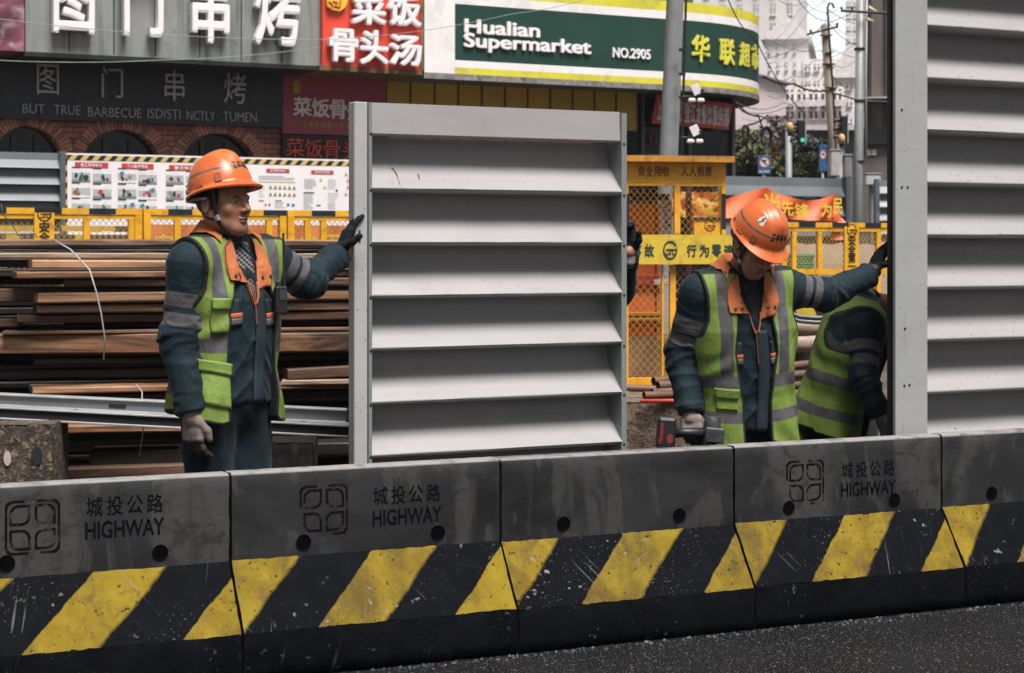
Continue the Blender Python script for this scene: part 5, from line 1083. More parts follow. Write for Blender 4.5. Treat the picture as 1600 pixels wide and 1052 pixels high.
tree('leafless purplish shrub tree above the blue road sign', 1215, 178, 46, 80, 70, G3, 2200, 4, leafs=.07); tree('dark green tree in front of the far white houses', 1290, 162, 70, 70, 50, [(.06, .075, .04), (.09, .10, .06), (.12, .125, .08)], 3000, 6, leafs=.16); tree('dark hedge like tree behind the utility pole foot', 1285, 205, 44, 90, 80, [(.05, .045, .05), (.08, .07, .075), (.06, .06, .05)], 3000, 7)
# ---------------------------------------------------------------- far buildings
def facade(name, label, u0, u1, v0, v1, Y, dep, col, cols, rows, win, wcol, ang=-11, roof=None, skip=()):
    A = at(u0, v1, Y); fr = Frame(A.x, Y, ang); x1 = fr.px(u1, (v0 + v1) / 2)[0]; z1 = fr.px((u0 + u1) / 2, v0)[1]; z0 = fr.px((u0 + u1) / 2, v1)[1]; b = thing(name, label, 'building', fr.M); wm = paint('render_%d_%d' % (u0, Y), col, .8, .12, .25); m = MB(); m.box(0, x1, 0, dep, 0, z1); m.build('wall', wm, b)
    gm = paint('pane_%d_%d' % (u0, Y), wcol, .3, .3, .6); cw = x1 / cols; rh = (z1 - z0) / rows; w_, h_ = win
    fm = MB(); fm.box(-cw * w_ * .56, cw * w_ * .56, -.16, -.002, -rh * h_ * .56, -rh * h_ * .5); p = MB(); p.box(-cw * w_ / 2, cw * w_ / 2, -.03, .0 - .002, -rh * h_ * .498, rh * h_ / 2); bars = MB(); bars.box(-.04, .04, -.06, -.031, -rh * h_ * .49, rh * h_ * .49); bars.box(-cw * w_ * .49, cw * w_ * .49, -.06, -.031, rh * h_ * .12, rh * h_ * .12 + .08)
    first = None
    for i in range(cols):
        for j in range(rows):
            if (i, j) in skip: continue
            if first is None:
                o = p.build('window', gm, b); s_ = fm.build('sill', wm, o); g_ = bars.build('frame', wm, o); first = (o, s_, g_)
            else:
                o = first[0].copy(); COL.objects.link(o); o.parent = b
                for q in first[1:]: c2 = q.copy(); COL.objects.link(c2); c2.parent = o
            o.location = (cw * (i + .5), 0, z0 + rh * (j + .5))
    if roof:
        m = MB(); m.prism([(-.3, z1), (x1 + .3, z1), (x1 / 2, z1 + roof)], 'y', -.3, dep); m.build('roof', paint('roof_%d' % u0, tuple(c * .93 for c in col), .8), b)
    return b, fr, x1, z0, z1
PALE = (.80, .77, .77)
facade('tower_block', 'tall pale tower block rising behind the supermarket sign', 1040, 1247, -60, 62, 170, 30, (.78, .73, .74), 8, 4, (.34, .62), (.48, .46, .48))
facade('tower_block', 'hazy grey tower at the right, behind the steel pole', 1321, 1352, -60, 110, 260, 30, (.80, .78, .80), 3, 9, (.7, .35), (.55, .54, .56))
facade('apartment_house', 'white apartment house with gabled roof behind the utility pole', 1196, 1262, 62, 200, 120, 14, PALE, 5, 5, (.34, .45), (.30, .28, .29), roof=1.6, skip=((4, 4), (0, 0), (2, 1)))
facade('apartment_house', 'white stepped apartment house right of the gabled one', 1255, 1312, 92, 200, 110, 12, (.86, .81, .81), 4, 4, (.6, .42), (.26, .26, .27))
facade('gabled_house', 'small white gabled house beside the steel pole', 1302, 1352, 122, 200, 100, 12, (.86, .81, .82), 3, 3, (.55, .4), (.24, .235, .24), roof=1.9)
b, fr, x1, z0, z1 = facade('balcony_house', 'cream house with dark bay windows behind the left traffic light', 1225, 1318, 136, 190, 62, 6, (.78, .71, .71), 5, 2, (.62, .72), (.075, .075, .08))
for z in (z0 + (z1 - z0) * .5,): m = MB(); m.box(-.1, x1 + .1, -.35, -.17, z - .1, z + .12); m.build('balcony', paint('balcony', (.66, .61, .60)), b)
# pink wall with sloping roof line
A = at(1140, 240, 58); s = thing('pink_house', 'pink rendered house with a sloping roof line right of the supermarket sign', 'building', A); k_ = 58 / FPX
m = MB(); m.prism([(0, -A.z), (88 * k_, -A.z), (88 * k_, 108 * k_), (52 * k_, 118 * k_), (0, 132 * k_)], 'y', 0, 5); m.build('wall', paint('pink_render', (.62, .53, .54), .8, .1, .3), s); m = MB(); m.prism([(-.2, 132.5 * k_), (52 * k_, 118.5 * k_), (92 * k_, 107 * k_), (92 * k_, 110 * k_), (52 * k_, 122 * k_), (-.2, 136 * k_)], 'y', -.2, 5.2); m.build('roof', paint('pink_roof_edge', (.20, .17, .175), .8), s)
# low wall and flat roof behind the trees, dark clad building at the right
s = thing('flat_roofed_shed', 'low pale roofed shed behind the trees and traffic light', 'shed', at(1170, 250, 50)); k_ = 50 / FPX; m = MB(); m.box(-1, 3.6, 0, 5, -4, .8); m.build('wall', paint('shed_wall', (.12, .11, .12), .8), s); m = MB(); m.box(-1.2, 3.8, -.4, 5, .81, .95); m.build('roof', paint('shed_roof', (.50, .47, .48), .6), s)
RB = Frame(at(1350, 385, 33).x, 33, -14); x1 = RB.px(1470, 200)[0]; s = thing('dark_clad_building', 'dark brown clad building between the steel pole and the column', 'building', RB.M); a = Mat('brown_cladding', .7); n = a.noise((3, 3, .25), 5, .6); a.color(a.mix(a.ramp(n, .3, .7), (.075, .065, .06), (.19, .165, .15))); m = MB(); m.box(0, x1, 0, 8, 0, 9); m.build('wall', a.m, s)
m = MB(); zt2 = RB.px(1370, 200)[1]; zb2 = RB.px(1370, 226)[1]; m.box(0, x1, -.12, -.002, zb2, zt2); m.build('window_band', M_dark, s)
for k in range(7): m = MB(); xx = .1 + k * .28; m.box(xx, xx + .04, -.05, -.002, zt2, 9); m.build('batten', paint('batten', (.05, .045, .045)), s)
m = MB(); m.box(0, x1, -.3, -.001, RB.px(1370, 156)[1], RB.px(1370, 153)[1]); m.build('ledge', paint('ledge', (.40, .38, .38)), s)
for u in (1357, 1366): x, z = RB.px(u, 238); m = MB(); m.box(x - .045, x + .04, -.03, -.002, z - .055, z + .05); m.build('notice', M_white, s)
for u0, v0, u1, v1, lb in ((1357, 11, 1369, 19, 'upper yellowish tube light on the dark building'), (1350, 28, 1364, 34, 'lower yellowish tube light on the dark building')): m = MB(); A, Bp = at(u0, v0, 32), at(u1, v1, 32); m.tube([(0, 0, 0), Bp - A], .03, 8); tag(m.build('tube_light', paint('tube_light', (.60, .48, .28), .4), None, True, M=Matrix.Translation(A)), lb, 'lamp')
# ---------------------------------------------------------------- people: signed distance shapes turned into smooth skins
def nrm(v): v = np.asarray(v, float); return v / np.linalg.norm(v)
def sd_cone(p, a, b, ra, rb):
    a = np.asarray(a, np.float32); b = np.asarray(b, np.float32); ba = b - a; t = np.clip((p - a) @ ba / max(1e-9, float(ba @ ba)), 0, 1)
    return np.linalg.norm(p - a - t[:, None] * ba, axis=1) - (ra + (rb - ra) * t)
def sd_ell(p, c, r, Mx=None):
    q = p - np.asarray(c, np.float32)
    if Mx is not None: q = q @ Mx
    r = np.asarray(r, np.float32); k0 = np.linalg.norm(q / r, axis=1); k1 = np.linalg.norm(q / (r * r), axis=1); return k0 * (k0 - 1) / np.maximum(k1, 1e-6)
def sd_box(p, c, h, r, Mx=None):
    q = p - np.asarray(c, np.float32)
    if Mx is not None: q = q @ Mx
    q = np.abs(q) - (np.asarray(h, np.float32) - r); return np.linalg.norm(np.maximum(q, 0), axis=1) + np.minimum(q.max(1), 0) - r
def smin(a, b, k):
    h = np.maximum(k - np.abs(a - b), 0) / k; return np.minimum(a, b) - h * h * k * .25
def smax(a, b, k): return -smin(-a, -b, k)
def skin(f, lo, hi, h):
    """surface nets on the blocks of a grid that the surface passes through"""
    Bn = 8; lo = np.asarray(lo, float); bs = Bn * h; nb = np.ceil((np.asarray(hi) - lo) / bs).astype(int)
    I = np.stack(np.meshgrid(*[np.arange(k) for k in nb], indexing='ij'), -1).reshape(-1, 3)
    d = f((lo + (I + .5) * bs).astype(np.float32)); I = I[np.abs(d) < bs * 1.25]
    g = np.stack(np.meshgrid(*[np.arange(Bn + 1)] * 3, indexing='ij'), -1).reshape(-1, 3)
    P = (I[:, None, :] * Bn + g[None]).reshape(-1, 3); val = np.empty(len(P), np.float32)
    for s in range(0, len(P), 400000): val[s:s + 400000] = f((lo + P[s:s + 400000] * h).astype(np.float32))
    val = val.reshape(len(I), Bn + 1, Bn + 1, Bn + 1); ins = val < 0
    c = [(i, j, k) for i in (0, 1) for j in (0, 1) for k in (0, 1)]
    cv = np.stack([val[:, i:Bn + i, j:Bn + j, k:Bn + k] for i, j, k in c], -1); ci = cv < 0; n = ci.sum(-1); act = (n > 0) & (n < 8)
    bi, x, y, z = np.nonzero(act); v8 = cv[act]; s8 = v8 < 0; acc = np.zeros((len(bi), 3)); cnt = np.zeros(len(bi)); C = np.array(c, float)
    for a in range(8):
        for b in range(a + 1, 8):
            if np.abs(C[a] - C[b]).sum() != 1: continue
            m = s8[:, a] != s8[:, b]; t = v8[m, a] / (v8[m, a] - v8[m, b]); acc[m] += C[a] + t[:, None] * (C[b] - C[a]); cnt[m] += 1
    G = I[bi] * Bn + np.stack([x, y, z], 1); V = lo + (G + acc / cnt[:, None]) * h
    S_ = np.array([1 << 42, 1 << 21, 1], dtype=np.int64); key = (G + 2).astype(np.int64) @ S_; o = np.argsort(key); key = key[o]; V = V[o]; F = []
    for ax in range(3):
        e = [0, 0, 0]; e[ax] = 1
        A = ins[:, :Bn, :Bn, :Bn]; Bv = ins[:, e[0]:Bn + e[0], e[1]:Bn + e[1], e[2]:Bn + e[2]]; q = np.nonzero(A != Bv)
        if len(q[0]) == 0: continue
        g0 = I[q[0]] * Bn + np.stack(q[1:], 1); fl = A[q]; u = np.zeros(3, int); w_ = np.zeros(3, int); u[(ax + 1) % 3] = 1; w_[(ax + 2) % 3] = 1; ids = []; ok = np.ones(len(g0), bool)
        for dl in (-u - w_, -w_, 0 * u, -u):
            k = (g0 + dl + 2).astype(np.int64) @ S_; ix = np.minimum(np.searchsorted(key, k), len(key) - 1); ok &= key[ix] == k; ids.append(ix)
        Q = np.stack(ids, 1); Q[~fl] = Q[~fl][:, ::-1]; F.append(Q[ok])
    return V, np.concatenate(F)
_rn = np.random.RandomState(5); _lat = _rn.rand(32, 32, 32).astype(np.float32)
def vnoise(p, sc, seed=0.0):
    q = p * np.asarray(sc, np.float32) + seed; i = np.floor(q).astype(int); f = q - i; f = f * f * (3 - 2 * f); r = 0
    for a in (0, 1):
        for b in (0, 1):
            for c in (0, 1):
                w_ = (f[:, 0] if a else 1 - f[:, 0]) * (f[:, 1] if b else 1 - f[:, 1]) * (f[:, 2] if c else 1 - f[:, 2]); r = r + w_ * _lat[(i[:, 0] + a) & 31, (i[:, 1] + b) & 31, (i[:, 2] + c) & 31]
    return r
def vnormals(V, F):
    a = np.cross(V[F[:, 2]] - V[F[:, 0]], V[F[:, 3]] - V[F[:, 1]]); n = np.zeros_like(V)
    for k in range(4): np.add.at(n, F[:, k], a)
    return n / np.maximum(np.linalg.norm(n, axis=1), 1e-9)[:, None]
def relax(V, F, it=2, k=.5):
    for _ in range(it):
        s = np.zeros_like(V); c = np.zeros(len(V))
        for a in range(4): np.add.at(s, F[:, a], V[F[:, (a + 1) % 4]] + V[F[:, a - 1]]); np.add.at(c, F[:, a], 2)
        V = V + k * (s / np.maximum(c, 1)[:, None] - V)
    return V
def mesh_obj(name, V, F, mats, parent, attrs=None, smooth=True):
    me = bpy.data.meshes.new(name); me.vertices.add(len(V)); me.vertices.foreach_set('co', np.asarray(V, np.float32).ravel()); F = np.asarray(F); k = F.shape[1]; me.loops.add(F.size); me.polygons.add(len(F)); me.loops.foreach_set('vertex_index', F.ravel().astype(np.int32)); me.polygons.foreach_set('loop_start', np.arange(0, F.size, k, dtype=np.int32)); me.polygons.foreach_set('use_smooth', np.full(len(F), smooth))
    me.update(calc_edges=True); me.validate()
    for m in (mats if isinstance(mats, (list, tuple)) else [mats]): me.materials.append(m)
    for nm, (ty, data) in (attrs or {}).items():
        at_ = me.attributes.new(nm, ty, 'POINT'); at_.data.foreach_set({'FLOAT': 'value', 'FLOAT_VECTOR': 'vector', 'FLOAT_COLOR': 'color'}[ty], np.asarray(data, np.float32).ravel())
    o = bpy.data.objects.new(name, me); COL.objects.link(o); o.parent = parent; return o
def attr(a, nm): n = N(a.t, 'ShaderNodeAttribute'); n.attribute_name = nm; return n
def band(a, x, lo, hi, e=.002): return a.math('MULTIPLY', a.ramp(x, lo - e, lo + e), a.ramp(x, hi + e, hi - e))

# cloth materials ---------------------------------------------------------
def weave(a, sc=900): return a.noise((sc, sc, sc), 2, .5, 0, a.obj)
def reflective(a):
    n = a.noise(16, 4, .6, .5, a.obj); return a.mix(a.ramp(n, .3, .7), (.055, .052, .058), (.11, .105, .112))
def jacket_mat():
    a = Mat('petrol_blue_cotton', .78, 0, .25); n = a.noise(5, 4, .6, .4); n2 = a.noise(30, 4); c = a.mix(a.ramp(n, .3, .7), (.0022, .0085, .0135), (.006, .0205, .030)); c = a.mix(a.ramp(n2, .5, .8, 0, .25), c, (.012, .034, .046))
    b = attr(a, 'band').outputs['Fac']; wob = a.math('ADD', b, a.math('MULTIPLY', a.math('SUBTRACT', a.noise(20, 3), .5), .008)); k = a.math('MAXIMUM', band(a, wob, .36, .54, .008), band(a, wob, .62, .79, .008)); c = a.mix(k, c, reflective(a)); a.color(c)
    f = a.noise((9, 9, 7), 3, .5, 1.2); a.bump(a.math('ADD', f, a.math('MULTIPLY', a.noise(420, 2), .04)), .6, .016); a.b.inputs['Sheen Weight'].default_value = .06; a.b.inputs['Sheen Roughness'].default_value = .4; return a.m
def trouser_mat():
    a = Mat('dark_blue_trousers', .8, 0, .2); n = a.noise(5, 4, .6, .4); a.color(a.mix(a.ramp(n, .3, .7), (.0025, .0075, .0115), (.0062, .0175, .0255))); a.bump(a.noise((14, 14, 5), 4, .55, 1.5), .6, .014); a.b.inputs['Sheen Weight'].default_value = .05; return a.m
def vest_mat():
    """torso coordinates ride on the mesh: x across, y depth, z height above the hip"""
    a = Mat('lime_safety_vest', .7, 0, .3); t = attr(a, 'tc').outputs['Vector']; x, y, z = a.sep(t); ax = a.math('ABSOLUTE', x)
    wob = a.math('MULTIPLY', a.math('SUBTRACT', a.noise(9, 3), .5), .02); zz = a.math('ADD', z, wob)
    ver = a.math('MULTIPLY', band(a, ax, .098, .148), a.ramp(zz, .205, .209)); hor = a.math('MAXIMUM', band(a, zz, .155, .208), band(a, zz, .015, .062)); k = a.math('MAXIMUM', ver, hor)
    n = a.noise(6, 5, .6, .4); c = a.mix(a.ramp(n, .3, .7), (.115, .185, .030), (.185, .27, .055)); c = a.mix(a.ramp(a.noise(22, 5, .7), .56, .72, 0, .5), c, (.11, .165, .04)); c = a.mix(k, c, reflective(a))
    ed = attr(a, 'edge').outputs['Fac']; c = a.mix(a.ramp(ed, .012, .008), c, (.012, .014, .014)); a.color(c); a.bump(a.noise((16, 16, 8), 4, .55, 1.4), .6, .012); return a.m
def skin_mat():
    a = Mat('weathered_skin', .5, 0, .4); c = attr(a, 'tint').outputs['Color']; n = a.noise(40, 4, .6, .2, a.obj); c2 = a.mix(a.ramp(n, .35, .7, 0, .35), c, (.09, .035, .022)); a.color(c2); a.bump(a.noise(130, 4, .6, 0, a.obj), .25, .002); a.b.inputs['Subsurface Weight'].default_value = .08; a.b.inputs['Subsurface Radius'].default_value = (.01, .004, .002); return a.m
def helmet_mat():
    a = Mat('orange_helmet_plastic', .34, 0, .45); n = a.noise(7, 5, .6); c = a.mix(a.ramp(n, .3, .7), (.50, .10, .024), (.61, .15, .042)); g = a.math('MULTIPLY', a.ramp(a.noise(26, 4, .6, .8), .63, .68), a.ramp(a.noise(5, 3), .45, .55)); c = a.mix(a.math('MULTIPLY', g, .85), c, (.05, .03, .025)); c = a.mix(a.ramp(a.noise(11, 4), .58, .75, 0, .5), c, (.42, .10, .03)); sc_ = a.math('MULTIPLY', a.ramp(a.noise((90, 5, 30), 3, .5, .6), .68, .72), .7); c = a.mix(sc_, c, (.20, .07, .03))
    b = attr(a, 'belt').outputs['Fac']; c = a.mix(band(a, b, .0, 1.0, .08), c, a.mix(a.ramp(a.noise(30, 3), .3, .7), (.06, .05, .045), (.15, .13, .12))); a.color(c); a.rough(a.ramp(n, .3, .7, .28, .45)); a.bump(a.noise(60, 3), .06, .004); return a.m
def glove_mat(name, back, dip, cut):
    a = Mat(name, .85, 0, .2); g = attr(a, 'along').outputs['Fac']; n = a.noise(18, 4, .6, .5); k = a.ramp(a.math('ADD', g, a.math('MULTIPLY', a.math('SUBTRACT', n, .5), .03)), cut - .006, cut + .006); c = a.mix(a.ramp(n, .3, .7), tuple(x * .65 for x in back), back); c = a.mix(k, c, a.mix(a.ramp(n, .3, .7), tuple(x * .6 for x in dip), dip)); a.color(c); a.bump(a.noise((60, 60, 200), 3, .6), .4, .004); return a.m
M_jac, M_tro, M_vest, M_skin, M_helm = jacket_mat(), trouser_mat(), vest_mat(), skin_mat(), helmet_mat()
M_collar = paint('orange_collar_cloth', (.46, .13, .04), .75, .2, 14, dirt=(.20, .07, .03), dsc=12, damt=.4, bump=.4, bsc=90)
M_hair = paint('black_hair', (.010, .009, .009), .5, .3, 60, bump=.6, bsc=220)
def plaid():
    a = Mat('dark_plaid_shirt', .8); p = a.sep(a.scaled(60, a.obj)); c = a.mix(band(a, a.math('FRACT', a.math('ADD', p[0], p[2])), .0, .16, .03), (.010, .010, .014), (.28, .27, .28)); c = a.mix(band(a, a.math('FRACT', a.math('SUBTRACT', p[2], p[0])), .0, .14, .03), c, (.22, .21, .22)); a.color(c); return a.m
M_plaid = plaid(); M_shirt = paint('black_shirt', (.010, .011, .014), .8)
M_gl_tan = glove_mat('grey_brown_glove', (.20, .165, .145), (.050, .040, .036), .090); M_gl_blk = glove_mat('black_dipped_glove', (.26, .23, .21), (.010, .013, .017), .012)
M_gl_blk2 = glove_mat('black_palm_glove', (.20, .16, .14), (.012, .013, .016), .035)
def refl_mat():
    a = Mat('grey_reflective_tape', .5); a.color(reflective(a)); return a.m
M_ref = refl_mat(); M_jdark = paint('dark_placket', (.009, .020, .031), .75, .3, 12); M_lime = paint('lime_pocket', (.175, .265, .045), .7, .3, 9, dirt=(.10, .17, .03), dsc=20, damt=.5, bump=.4, bsc=50)
M_snap = paint('snap_button', (.05, .045, .045), .35, .1, 4); M_snapl = paint('pale_snap', (.42, .40, .38), .35)
def rot3(yaw=0, pitch=0, roll=0):
    """columns: the wearer's left, back, up; yaw turns the face to the picture's right, pitch bows it forward, roll leans it"""
    M_ = Matrix.Rotation(R(yaw), 3, 'Z') @ Matrix.Rotation(R(pitch), 3, 'X') @ Matrix.Rotation(R(roll), 3, 'Y'); return np.array(M_)
def make_hand(W, F, Np, side, curls, thumb, r=1.0, spread=0.0):
    """list of cones for a gloved hand: wrist W, finger direction F, palm normal Np, side +1/-1 for where the thumb sits"""
    F = nrm(F); Np = nrm(np.asarray(Np) - F * np.dot(Np, F)); Sd = np.cross(F, Np) * side; L = []; L.append(('box', W + F * .052, (F, Np, Sd), (.050, .0165, .043), .014)); L.append(('cone', W - F * .03, W + F * .02, .031, .030))
    for k in range(4):
        o = (.031, .0105, -.0105, -.030)[k]; base = W + F * (.092, .098, .095, .088)[k] + Sd * o; ln = (.074, .082, .077, .060)[k] * r; c = curls[k]; d0 = F + Sd * o * spread; d0 = d0 / np.linalg.norm(d0); ang = 0; p = base; rad = (.0118, .012, .0116, .0105)[k]
        L.append(('cone', W + F * .06 + Sd * o * .9, base, .015, rad * 1.05))
        for j, fr in enumerate((.44, .31, .25)):
            ang += R(c[j]); d = d0 * math.cos(ang) + Np * math.sin(ang); q = p + d * ln * fr; L.append(('cone', p, q, rad, rad * .93)); p = q; rad *= .93
    tb = W + F * .030 + Sd * .034; d1 = nrm(F * thumb[0] + Sd * thumb[1] + Np * thumb[2]); t1 = tb + d1 * .040; d2 = nrm(F * thumb[3] + Sd * thumb[4] + Np * thumb[5]); t2 = t1 + d2 * .034; L += [('cone', W + F * .02 + Sd * .018, tb, .018, .016), ('cone', tb, t1, .0155, .0135), ('cone', t1, t2, .0132, .0118)]
    return L
def f_prims(L, k):
    def f(p):
        d = None
        for i, q in enumerate(L):
            if q[0] == 'cone': e = sd_cone(p, *q[1:])
            elif q[0] == 'box': e = sd_box(p, q[1], q[3], q[4], np.array(q[2], np.float32).T)
            else: e = sd_ell(p, *q[1:])
            d = e if d is None else smin(d, e, k)
        return d
    return f
def bounds(P, pad): P = np.array(P); return P.min(0) - pad, P.max(0) + pad

def person(label, sp):
    """sp: world joints and looks. Everything is built about the root at the feet."""
    root0 = Vector((sp['P'][0], sp['P'][1], 0)); t = thing('person', label, 'person', root0); O = np.array(root0)
    g = lambda k: np.array(sp[k], float) - O
    P, Nk = g('P'), g('N'); zt = nrm(Nk - P); yaw = R(sp['yaw']); xt = np.array((math.cos(yaw), math.sin(yaw), 0)); xt = nrm(xt - zt * (xt @ zt)); yt = np.cross(zt, xt); T = np.stack([xt, yt, zt], 1); L = np.linalg.norm(Nk - P); hs = sp.get('h', .0045); wid = sp.get('wide', 1.0)
    loc = lambda p: (p - P) @ T; tow = lambda q: P + np.asarray(q) @ T.T
    sh = {s: (g('S' + s) if 'S' + s in sp else tow((sp.get('shw', .19) * (1 if s == 'L' else -1), -.0, L - .078))) for s in 'LR'}
    el = {s: g('E' + s) for s in 'LR'}; wr_ = {s: g('W' + s) for s in 'LR'}
    zs = np.array([-.12, 0, .10, .22, .36, .46, .53, L + .02]) * (L / .573); aw = np.array([.186, .188, .180, .186, .198, .188, .145, .075]) * wid; bd = np.array([.135, .140, .136, .140, .138, .118, .090, .068]); cy = np.array([0, .0, 0, -.006, -.008, .004, .014, .012])
    def torso(q, inf=0.0):
        z = q[:, 2]; a = np.interp(z, zs, aw) + inf; b = np.interp(z, zs, bd) + inf; c = np.interp(z, zs, cy); u = np.abs(q[:, 0]) / a; v = np.abs(q[:, 1] - c) / b; k = (u ** 2.35 + v ** 2.35) ** (1 / 2.35); d = (k - 1) * np.minimum(a, b) * .92
        return smax(d, smax(z - (L + .015 + inf), (sp.get('hem', -.03) - inf * .3) - z, .02), .02)
    ra = sp.get('arm', (.073, .062, .051))
    def jacket(p, inf=0.0):
        q = loc(p).astype(np.float32); d = torso(q, inf)
        for s in 'LR':
            d = smin(d, sd_cone(p, tow((.05 * (1 if s == 'L' else -1), .01, L - .025)), sh[s], .058 + inf, .066 + inf), .05)
            d = smin(d, smin(sd_cone(p, sh[s], el[s], ra[0] + inf, ra[1] + inf), sd_cone(p, el[s], wr_[s], ra[1] + inf, ra[2] + inf), .035), .045)
        return d
    pts = [tow((x, y, z)) for x in (-.22, .22) for y in (-.16, .16) for z in (-.08, L + .05)] + [el['L'], el['R'], wr_['L'], wr_['R'], sh['L'], sh['R']]
    lo, hi = bounds(pts, .11)
    def cuff(p):
        d = jacket(p)
        for s in 'LR':      # sleeves end flat at the cuff
            ax = nrm(wr_[s] - el[s]); e = (p - wr_[s]) @ ax.astype(np.float32); near = np.linalg.norm(p - wr_[s].astype(np.float32), axis=1) < .12; d = np.where(near, smax(d, e, .008), d)
        return d
    V, F = skin(lambda p: cuff(p), lo, hi, hs)
    n = vnormals(V, F); disp = np.zeros(len(V)); bandv = np.full(len(V), -1.0); q = loc(V)
    for s in 'LR':
        A, E, Wt = sh[s], el[s], wr_[s]
        for a0, a1, upper in ((A, E, 1), (E, Wt, 0)):
            ax = a1 - a0; Ln = np.linalg.norm(ax); ax = ax / Ln; tt = ((V - a0) @ ax) / Ln; rd = np.linalg.norm(V - a0 - np.outer(tt * Ln, ax), axis=1); m = (rd < .105) & (tt > -.05) & (tt < 1.08) & ((np.abs(q[:, 0]) > .13) | (not upper))
            if upper: bandv = np.where(m & (np.abs(q[:, 0]) > .14) & (rd < .10), tt, bandv)
            sd_ = 3.1 if s == 'L' else 8.4; ww = vnoise(V, 9, sd_) * 3.5; ph = tt * Ln * sp.get('fold', 52) + ww * 2.4 + (V @ np.cross(ax, (.3, .5, .8))) * 26
            el_ = np.exp(-((tt - (1 if upper else 0)) / .42) ** 2) + (0 if upper else .7 * np.exp(-((tt - 1) / .35) ** 2)) + .25
            rid = 1 - np.abs(np.sin(ph * .5)) ** .8; W2 = V * 6.5 + np.outer(tt * Ln, ax) * 11 + np.cross(ax, (.3, .5, .8)) * (tt * Ln * 5)[:, None]; cr = (1 - np.abs(2 * vnoise(W2, 1, sd_) - 1)) ** 3 + .5 * (1 - np.abs(2 * vnoise(W2 * 2.1, 1, sd_ + 3) - 1)) ** 3; disp = np.where(m, ((rid - .45) * .0035 + (cr - .45) * .0105) * np.minimum(el_, 1.1), disp)
    body_ = np.abs(q[:, 0]) < .19; ph = q[:, 2] * 46 + q[:, 0] * 34 * np.sign(q[:, 0]) + vnoise(V, 7, 2) * 8; W2 = q * (6, 6, 8) + np.stack([q[:, 2] * 4, q[:, 0] * 0, q[:, 0] * 9 * np.sign(q[:, 0])], 1); cr = (1 - np.abs(2 * vnoise(W2, 1, 2) - 1)) ** 3 + .5 * (1 - np.abs(2 * vnoise(W2 * 2.2, 1, 7) - 1)) ** 3; disp = np.where(body_ & (disp == 0), (cr - .45) * .0095, disp)
    disp += (vnoise(V, 30, 4) - .5) * .0015; V = V + n * disp[:, None]; V = relax(V, F, 1, .4)
    jk = mesh_obj('jacket', V, F, M_jac, t, {'band': ('FLOAT', bandv)})
    # trousers and boots -------------------------------------------------
    Hh = {s: tow((.092 * (1 if s == 'L' else -1), .0, -.03)) for s in 'LR'}
    if sp.get('hips') is not None: dlt = np.array(sp['hips'], float); Hh = {s: Hh[s] + dlt for s in Hh}
    Kn = {s: g('K' + s) for s in 'LR'}; An = {s: g('A' + s) for s in 'LR'}
    pc = (Hh['L'] + Hh['R']) / 2 + np.array((0, 0, .04))
    def trous(p):
        d = sd_ell(p, pc, (.165 * wid, .13, .15), T)
        for s in 'LR': d = smin(d, smin(sd_cone(p, Hh[s], Kn[s], .098, .078), sd_cone(p, Kn[s], An[s], .078, .070), .03), .05)
        return d
    lo, hi = bounds([Hh['L'], Hh['R'], Kn['L'], Kn['R'], An['L'], An['R'], pc + (0, 0, .1)], .19)
    V, F = skin(trous, lo, hi, hs * 1.4); n = vnormals(V, F); ph = V[:, 2] * 30 + V[:, 0] * 60 + vnoise(V, 5, 2) * 9; V = V + n * ((1 - np.abs(np.sin(ph * .5)) - .45) * .010 * vnoise(V, 4, 3) + (vnoise(V, 25, 8) - .5) * .003)[:, None]
    mesh_obj('trousers', relax(V, F, 1, .4), F, M_tro, t)
    for s in 'LR':
        b0 = An[s].copy(); fw = -np.cross(np.array((0, 0, 1.0)), np.array((math.cos(yaw), math.sin(yaw), 0))); Lb = [('cone', np.array((b0[0], b0[1], .14)), np.array((b0[0], b0[1], .06)), .052, .050), ('cone', np.array((b0[0], b0[1], .052)) - fw * .04, np.array((b0[0], b0[1], .045)) + fw * .15, .050, .042)]
        f0 = f_prims(Lb, .04); V, F = skin(lambda p: smax(f0(p), .002 - p[:, 2], .01), np.array((b0[0] - .22, b0[1] - .22, -.02)), np.array((b0[0] + .22, b0[1] + .22, .22)), .008); mesh_obj('boot', V, F, M_rubber, t)
    # head frame ----------------------------------------------------------
    H = g('H'); hy, hp, hr = sp['head']; HM = rot3(hy, hp, hr); hl = lambda p: (p - H) @ HM; hw = lambda q: H + np.asarray(q, float) @ HM.T
    nb = tow((0, .012, L - .03))
    def headf(p):
        q = hl(p).astype(np.float32); ax_ = q.copy(); ax_[:, 0] = np.abs(ax_[:, 0]); d = sd_ell(q, (0, .012, .032), (.076, .096, .088))
        d = smin(d, sd_ell(q, (0, -.030, -.035), (.060, .064, .076)), .03); d = smin(d, sd_cone(ax_, (.056, .000, -.050), (.022, -.066, -.094), .017, .016), .035); d = smin(d, sd_ell(q, (0, -.070, -.098), (.026, .020, .018)), .022)
        d = smin(d, sd_ell(ax_, (.042, -.062, -.024), (.022, .017, .016)), .03); d = smin(d, sd_cone(ax_, (.012, -.090, .017), (.044, -.074, .020), .0085, .0075), .016)
        d = smax(d, -sd_ell(ax_, (.033, -.100, .001), (.017, .014, .009)), .014); d = smin(d, sd_ell(ax_, (.032, -.0735, .0015), (.0155, .0135, .0095)), .004)
        d = smax(d, -sd_cone(ax_, (.020, -.0925, .0005), (.044, -.083, .0012), .0012, .001), .0025)
        nose = sd_cone(q, (0, -.088, .012), (0, -.113, -.026), .0075, .0105); nose = smin(nose, sd_ell(ax_, (.0125, -.098, -.031), (.0095, .0115, .0075)), .008); d = smin(d, nose, .010)
        d = smax(d, -sd_ell(ax_, (.008, -.106, -.0395), (.004, .005, .004)), .003)
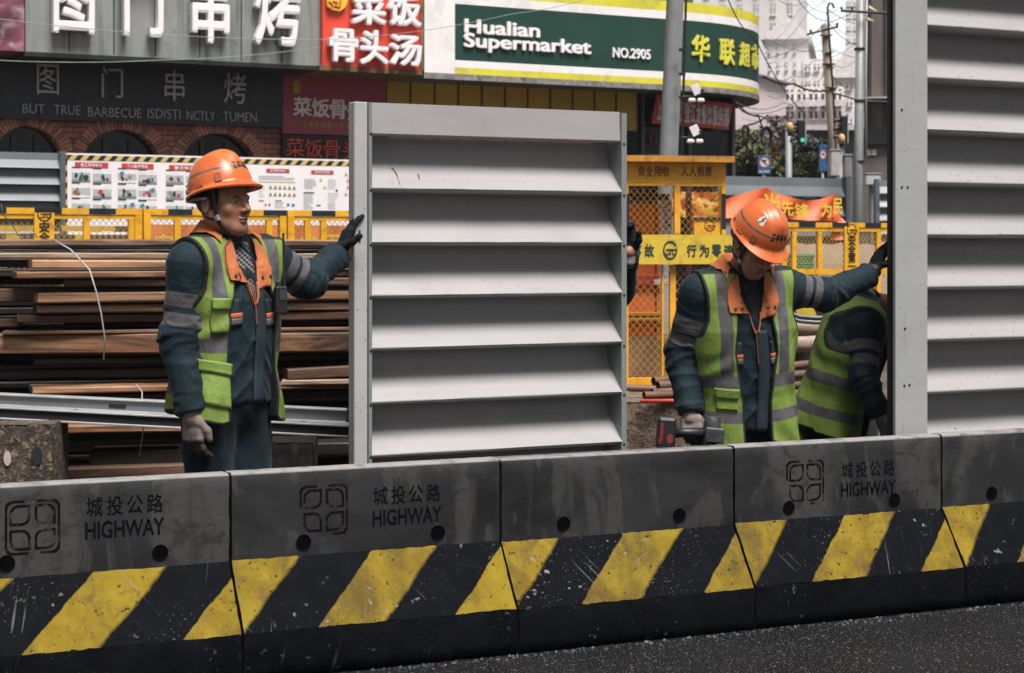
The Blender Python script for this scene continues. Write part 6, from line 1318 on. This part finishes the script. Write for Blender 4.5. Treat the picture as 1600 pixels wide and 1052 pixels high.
        d = smin(d, sd_ell(q, (0, -.0905, -.0585), (.022, .0105, .0052)), .006); d = smin(d, sd_ell(q, (0, -.0885, -.0685), (.019, .0105, .0058)), .006); d = smax(d, -sd_cone(q, (-.020, -.098, -.0632), (.020, -.098, -.0632), .0016, .0016), .003)
        ear = sd_ell(ax_, (.081, .016, -.010), (.0085, .019, .031)); ear = smax(ear, -sd_ell(ax_, (.092, .010, -.006), (.009, .010, .018)), .006); return smin(d, ear, .008)
    Zt = .18 if sp.get('lite') else None
    def bodyf(p):
        d = headf(p); nk = sd_cone(p, hw((0, .022, -.035)), nb, .054, .060); d = smin(d, nk, .030); q = loc(p).astype(np.float32)
        d = smin(d, sd_ell(q, (0, .0, L * .55), (.145, .09, L * .50)), .05)
        for s in 'LR': d = smin(d, smin(sd_cone(p, sh[s], el[s], .048, .040), sd_cone(p, el[s], wr_[s] + nrm(wr_[s] - el[s]) * .02, .040, .027), .02), .04); d = smin(d, smin(sd_cone(p, Hh[s], Kn[s], .07, .05), sd_cone(p, Kn[s], An[s], .05, .035), .03), .05); d = smin(d, sd_cone(p, An[s], An[s] * np.array((1, 1, 0)) + np.array((0, 0, .05)), .036, .034), .02)
        return smin(d, sd_ell(p, pc, (.13, .1, .12), T), .05)
    lo, hi = bounds([hw((x, y, z)) for x in (-.1, .1) for y in (-.12, .11) for z in (-.12, .12)] + [wr_['L'], wr_['R'], el['L'], el['R'], An['L'] * (1, 1, 0), An['R'] * (1, 1, 0), Kn['L'], Kn['R'], sh['L'], sh['R']], .08)
    V, F = skin(bodyf, lo, hi, sp.get('hb', .0032)); q = hl(V); ax_ = np.abs(q[:, 0]); base = np.array((.40, .195, .120)); col = np.tile(base, (len(V), 1)); V0 = V
    def blend(m, c, k=1.0): m = np.clip(m, 0, 1)[:, None] * k; col[:] = col * (1 - m) + np.array(c) * m
    fr = q[:, 1] < -.02
    blend(np.exp(-((ax_ - .045) / .022) ** 2 - ((q[:, 2] + .028) / .026) ** 2) * fr, (.46, .18, .115), .7); blend(np.exp(-((q[:, 0]) / .016) ** 2 - ((q[:, 2] + .030) / .016) ** 2) * fr, (.46, .17, .11), .7)
    blend(np.clip(1.6 - np.abs((ax_ - .033) / .013) ** 2 - np.abs((q[:, 2] - .019 + (ax_ - .03) * .12) / .0045) ** 2, 0, 1) * fr, (.018, .012, .010), .92)
    blend((np.abs(q[:, 2] - .0008) < .0034) * (np.abs(ax_ - .032) < .0125) * (q[:, 1] < -.07), (.012, .008, .008), .95); blend((np.abs(q[:, 2] - .0005) < .0026) * (np.abs(np.abs(ax_ - .032) - .0095) < .0028) * (q[:, 1] < -.07), (.42, .36, .33), .8)
    blend(np.clip(1.5 - (q[:, 0] / .024) ** 2 - ((q[:, 2] + .0632) / .011) ** 2, 0, 1) * (q[:, 1] < -.085), (.26, .105, .08), .7); blend((np.abs(q[:, 2] + .0632) < .0020) * (ax_ < .022) * (q[:, 1] < -.085), (.04, .015, .014), .9)
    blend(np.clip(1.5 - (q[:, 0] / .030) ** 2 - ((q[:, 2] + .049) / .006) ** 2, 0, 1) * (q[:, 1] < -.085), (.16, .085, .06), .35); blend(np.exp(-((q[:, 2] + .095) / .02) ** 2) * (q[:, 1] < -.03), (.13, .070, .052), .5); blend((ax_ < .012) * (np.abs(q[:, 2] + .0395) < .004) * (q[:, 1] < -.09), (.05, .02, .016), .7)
    sidefold = np.exp(-((ax_ - .030 - (-.045 - q[:, 2]) * .35) / .004) ** 2) * (q[:, 2] < -.035) * (q[:, 2] > -.075) * fr; blend(sidefold, (.24, .105, .065), .25)  # crease beside the mouth drawn as shade in the skin tint
    mesh_obj('body', V, F, M_skin, t, {'tint': ('FLOAT_COLOR', np.concatenate([col, np.ones((len(V), 1))], 1))})
    # hair under the helmet -----------------------------------------------
    def hairf(p):
        q = hl(p).astype(np.float32); d = sd_ell(q, (0, .014, .030), (.0805, .0995, .092)); ax2 = np.abs(q[:, 0]); d = smax(d, -.052 + .35 * np.maximum(-q[:, 1] + .02, 0) * 2.2 - q[:, 2], .004); d = smax(d, -.035 - q[:, 1] + 0 * ax2, .004); e = np.stack([ax2, q[:, 1], q[:, 2]], 1); d = smax(d, -sd_ell(e, (.083, .014, -.014), (.03, .021, .034)), .004); side = sd_box(e, (.073, -.012, -.004), (.006, .009, .020), .004); return smin(d, side, .004)
    lo, hi = bounds([hw((x, y, z)) for x in (-.1, .1) for y in (-.12, .12) for z in (-.1, .13)], .02); V, F = skin(hairf, lo, hi, .0035); V = V + vnormals(V, F) * ((vnoise((V - H) @ HM, (160, 160, 60), 1) - .5) * .003)[:, None]; mesh_obj('hair', V, F, M_hair, t)
    helmet(t, sp, hw, HM, H)
    # vest ---------------------------------------------------------------
    vh = sp.get('vhem', -.05); op = sp.get('open', (.075, .12)); arc = sp.get('hole', .100)
    def region(q, p):
        z = q[:, 2]; ops = np.interp(z, [-.1, .1, .30, L - .1, L], [op[0], op[0] * 1.0, op[1], .062, .055]); front = q[:, 1] < .0
        x = q[:, 0]; r = np.where(front, ops - np.where(x < 0, -x, x) if sp.get('sym', True) else ops - np.where(x < 0, -x * 1.0, x * sp.get('lx', 1.0)), -1)
        hemv = vh + np.where(front, sp.get('dip', -.02) * np.clip((np.abs(x) - .06) / .08, 0, 1), 0) + .012 * np.sin(x * 22 + 1); r = np.maximum(r, hemv - z); r = np.maximum(r, z - (L + .012))
        nr_ = .088 - np.linalg.norm(q[:, :2] - np.array((0, .005), np.float32), axis=1); r = np.maximum(r, np.where(z > L - .07, nr_, -1))
        for s in 'LR':
            ss = 1 if s == 'L' else -1; xl = np.interp(z, [L - .34, L - .285, L - .25, L - .18, L - .08, L], [.40, .245, .185, .163, .166, .176]) * sp.get('strap', 1.0); r = np.maximum(r, (ss * x - xl) * .9)
        return r
    def vestf(p):
        q = loc(p).astype(np.float32); d = torso_v(q, p); return np.maximum(d, region(q, p))
    def torso_v(q, p):
        z = q[:, 2]; fl = .016 + np.clip(.12 - z, 0, .3) * sp.get('flare', .10); a = np.interp(z, zs, aw) + fl; b = np.interp(z, zs, bd) + fl; c = np.interp(z, zs, cy); k = ((np.abs(q[:, 0]) / a) ** 2.35 + (np.abs(q[:, 1] - c) / b) ** 2.35) ** (1 / 2.35); d = (k - 1) * np.minimum(a, b) * .92
        for s in 'LR': d = smin(d, sd_cone(p, tow((.05 * (1 if s == 'L' else -1), .01, L - .025)), sh[s], .058 + .015, .066 + .014), .05); d = smin(d, sd_cone(p, sh[s], sh[s] * .72 + el[s] * .28, ra[0] + .015, ra[0] + .013), .045)
        w_ = (np.sin(z * 30 + np.abs(q[:, 0]) * 50 + vnoise(q, 6, 3) * 7)) * .0035 * np.clip(1.2 - z / L, .2, 1); return d + w_
    pts = [tow((x, y, z)) for x in (-.26, .26) for y in (-.2, .2) for z in (vh - .09, L + .06)]; lo, hi = bounds(pts, .03); V, F = skin(vestf, lo, hi, hs); V = relax(V, F, 1, .3); q = loc(V).astype(np.float32); ed = -region(q, V.astype(np.float32))
    vt = mesh_obj('safety_vest', V, F, M_vest, t, {'tc': ('FLOAT_VECTOR', q - np.sign(q) * np.array((sp.get('stripe', 0.0), 0, 0), np.float32)), 'edge': ('FLOAT', ed)})
    # cloth pieces laid on the garments -----------------------------------
    def drape(name, edgeA, edgeB, surf, off, mat, par, nu=14, nv=5, th=.004, back=False):
        """strip between two lines (x, z in torso coordinates), dropped onto a garment from the front"""
        eA, eB = np.array(edgeA, float), np.array(edgeB, float); ta = np.linspace(0, 1, nu); fa = lambda e: np.stack([np.interp(ta, np.linspace(0, 1, len(e)), e[:, k]) for k in (0, 1)], 1); A, B_ = fa(eA), fa(eB); g_ = A[:, None, :] * (1 - np.linspace(0, 1, nv))[None, :, None] + B_[:, None, :] * np.linspace(0, 1, nv)[None, :, None]; x = g_[..., 0].ravel(); z = g_[..., 1].ravel(); y = np.full(len(x), -.34)
        for _ in range(46):
            d = surf(tow(np.stack([x, y, z], 1)).astype(np.float32)) - off; y = np.minimum(y + np.clip(d, -.02, .05) * .7, .12)
        W0 = tow(np.stack([x, y, z], 1)); W1 = W0 + yt * th * 1.0 + 0; idx = np.arange(nu * nv).reshape(nu, nv); Q = np.stack([idx[:-1, :-1], idx[1:, :-1], idx[1:, 1:], idx[:-1, 1:]], -1).reshape(-1, 4); n0 = vnormals(W0, Q); s_ = np.sign((n0 @ (-yt)).mean()); Q = Q if s_ > 0 else Q[:, ::-1]; k = nu * nv; Q2 = [Q, Q[:, ::-1] + k]
        bd_ = np.concatenate([idx[0, :], idx[1:, -1], idx[-1, -2::-1], idx[-2:0:-1, 0]]); nx_ = np.roll(bd_, -1); Q2.append(np.stack([bd_, nx_, nx_ + k, bd_ + k], 1)); return mesh_obj(name, np.concatenate([W0, W1 + yt * .004]), np.concatenate(Q2), mat, par)
    jsurf = lambda p: jacket(p); vsurf = vestf
    zc = L - .03
    if not sp.get('plain'):
        zo = sp.get('zip', [(0.0, L - .20), (.004, .3), (.0, .12), (-.004, -.02)])
        drape('shirt', [(-.046, zc + .02), (-.030, L - .11), (-.004, L - .20)], [(.046, zc + .02), (.032, L - .11), (.006, L - .20)], jsurf, .004, sp.get('shirt', M_plaid), t, 14, 7, .004)
        zx = np.array(zo); drape('placket', [(x - .004, z) for x, z in zx], [(x + .046, z) for x, z in zx], jsurf, .007, M_jdark, jk, 26, 4, .004); drape('piping', [(x - .0045, z) for x, z in zx[:2]], [(x - .001, z) for x, z in zx[:2]], jsurf, .009, M_pipe_c, jk, 26, 2, .004)
        for s in (-1, 1):
            drape('lapel', [(s * .056, zc + .03), (s * .050, L - .08), (s * .036, L - .125), (s * .020, L - (.158 if s < 0 else .185))], [(s * .092, zc + .0), (s * .106, L - .075), (s * .110, L - .115), (s * (.106 if s < 0 else .085), L - (.148 if s < 0 else .165))], lambda p: np.minimum(jacket(p), vestf(p)), .010, M_collar, jk, 18, 7, .004)
            drape('piping', [(s * .022, L - .155), (s * .014, L - .20), (s * .003, L - .235)], [(s * .027, L - .155), (s * .019, L - .20), (s * .008, L - .235)], jsurf, .012, M_collar, jk, 12, 2, .004)
            for x, z in ((s * .055, L - .138), (s * .085, L - .134)):
                y = -.34
                for _ in range(40): y += float(np.clip(min(jacket(tow((x, y, z))[None].astype(np.float32))[0], vestf(tow((x, y, z))[None].astype(np.float32))[0]) - .013, -.02, .05)) * .7
                c = tow((x, y, z)); m = MB(); m.tube([Vector(c), Vector(c - yt * .004)], [.0062, .0045], 10); m.build('snap', M_snap, jk)
        # stand-up part of the collar round the neck
        m = MB(); G = []; 
        for qi, (rx, ry, z) in enumerate(((.134, .128, L - .01), (.118, .112, L + .022), (.097, .094, L + .050), (.083, .082, L + .068), (.076, .076, L + .066), (.080, .078, L + .01))):
            row = []
            for k in range(25):
                a_ = R(-132 + 264 * k / 24); fy = max(0, -math.cos(a_)); p_ = tow((rx * math.sin(a_), .010 + ry * math.cos(a_) - .018 * fy, z - .075 * fy))
                if qi < 3:
                    for _ in range(5): p_ = p_ + zt * max(0, .009 - min(jacket(p_[None].astype(np.float32))[0], vestf(p_[None].astype(np.float32))[0]))
                row.append(Vector(p_))
            G.append(row)
        m.grid(G); m.build('collar', M_collar, jk, True)
        for (x0, x1, z0, z1, mt) in ((-.155, -.060, .29, .345, M_jdark), (.060, .135, .29, .345, M_jdark)): drape('chest_pocket', [(x0, z1), (x0 + .004, z0)], [(x1, z1), (x1 - .004, z0 - .01)], jsurf, .006, mt, jk, 6, 8, .004)
        for (x0, x1, z0) in ((-.13, -.058, .272), (.062, .13, .275)): drape('pocket_trim', [(x0, z0 + .018), (x0, z0)], [(x1, z0 + .024), (x1, z0 + .008)], jsurf, .0085, M_red_or, jk, 4, 8, .003); drape('pocket_trim', [(x0, z0 - .001), (x0, z0 - .028)], [(x1, z0 + .007), (x1, z0 - .016)], jsurf, .0085, M_ref, jk, 4, 8, .003)
    for q_ in sp.get('vpockets', []): x0, x1, z0, z1, sk_ = q_; drape('vest_pocket', [(x0, z1), (x0, z0)], [(x1, z1 + sk_), (x1, z0 + sk_)], vsurf, .006, M_lime, vt, 12, 10, .004); fp = drape('pocket_flap', [(x0 - .006, z1 + .012), (x0 - .004, z1 - .028)], [(x1 + .006, z1 + sk_ + .012), (x1 + .002, z1 + sk_ - .030)], vsurf, .0115, M_lime, vt, 6, 10, .004)
    # gloves ---------------------------------------------------------------
    for s in 'LR':
        hd = sp.get('hand' + s)
        if hd is None: continue
        Wg = wr_[s] + np.array(hd.get('off', (0, 0, 0))); Lh = make_hand(Wg, np.array(hd['F'], float), np.array(hd['N'], float), hd['side'], hd['curl'], hd['thumb'], hd.get('len', 1.0), hd.get('spread', 3.0)); f0 = f_prims(Lh, .008); ps = [q[1] for q in Lh] + [q[2] for q in Lh if q[0] == 'cone']; lo, hi = bounds(ps, .055); V, F = skin(f0, lo, hi, .0027); n = vnormals(V, F); al = (V - Wg) @ nrm(hd['F']); V = V + n * ((vnoise(V, 55, 3) - .5) * .0032 + (vnoise(V, (20, 20, 120), 3) - .5) * .002)[:, None]; mesh_obj('glove', V, F, hd['mat'], t, {'along': ('FLOAT', al)})
    sp['tow'] = lambda q: Vector(tow(q) + O); sp['vestf'] = lambda p: vestf((np.array(p) - O)[None].astype(np.float32))[0]; sp['jacketf'] = lambda p: jacket((np.array(p) - O)[None].astype(np.float32))[0]; sp['yt'] = Vector(yt); sp['xt'] = Vector(xt); sp['zt'] = Vector(zt); sp['L'] = L
    return t
M_pipe_c = paint('dull_orange_piping', (.22, .07, .035), .7); M_red_or = paint('orange_red_trim', (.50, .11, .03), .7)
def helmet(t, sp, hw, HM, H):
    cz, ax_, ayf, ayb, hh = .046, .107, .118, .131, .134; tilt = sp.get('htilt', -6); Rt = np.array(Matrix.Rotation(R(tilt), 3, 'X'))
    def dome(th, e):   # th round (0 = front), e from rim (0) to crown (1)
        s, c = math.sin(th), math.cos(th); a = e * math.pi / 2; r_ = math.cos(a) ** .86; fy = ayf if c > 0 else ayb; x, y, z = ax_ * s * r_, -fy * c * r_, hh * math.sin(a) ** .95
        rb = math.exp(-(x / .024) ** 2) * .013 * min(1, max(0, (e - .30) / .25)); rb2 = sum(math.exp(-((x - sx * .052) / .012) ** 2) * .004 for sx in (-1, 1)) * min(1, max(0, (e - .35) / .25)); k = 1 + (rb + rb2) / .13; return np.array((x * k, y * k, z * k))
    pt = lambda q: Vector(hw(Rt @ np.asarray(q, float) + np.array((0, .006, cz))))
    n, m_ = 96, 30; V = []; Fc = []; belt = []
    rows = []
    for th in range(n):       # brim first: outer edge, then up the dome
        a = 2 * math.pi * th / n; c = math.cos(a); pk = max(0, c) ** 1.6; w_ = .010 + .029 * pk; p = dome(a, 0); d = np.array((p[0], p[1], 0)); d /= np.linalg.norm(d); dr = -.004 - .016 * pk
        row = [(p - np.array((0, 0, .003)) + d * (w_ - .003) + np.array((0, 0, dr - .003)), -1), (p + d * w_ + np.array((0, 0, dr)), -1), (p + d * w_ * .55 + np.array((0, 0, dr * .55 + .003)), -1), (p + d * .004 + np.array((0, 0, .004)), -1)]
        for e in range(1, m_ + 1): ee = e / m_; row.append((dome(a, ee * .985), (ee - sp.get('belt', .265)) / .045))
        rows.append(row)
    k = len(rows[0])
    for r_ in rows:
        for q, b in r_: V.append(tuple(pt(q))); belt.append(b)
    for i in range(n):
        for j in range(k - 1): a0, a1 = i * k + j, ((i + 1) % n) * k + j; Fc.append((a0, a1, a1 + 1, a0 + 1))
    top = len(V); V.append(tuple(pt(dome(0, 1)))); belt.append(9)
    tri = [(i * k + k - 1, ((i + 1) % n) * k + k - 1, top) for i in range(n)]
    # inside
    o2 = len(V)
    for i in range(n):
        for e in (0, .3, .6, .95): q = dome(2 * math.pi * i / n, e) * .955; V.append(tuple(pt(q - np.array((0, 0, .002))))); belt.append(9)
    for i in range(n):
        Fc.append((i * k, o2 + i * 4, o2 + ((i + 1) % n) * 4, ((i + 1) % n) * k))
        for j in range(3): a0, a1 = o2 + i * 4 + j, o2 + ((i + 1) % n) * 4 + j; Fc.append((a0, a0 + 1, a1 + 1, a1))
    me = bpy.data.meshes.new('helmet'); me.from_pydata(V, [], Fc + tri); me.materials.append(M_helm); me.polygons.foreach_set('use_smooth', [True] * len(me.polygons)); at_ = me.attributes.new('belt', 'FLOAT', 'POINT'); at_.data.foreach_set('value', belt); me.update(); he = bpy.data.objects.new('helmet', me); COL.objects.link(he); he.parent = t
    me.set_sharp_from_angle(angle=R(50))
    def tile(a, e0, e1, da, up):     # raised clip housings low on the dome
        m = MB(); v = []
        for q in (1.0, 1.045):
            for e in (e0, e1):
                for aa in (a - da, a + da): v.append(pt(dome(aa, e) * (q if True else 1) + np.array((0, 0, up if q > 1 else 0))))
        m.add(v, [(4, 5, 7, 6), (0, 4, 6, 2), (1, 3, 7, 5), (2, 6, 7, 3), (0, 1, 5, 4)]); m.build('clip_housing', M_helm, he)
    for sx in (-1, 1):
        for a, da, e0, e1 in ((.98, .10, .05, .19), (1.62, .13, .02, .06), (2.35, .12, .05, .11), (2.9, .10, .06, .17)): tile(sx * a, e0, e1, da, .0)
    # lettering on the front
    m = MB()
    for kq, ch in enumerate(sp.get('htext', '工程建设')):
        v, f = glyphs(ch, .03, .5); a0 = -.40 + kq * .22; lo, hi = v.min(0), v.max(0)
        m.add([pt(dome(-(a0 + .17 * (p[0] - lo[0]) / (hi[0] - lo[0])) * sp.get('hdir', -1), .23 + .15 * (p[1] - lo[1]) / (hi[1] - lo[1])) * (1.006 + .002 * p[2])) for p in v], f)
    m.build('lettering', M_black, he)
    if sp.get('sticker'):
        m = MB(); a0, e0 = sp['sticker']; rn = random.Random(4)
        for i in range(5):
            for j in range(5):
                if (i * 7 + j * 3) % 5 == 0: continue
                q = lambda aa, ee: pt(dome(aa, ee) * 1.006)
                A_ = a0 + i * .07; E_ = e0 + j * .042; m.add([q(A_, E_), q(A_ + .07, E_), q(A_ + .07, E_ + .042), q(A_, E_ + .042)], [(0, 1, 2, 3)], rn.choice((0, 0, 0, 1, 2)))
        m.build('worn_sticker', [paint('sticker_white', (.55, .55, .54), .5), paint('sticker_teal', (.06, .14, .17), .5), paint('sticker_dark', (.05, .05, .06), .5)], he)
    # chin strap: down in front of the ears and under the chin
    def strap(P, wd, mat, nm):
        P = [np.array(p, float) for p in P]; m = MB(); G0 = []
        for i, p in enumerate(P):
            d = nrm(P[min(i + 1, len(P) - 1)] - P[max(i - 1, 0)]); out = nrm(p * np.array((1, .6, .35)) + np.array((0, 0, -.001))); s_ = nrm(np.cross(d, out)); G0.append([Vector(hw(p + s_ * wd + out * .001)), Vector(hw(p + s_ * wd * .9 + out * .0042)), Vector(hw(p - s_ * wd * .9 + out * .0042)), Vector(hw(p - s_ * wd + out * .001))])
        m.grid(G0); m.build(nm, mat, he, True)
    for sx in (-1, 1):
        strap([(sx * .083, -.022, .045), (sx * .080, -.026, .0), (sx * .0745, -.030, -.040), (sx * .066, -.034, -.070), (sx * .050, -.042, -.098), (sx * .028, -.050, -.116), (0, -.056, -.1215)], .0085, M_rubber, 'chin_strap')
        strap([(sx * .088, .045, .04), (sx * .086, .040, .0), (sx * .080, .010, -.05), (sx * .070, -.026, -.062)], .005, M_rubber, 'rear_strap')
    strap([(-.0765, -.030, -.046), (-.070, -.034, -.064)], .011, M_snapl, 'buckle')
    m = MB(); m.tube([Vector(hw((.1 * math.sin(a), .012 + .108 * math.cos(a), .012))) for a in (R(x) for x in range(-100, 101, 10))], .006, 6); m.build('nape_band', paint('grey_band', (.14, .12, .11), .6), he, True)
# ---------------------------------------------------------------- the four workers
V_ = lambda u, v, Y: at(u, v, Y)
Y1 = 6.42
relaxed = [(18, 24, 14), (22, 28, 16), (26, 32, 18), (30, 36, 20)]
m1 = dict(P=V_(352, 618, Y1), N=V_(352, 374, Y1 + .02), yaw=52, H=V_(349, 318, Y1 - .03), head=(59, -2, 1), SR=V_(296, 413, Y1 - .15), SL=V_(416, 402, Y1 + .17), stripe=.022, strap=1.22,
    ER=V_(279, 535, Y1 - .15), WR=V_(300, 646, Y1 - .20), EL=V_(481, 441, Y1 + .26), WL=V_(531, 396, Y1 + .40),
    KR=V_(330, 820, Y1 - .06), AR=V_(330, 985, Y1 - .02), KL=V_(392, 815, Y1 + .06), AL=V_(388, 980, Y1 + .12), wide=1.0, open=(.112, .105), vhem=-.055, dip=-.03, flare=.10, hole=.102,
    handR=dict(F=(.06, -.02, -1), N=(.55, .8, 0), side=1, curl=relaxed, thumb=(.75, .45, .35, .95, .1, .2), mat=M_gl_tan), handL=dict(F=(.36, .22, .95), N=(.86, .35, -.2), side=-1, curl=[(6, 14, 10)] * 2 + [(8, 16, 12)] * 2, thumb=(.45, .8, .3, .7, .5, .3), mat=M_gl_blk, spread=-.5),
    vpockets=[(-.172, -.122, .225, .335, 0), (-.195, -.115, -.02, .125, -.02)], htilt=-13, zip=[(.0, .39), (.012, .25), (.012, .10), (.004, -.02)], htext='工程建设')
person('worker in profile looking right, steadying the free standing louvred panel with his left hand', m1)
Y2 = 7.42
m2 = dict(P=V_(1162, 655, Y2), N=V_(1160, 424, Y2 - .06), yaw=14, H=V_(1180, 384, Y2 - .17), head=(31, 37, 3), shw=.19,
    ER=V_(1064, 556, Y2 - .03), WR=V_(1078, 648, Y2 - .13), EL=V_(1290, 462, Y2 + .02), WL=V_(1361, 428, Y2 + .10),
    KR=V_(1130, 830, Y2 - .03), AR=V_(1128, 950, Y2), KL=V_(1200, 830, Y2 - .03), AL=V_(1204, 950, Y2 + .04), wide=1.06, open=(.055, .085), vhem=-.075, dip=-.02, flare=.10, hole=.100, hem=-.035, strap=1.16,
    handR=dict(F=(.12, -.45, -.95), N=(.25, .9, -.3), side=1, curl=[(62, 75, 40), (64, 76, 40), (66, 78, 40), (68, 78, 40)], thumb=(.5, .55, .65, .7, -.1, .7), mat=M_gl_tan), handL=dict(F=(.45, .1, .9), N=(.95, .2, -.35), side=-1, curl=[(8, 18, 12)] * 4, thumb=(.5, .8, .3, .75, .45, .3), mat=M_gl_blk2, spread=1.0),
    vpockets=[(-.165, -.085, .075, .15, -.006)], htilt=0, shirt=M_shirt, sticker=(-1.25, .42), hdir=-1, zip=[(.0, .39), (.010, .25), (.010, .10), (.0, -.025)])
person('worker with bowed head reaching out to the steel column, a drill in his other hand', m2)
Y3 = 7.95
m3 = dict(P=V_(1297, 652, Y3 + .06), N=V_(1350, 463, Y3 + .02), yaw=66, H=V_(1447, 486, Y3 + .24), head=(75, 45, 0), shw=.185, SR=V_(1357, 506, Y3 - .16), SL=V_(1372, 490, Y3 + .18), ER=V_(1350, 592, Y3 - .26), WR=V_(1376, 648, Y3 - .28), EL=V_(1430, 590, Y3 + .1), WL=V_(1440, 650, Y3 + .0),
    KR=V_(1316, 800, Y3 - .14), AR=V_(1296, 910, Y3 - .08), KL=V_(1330, 800, Y3 + .14), AL=V_(1305, 910, Y3 + .16), wide=1.14, arm=(.060, .055, .048), strap=1.3, open=(.06, .08), vhem=-.06, dip=-.01, flare=.12, hole=.10, plain=True, hb=.006, h=.006,
    handR=dict(F=(.35, -.05, -1), N=(.85, .3, .3), side=1, curl=relaxed, thumb=(.75, .45, .35, .95, .1, .2), mat=M_gl_tan), handL=dict(F=(.35, -.05, -1), N=(.85, .3, .3), side=-1, curl=relaxed, thumb=(.75, .45, .35, .95, .1, .2), mat=M_gl_tan), vpockets=[])
person('worker bending forward behind the steel column, with mostly his vest and one sleeve showing', m3)
Y4 = 7.72
m4 = dict(P=V_(890, 640, Y4), N=V_(885, 430, Y4), yaw=-8, H=V_(880, 372, Y4 - .03), head=(-10, 0, 0), ER=V_(800, 540, Y4 - .1), WR=V_(790, 620, Y4 - .15), EL=V_(966, 452, Y4 - .02), WL=V_(981, 398, Y4 - .22),
    KR=V_(865, 800, Y4), AR=V_(865, 930, Y4), KL=V_(915, 800, Y4), AL=V_(915, 930, Y4), plain=True, hb=.006, h=.006, arm=(.080, .066, .050),
    handL=dict(F=(-.10, .0, 1), N=(-.35, -.92, 0), side=1, curl=[(20, 62, 40), (24, 64, 40), (28, 66, 40), (30, 68, 40)], thumb=(.6, .6, .4, .8, .2, .4), mat=M_gl_blk), handR=dict(F=(0, 0, -1), N=(.3, .9, 0), side=1, curl=relaxed, thumb=(.75, .45, .35, .95, .1, .2), mat=M_gl_blk), vpockets=[])
person('worker hidden behind the free standing louvred panel, only a gloved hand and sleeve showing', m4)
# radio on the first worker's vest
def on_front(sp, x, z, off, f='vestf'):
    y = -.34
    for _ in range(40): y += max(-.02, min(.05, sp[f](sp['tow']((x, y, z))) - off)) * .7
    return sp['tow']((x, y, z))
c = on_front(m1, .105, m1['L'] - .215, .018); s = thing('walkie_talkie', 'black walkie talkie with a thin antenna clipped to the left worker vest', 'radio', Matrix.Translation(c) @ Matrix.Rotation(R(42), 4, 'Z')); m = MB(); m.bbox(-.024, .024, -.014, .014, -.055, .045, .006); m.build('body', M_rubber, s); m = MB(); m.tube([(.016, 0, .045), (.014, -.002, .10), (.012, 0, .235)], [.006, .0045, .004], 8); m.build('antenna', M_rubber, s); m = MB(); m.tube([(-.012, 0, .045), (-.012, 0, .060)], .008, 10); m.build('knob', M_rubber, s); m = MB(); m.bbox(-.014, .014, -.0165, -.0142, -.005, .03, .0008); m.build('display', paint('radio_label', (.04, .04, .045), .3), s)
# cordless drill in the second worker's hand: battery to the left, motor to the right
DM = Matrix.Translation(at(1040, 676, Y2 - .24)) @ Matrix.Rotation(R(4), 4, 'Y'); s = thing('cordless_drill', 'black and red cordless drill held low in the bowed worker glove', 'drill', DM); k_ = (Y2 - .24) / FPX
m = MB(); m.bbox(-14 * k_, 15 * k_, -.035, .035, -26 * k_, 24 * k_, .010); b = m.build('battery', M_black, s)
m = MB(); v, f = glyphs('Milwaukee', .02, .5); lo_, hi_ = v.min(0), v.max(0)
m.add([(-12 * k_ + 7 * k_ * (1 - (p[1] - lo_[1]) / (hi_[1] - lo_[1])), -.0355 - .0015 * (p[2] + .5), -16 * k_ + 32 * k_ * (p[0] - lo_[0]) / (hi_[0] - lo_[0])) for p in v], [q[::-1] for q in f]); m.build('lettering', paint('battery_red', (.36, .035, .035), .5), b)
m = MB(); m.add([(6 * k_ + 5 * k_ * math.cos(q * .4488), -.0358, -8 * k_ + 8 * k_ * math.sin(q * .4488)) for q in range(14)], [tuple(range(14))[::-1]]); m.build('red_dial', paint('battery_dull_red', (.25, .04, .035), .5), b)
m = MB(); m.tube([(14 * k_, 0, 0), (30 * k_, .0, 2 * k_), (62 * k_, 0, 4 * k_)], [.021, .018, .022], 12); m.build('handle', M_black, s, True)
m = MB(); m.tube([(72 * k_, .0, 30 * k_), (72 * k_, 0, 24 * k_), (72 * k_, 0, -8 * k_), (72 * k_, 0, -12 * k_)], [.026, .034, .034, .027], 16); m.build('motor_housing', paint('drill_grey', (.045, .046, .05), .5, .4, 30, bump=.4, bsc=60), s, True, auto=40)
m = MB(); m.tube([(72 * k_, 0, -12.5 * k_), (72 * k_, 0, -30 * k_), (72 * k_, 0, -34 * k_)], [.022, .024, .012], 14); m.build('chuck', paint('chuck_steel', (.12, .12, .125), .35, .3, 20, metal=.6), s, True, auto=40)
m = MB(); m.bbox(60 * k_, 90 * k_, -.045, -.02, -10 * k_, 14 * k_, .006); m.build('side_cover', paint('drill_grey', (.045, .046, .05)), s)

# ---------------------------------------------------------------- city haze
hz = MB(); hz.box(-130, 130, -25, 235, -1, 34); hm = bpy.data.materials.new('city_haze'); hm.use_nodes = True; ht = hm.node_tree; ht.nodes.remove(ht.nodes['Principled BSDF']); hv = ht.nodes.new('ShaderNodeVolumePrincipled'); hv.inputs['Color'].default_value = (.84, .92, 1.0, 1); hv.inputs['Density'].default_value = .00045; hv.inputs['Anisotropy'].default_value = .3
ht.links.new(hv.outputs[0], ht.nodes['Material Output'].inputs['Volume']); tag(hz.build('haze', hm), kind='stuff')
